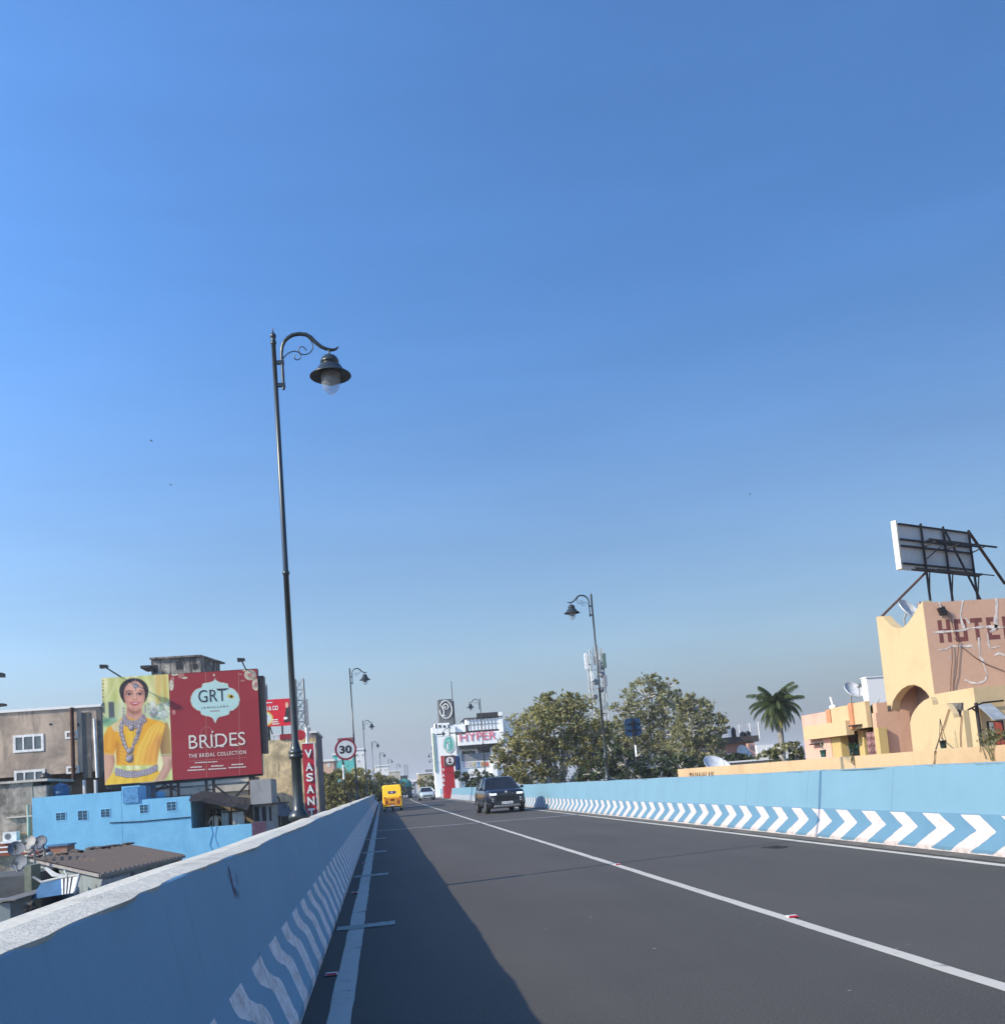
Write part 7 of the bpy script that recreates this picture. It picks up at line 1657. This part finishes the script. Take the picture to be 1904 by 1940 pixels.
# coconut palm
Yq = 58.0; b_ = at(1478, 1440, Y=Yq); cr = at(1472, 1335, Y=Yq)
t = thing('palm_tree', 'coconut palm with drooping yellowing fronds beside the cream house', 'tree', (b_.x, Yq, GZ))
mb = MB(); mb.tube([(b_.x + .1, Yq, GZ), (b_.x + .15, Yq, (GZ + cr.z) / 2), (cr.x + .05, Yq, cr.z - .8), (cr.x, Yq, cr.z)], [.22, .18, .16, .14], 10); mb.build('trunk', M['bark'], t)
PF = leafmat('palm_leaf', [(.015, .03, .008, 1), (.035, .06, .014, 1), (.07, .09, .02, 1)]); PY = leafmat('palm_leaf_yellow', [(.10, .10, .02, 1), (.20, .17, .04, 1), (.26, .21, .06, 1)])
rnd = random.Random(21); crown = MB(); yel = MB()
def frond(mb, az, el, L_, droop, w_):
    d = Vector((math.cos(az), math.sin(az), 0)); p = Vector((cr.x, Yq, cr.z)); e = el; pts = [p.copy()]; k = 11
    for i in range(k):
        p = p + (d * math.cos(e) + Vector((0, 0, 1)) * math.sin(e)) * L_ / k; e -= droop / k * (1 + i * .16); pts.append(p.copy())
    for i in range(k):
        a_, b2 = pts[i], pts[i + 1]; tg = (b2 - a_).normalized(); s_ = tg.cross(Vector((0, 0, 1)));
        s_ = s_.normalized() if s_.length > .05 else Vector((-d.y, d.x, 0)); mb.add([a_ - s_ * .02, a_ + s_ * .02, b2 + s_ * .02, b2 - s_ * .02], [(0, 1, 2, 3)])
        for j in range(3):
            q_ = a_ + (b2 - a_) * (j / 3); f_ = (i + j / 3) / k; ll = w_ * math.sin(math.pi * min(.97, .12 + f_ * .86)) ** .6 * rnd.uniform(.85, 1.1)
            for sg in (-1, 1):
                o = (s_ * sg * .75 + tg * .55 + Vector((0, 0, -.45 - .3 * rnd.random()))).normalized() * ll; wd = tg * .026
                mb.add([q_ - wd, q_ + wd, q_ + o * .65 + wd * .8 + Vector((0, 0, -.04)), q_ + o + Vector((0, 0, -.13)), q_ + o * .6 - wd * .8 + Vector((0, 0, -.04))], [(0, 1, 2, 3, 4)])
for i in range(34):
    el = 1.35 - 1.75 * (i / 33) ** .9; frond(crown, i * 2.399 + rnd.uniform(-.2, .2), el, rnd.uniform(1.65, 2.05), rnd.uniform(.5, .9) + .35 * (el < .5), .40)
for i in range(16): frond(yel if i % 2 else crown, i * 2.399, rnd.uniform(-1.2, -.5), rnd.uniform(1.3, 1.9), rnd.uniform(.2, .6), .34)
crown.build('crown', PF, t); yel.build('dry_fronds', PY, t)

# ------------------------------------------------------------------ left foreground: tin-roofed shacks, awning, dishes
def Lp(x, y, Y): return at(x, y, Y=Y)
t = thing('tin_shack', 'shack with a rusty corrugated tin roof below the blue house', 'shed', (Lp(190, 1660, 28).x, 28, GZ))
rA, rB, rC, rD = at(58, 1628, Y=31), at(189, 1657, Y=24.5), at(350, 1621, Y=31), at(237, 1600, Y=38)
mb = MB(); k = 20; m_ = 12; v = []; f = []
for i in range(k * 2 + 1):
    u = i / (k * 2)
    for j in range(m_ + 1):
        w = j / m_; p = rA * (1 - u) * (1 - w) + rB * (1 - u) * w * 1 + rD * u * (1 - w) + rC * u * w
        v.append((p.x, p.y, p.z + .03 * math.cos(math.pi * i)))
for i in range(k * 2):
    for j in range(m_): f.append(((m_ + 1) * i + j, (m_ + 1) * i + j + 1, (m_ + 1) * (i + 1) + j + 1, (m_ + 1) * (i + 1) + j))
mb.add(v, f); mb.build('tin_roof', TIN, t)
mb = MB(); dz = Vector((0, 0, .06))
for a_, b2 in ((rA, rB), (rB, rC)): mb.bar(a_ - dz * .6, b2 - dz * .6, .05, .07)
mb.build('roof_edge', plain('pale_edge', (.24, .22, .21, 1), .7), t)
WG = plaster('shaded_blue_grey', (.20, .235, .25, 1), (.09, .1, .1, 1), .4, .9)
mb = MB(); o_ = Vector((.12, .15, -.12)); 
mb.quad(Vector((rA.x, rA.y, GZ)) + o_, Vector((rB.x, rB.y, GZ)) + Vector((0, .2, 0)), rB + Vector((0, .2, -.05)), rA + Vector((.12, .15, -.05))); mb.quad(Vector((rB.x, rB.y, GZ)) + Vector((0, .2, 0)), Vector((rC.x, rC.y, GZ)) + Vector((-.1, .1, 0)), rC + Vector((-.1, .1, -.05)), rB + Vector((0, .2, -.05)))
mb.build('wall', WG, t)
mb = MB()
for u, w_ in ((.12, .16), (.33, .05), (.52, .05), (.66, .1)):
    p = rB + (rC - rB) * u; e = rB + (rC - rB) * (u + w_ * .4); mb.hexa([(p.x, p.y - .03, p.z - 3), (e.x, e.y - .03, e.z - 3), (e.x, e.y + .03, e.z - 3), (p.x, p.y + .03, p.z - 3), (p.x, p.y - .03, p.z - .14), (e.x, e.y - .03, e.z - .14), (e.x, e.y + .03, e.z - .14), (p.x, p.y + .03, p.z - .14)])
build_each(mb, 'wooden_post', plain('old_wood', (.10, .085, .075, 1), .8), t)
mb = MB(); p0, p1 = rB + (rC - rB) * .02, rB + (rC - rB) * .3
mb.hexa([(p0.x, p0.y - .05, p0.z - .75), (p1.x, p1.y - .05, p1.z - .85), (p1.x, p1.y + .0, p1.z - .85), (p0.x, p0.y + .0, p0.z - .75), (p0.x, p0.y - .05, p0.z - .16), (p1.x, p1.y - .05, p1.z - .16), (p1.x, p1.y, p1.z - .16), (p0.x, p0.y, p0.z - .16)]); mb.build('panel', plain('pale_sheet', (.26, .29, .33, 1), .7), t)
mb = MB()
for s_ in range(12):
    u = rr(0.02, .98) ** .8; p = rA * (1 - u) + rD * u; q_ = p + Vector((rr(-.15, .3), rr(-.3, .1), .03)); mb.ell((q_.x, q_.y, q_.z), rr(.08, .3), rr(.08, .2), rr(.02, .06), None, 7, 4)
build_each(mb, 'roof_weight', plain('rubble', (.10, .08, .07, 1), .9, 0, .6, 8), t)
# striped blue canvas awning below
t = thing('canvas_awning', 'blue canvas awning with a white striped end, hung below the tin roof', 'awning', (Lp(120, 1690, 25).x, 25, -2))
A1, A2, A3, A4 = Lp(79, 1672, 25.4), Lp(150, 1660, 24.6), Lp(141, 1692, 23.7), Lp(57, 1705, 24.5)
mb = MB(); mb.poly([A1, A1 + (A2 - A1) * .52, A4 + (A3 - A4) * .72, A4]); mb.build('blue_canvas', plain('blue_canvas', (.030, .095, .19, 1), .7, 0, .25, 2), t)
mb = MB(); k = 9; WC = plain('pale_canvas', (.50, .51, .50, 1), .7)
for i in range(k):
    s0, s1 = .52 + .48 * i / k, .52 + .48 * (i + 1) / k; l0, l1 = .72 + .28 * i / k, .72 + .28 * (i + 1) / k
    mb.poly([A1 + (A2 - A1) * s0, A1 + (A2 - A1) * s1, A4 + (A3 - A4) * l1, A4 + (A3 - A4) * l0], WC if i % 2 == 0 or i == 7 else M['dark'])
mb.build('striped_canvas', None, t)
mb = MB(); mb.tube([A1 + Vector((-.2, 0, .15)), A1, A1 + (A2 - A1) * .5 + Vector((0, 0, .03)), A2 + Vector((.02, 0, .02))], .035, 6); mb.tube([A2, A3], .03, 6); mb.poly([Lp(83, 1646, 25.6), Lp(88, 1643, 25.6), Lp(108, 1655, 25.2), Lp(131, 1660, 24.9), Lp(125, 1663, 24.9), Lp(98, 1661, 25.2)]); mb.tube([Lp(122, 1650, 25), Lp(128, 1661, 24.8)], .025, 5); mb.build('awning_pole', plain('pale_pole', (.30, .31, .31, 1), .6), t)
# dark shed walls under and left
t = thing('dark_shed', 'dark shaded sheds and walls in the bottom left corner behind the parapet', 'shed', (Lp(40, 1720, 22).x, 22, GZ))
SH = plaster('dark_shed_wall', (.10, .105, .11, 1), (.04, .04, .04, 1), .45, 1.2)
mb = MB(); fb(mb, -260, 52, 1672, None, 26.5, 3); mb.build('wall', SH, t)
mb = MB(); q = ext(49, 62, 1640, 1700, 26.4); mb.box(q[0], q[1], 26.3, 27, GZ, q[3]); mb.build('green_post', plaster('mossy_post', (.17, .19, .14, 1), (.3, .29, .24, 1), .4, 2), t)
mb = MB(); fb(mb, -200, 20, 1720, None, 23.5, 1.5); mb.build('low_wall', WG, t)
mb = MB(); q = ext(22, 62, 1697, 1699, 24.5); mb.box(q[0], q[1], 23.4, 26.4, q[2], q[3]); mb.build('shelf_roof', plain('dark_shelf', (.14, .13, .12, 1), .7), t)
mb = MB()
for k in range(9): p = Lp(rr(45, 62), rr(1712, 1722), 23.6); mb.ell((p.x, p.y, p.z), rr(.06, .14), .1, rr(.05, .1), None, 8, 5)
mb.build('scrap_heap', plain('scrap', (.05, .045, .04, 1), .8, 0, .6, 6), t)
# the cluster of dishes
K7 = 360 / 1746.
def d7(x, y): return x * K7 / 2.01681, (3060 + y * K7) / 2.01681
GDS = 'cluster of satellite dishes at the left edge'
for (x, y, r7, az, el, lab, Y_, cc) in ((300, 905, 130, 168, 28, 'grey dish left of the cluster, upper left one', 28.5, DGY), (385, 1165, 140, 195, 22, 'grey dish lowest of the cluster with pale rim', 27.5, DGY),
                                 (560, 810, 135, 205, 30, 'pale grey dish in the middle of the cluster, facing the hoarding', 30, plain('dish_beige', (.25, .245, .24, 1), .6)), (760, 790, 128, 200, 30, 'dark blue-grey dish on the right of the cluster', 31, plain('dish_slate', (.075, .09, .12, 1), .6))):
    px, py = d7(x, y); dish('satellite_dish', lab, at(px, py, Y=Y_), r7 * K7 / 2.01681 * Y_ / F * 1.02, az, el, cc, .5, None, GDS)
# blue-rimmed tray of bricks and litter on the ledge between dishes and blue wall
t = thing('brick_stack', 'long tray of reddish bricks between the dishes and the blue wall', 'bricks', (Lp(110, 1606, 41).x, 41, -1))
mb = MB(); q = ext(90, 127, 1604, 1616, 41)
mb.box(q[0], q[1], 41, 42, GZ, q[2], PEACH); mb.box(q[0], q[1], 41, 42, q[2], q[3], plaster('brick_red', (.34, .16, .11, 1), (.3, .25, .22, 1), .45, 3)); mb.build('stack', None, t)
mb = MB(); mb.box(q[0] - .05, q[1] + .05, 40.95, 42.05, q[3] + .002, q[3] + .07); mb.build('blue_top', plain('tray_blue', (.08, .2, .34, 1), .6), t)
t = thing('rubbish_heap', 'heap of red and pale rags at the corner of the tin roof', 'rubbish', (Lp(70, 1618, 33).x, 33, -1))
cols = [plain('rag_%d' % i, c_, .9) for i, c_ in enumerate(((.24, .05, .06, 1), (.5, .46, .4, 1), (.36, .3, .24, 1), (.12, .1, .1, 1)))]
for i in range(4):
    mb = MB()
    for k in range(5): p = Lp(rr(52, 92), rr(1612, 1624), 33); mb.ell((p.x, p.y, p.z), rr(.1, .3), .2, rr(.04, .1), None, 8, 5)
    mb.build('rag', cols[i], t)
mb = MB(); q = ext(50, 100, 1620, 1630, 33.4); mb.box(q[0], q[1], 33.2, 34, GZ, q[2] - .35); mb.build('ledge', plaster('mud_ledge', (.2, .17, .13, 1), (.1, .09, .08, 1), .5), t)

# floodlight arms of another board, just at the left frame edge
for (px, py, lab) in ((-2, 1279, 'dark floodlight at the very left edge, upper one'), (1, 1337, 'dark floodlight at the very left edge, lower one')):
    a_ = at(px, py, Y=40); mb = MB(); w_ = 5 * 40 / F
    mb.hexa([(a_.x - .5, 39.8, a_.z - .06), (a_.x + w_ * 1.6, 39.8, a_.z - (.09 if py < 1300 else .02)), (a_.x + w_ * 1.6, 40.2, a_.z - (.09 if py < 1300 else .02)), (a_.x - .5, 40.2, a_.z - .06), (a_.x - .5, 39.8, a_.z + .09), (a_.x + w_ * 1.6, 39.8, a_.z + .06), (a_.x + w_ * 1.6, 40.2, a_.z + .06), (a_.x - .5, 40.2, a_.z + .09)]); mb.tube([(a_.x - .5, 40, a_.z), (a_.x - 1.6, 40, a_.z - .3), (a_.x - 1.6, 40, GZ)], .05, 6)
    tag(mb.build('floodlight', M['black']), lab, 'floodlight')
# birds
for (px, py, Y, s_, lab, fl) in ((287, 835, 70, .30, 'small bird high on the left, gliding', .15), (324, 918, 75, .28, 'small bird on the left, lower than the other', -.1), (1421, 937, 80, .26, 'lone small bird on the right of the sky', .3)):
    c = at(px, py, Y=Y); t = thing('bird', lab, 'bird', c)
    mb = MB(); mb.ell((c.x, c.y, c.z), s_ * .22, s_ * .12, s_ * .09, None, 10, 6)
    for sg in (-1, 1): mb.add([(c.x - s_ * .1, c.y, c.z + .02), (c.x + s_ * .1, c.y, c.z + .02), (c.x + s_ * .1, c.y + sg * s_ * .3, c.z + s_ * fl), (c.x - s_ * .05 + sg * s_ * .45, c.y + sg * s_ * .8, c.z + s_ * fl * .5), (c.x - s_ * .18, c.y + sg * s_ * .4, c.z + s_ * fl)], [(0, 1, 2, 3, 4)])
    mb.add([(c.x - s_ * .2, c.y - .02, c.z), (c.x - s_ * .2, c.y + .02, c.z), (c.x - s_ * .42, c.y + .06, c.z + .01), (c.x - s_ * .42, c.y - .06, c.z + .01)], [(0, 1, 2, 3)])
    mb.build('body', M['black'], t)
# ------------------------------------------------------------------ the air: thin dusty haze
m = bpy.data.materials.new('haze_air'); m.use_nodes = True; n = m.node_tree.nodes; n.clear()
o_ = n.new('ShaderNodeOutputMaterial'); v_ = n.new('ShaderNodeVolumePrincipled')
v_.inputs['Color'].default_value = (.86, .90, .96, 1); v_.inputs['Density'].default_value = .00042; v_.inputs['Anisotropy'].default_value = .0
m.node_tree.links.new(v_.outputs[0], o_.inputs['Volume'])
mb = MB(); mb.box(-910, 910, -130, 1810, GZ - 1, 26); tag(mb.build('haze', m), kind='stuff')
S.cycles.volume_bounces = 0
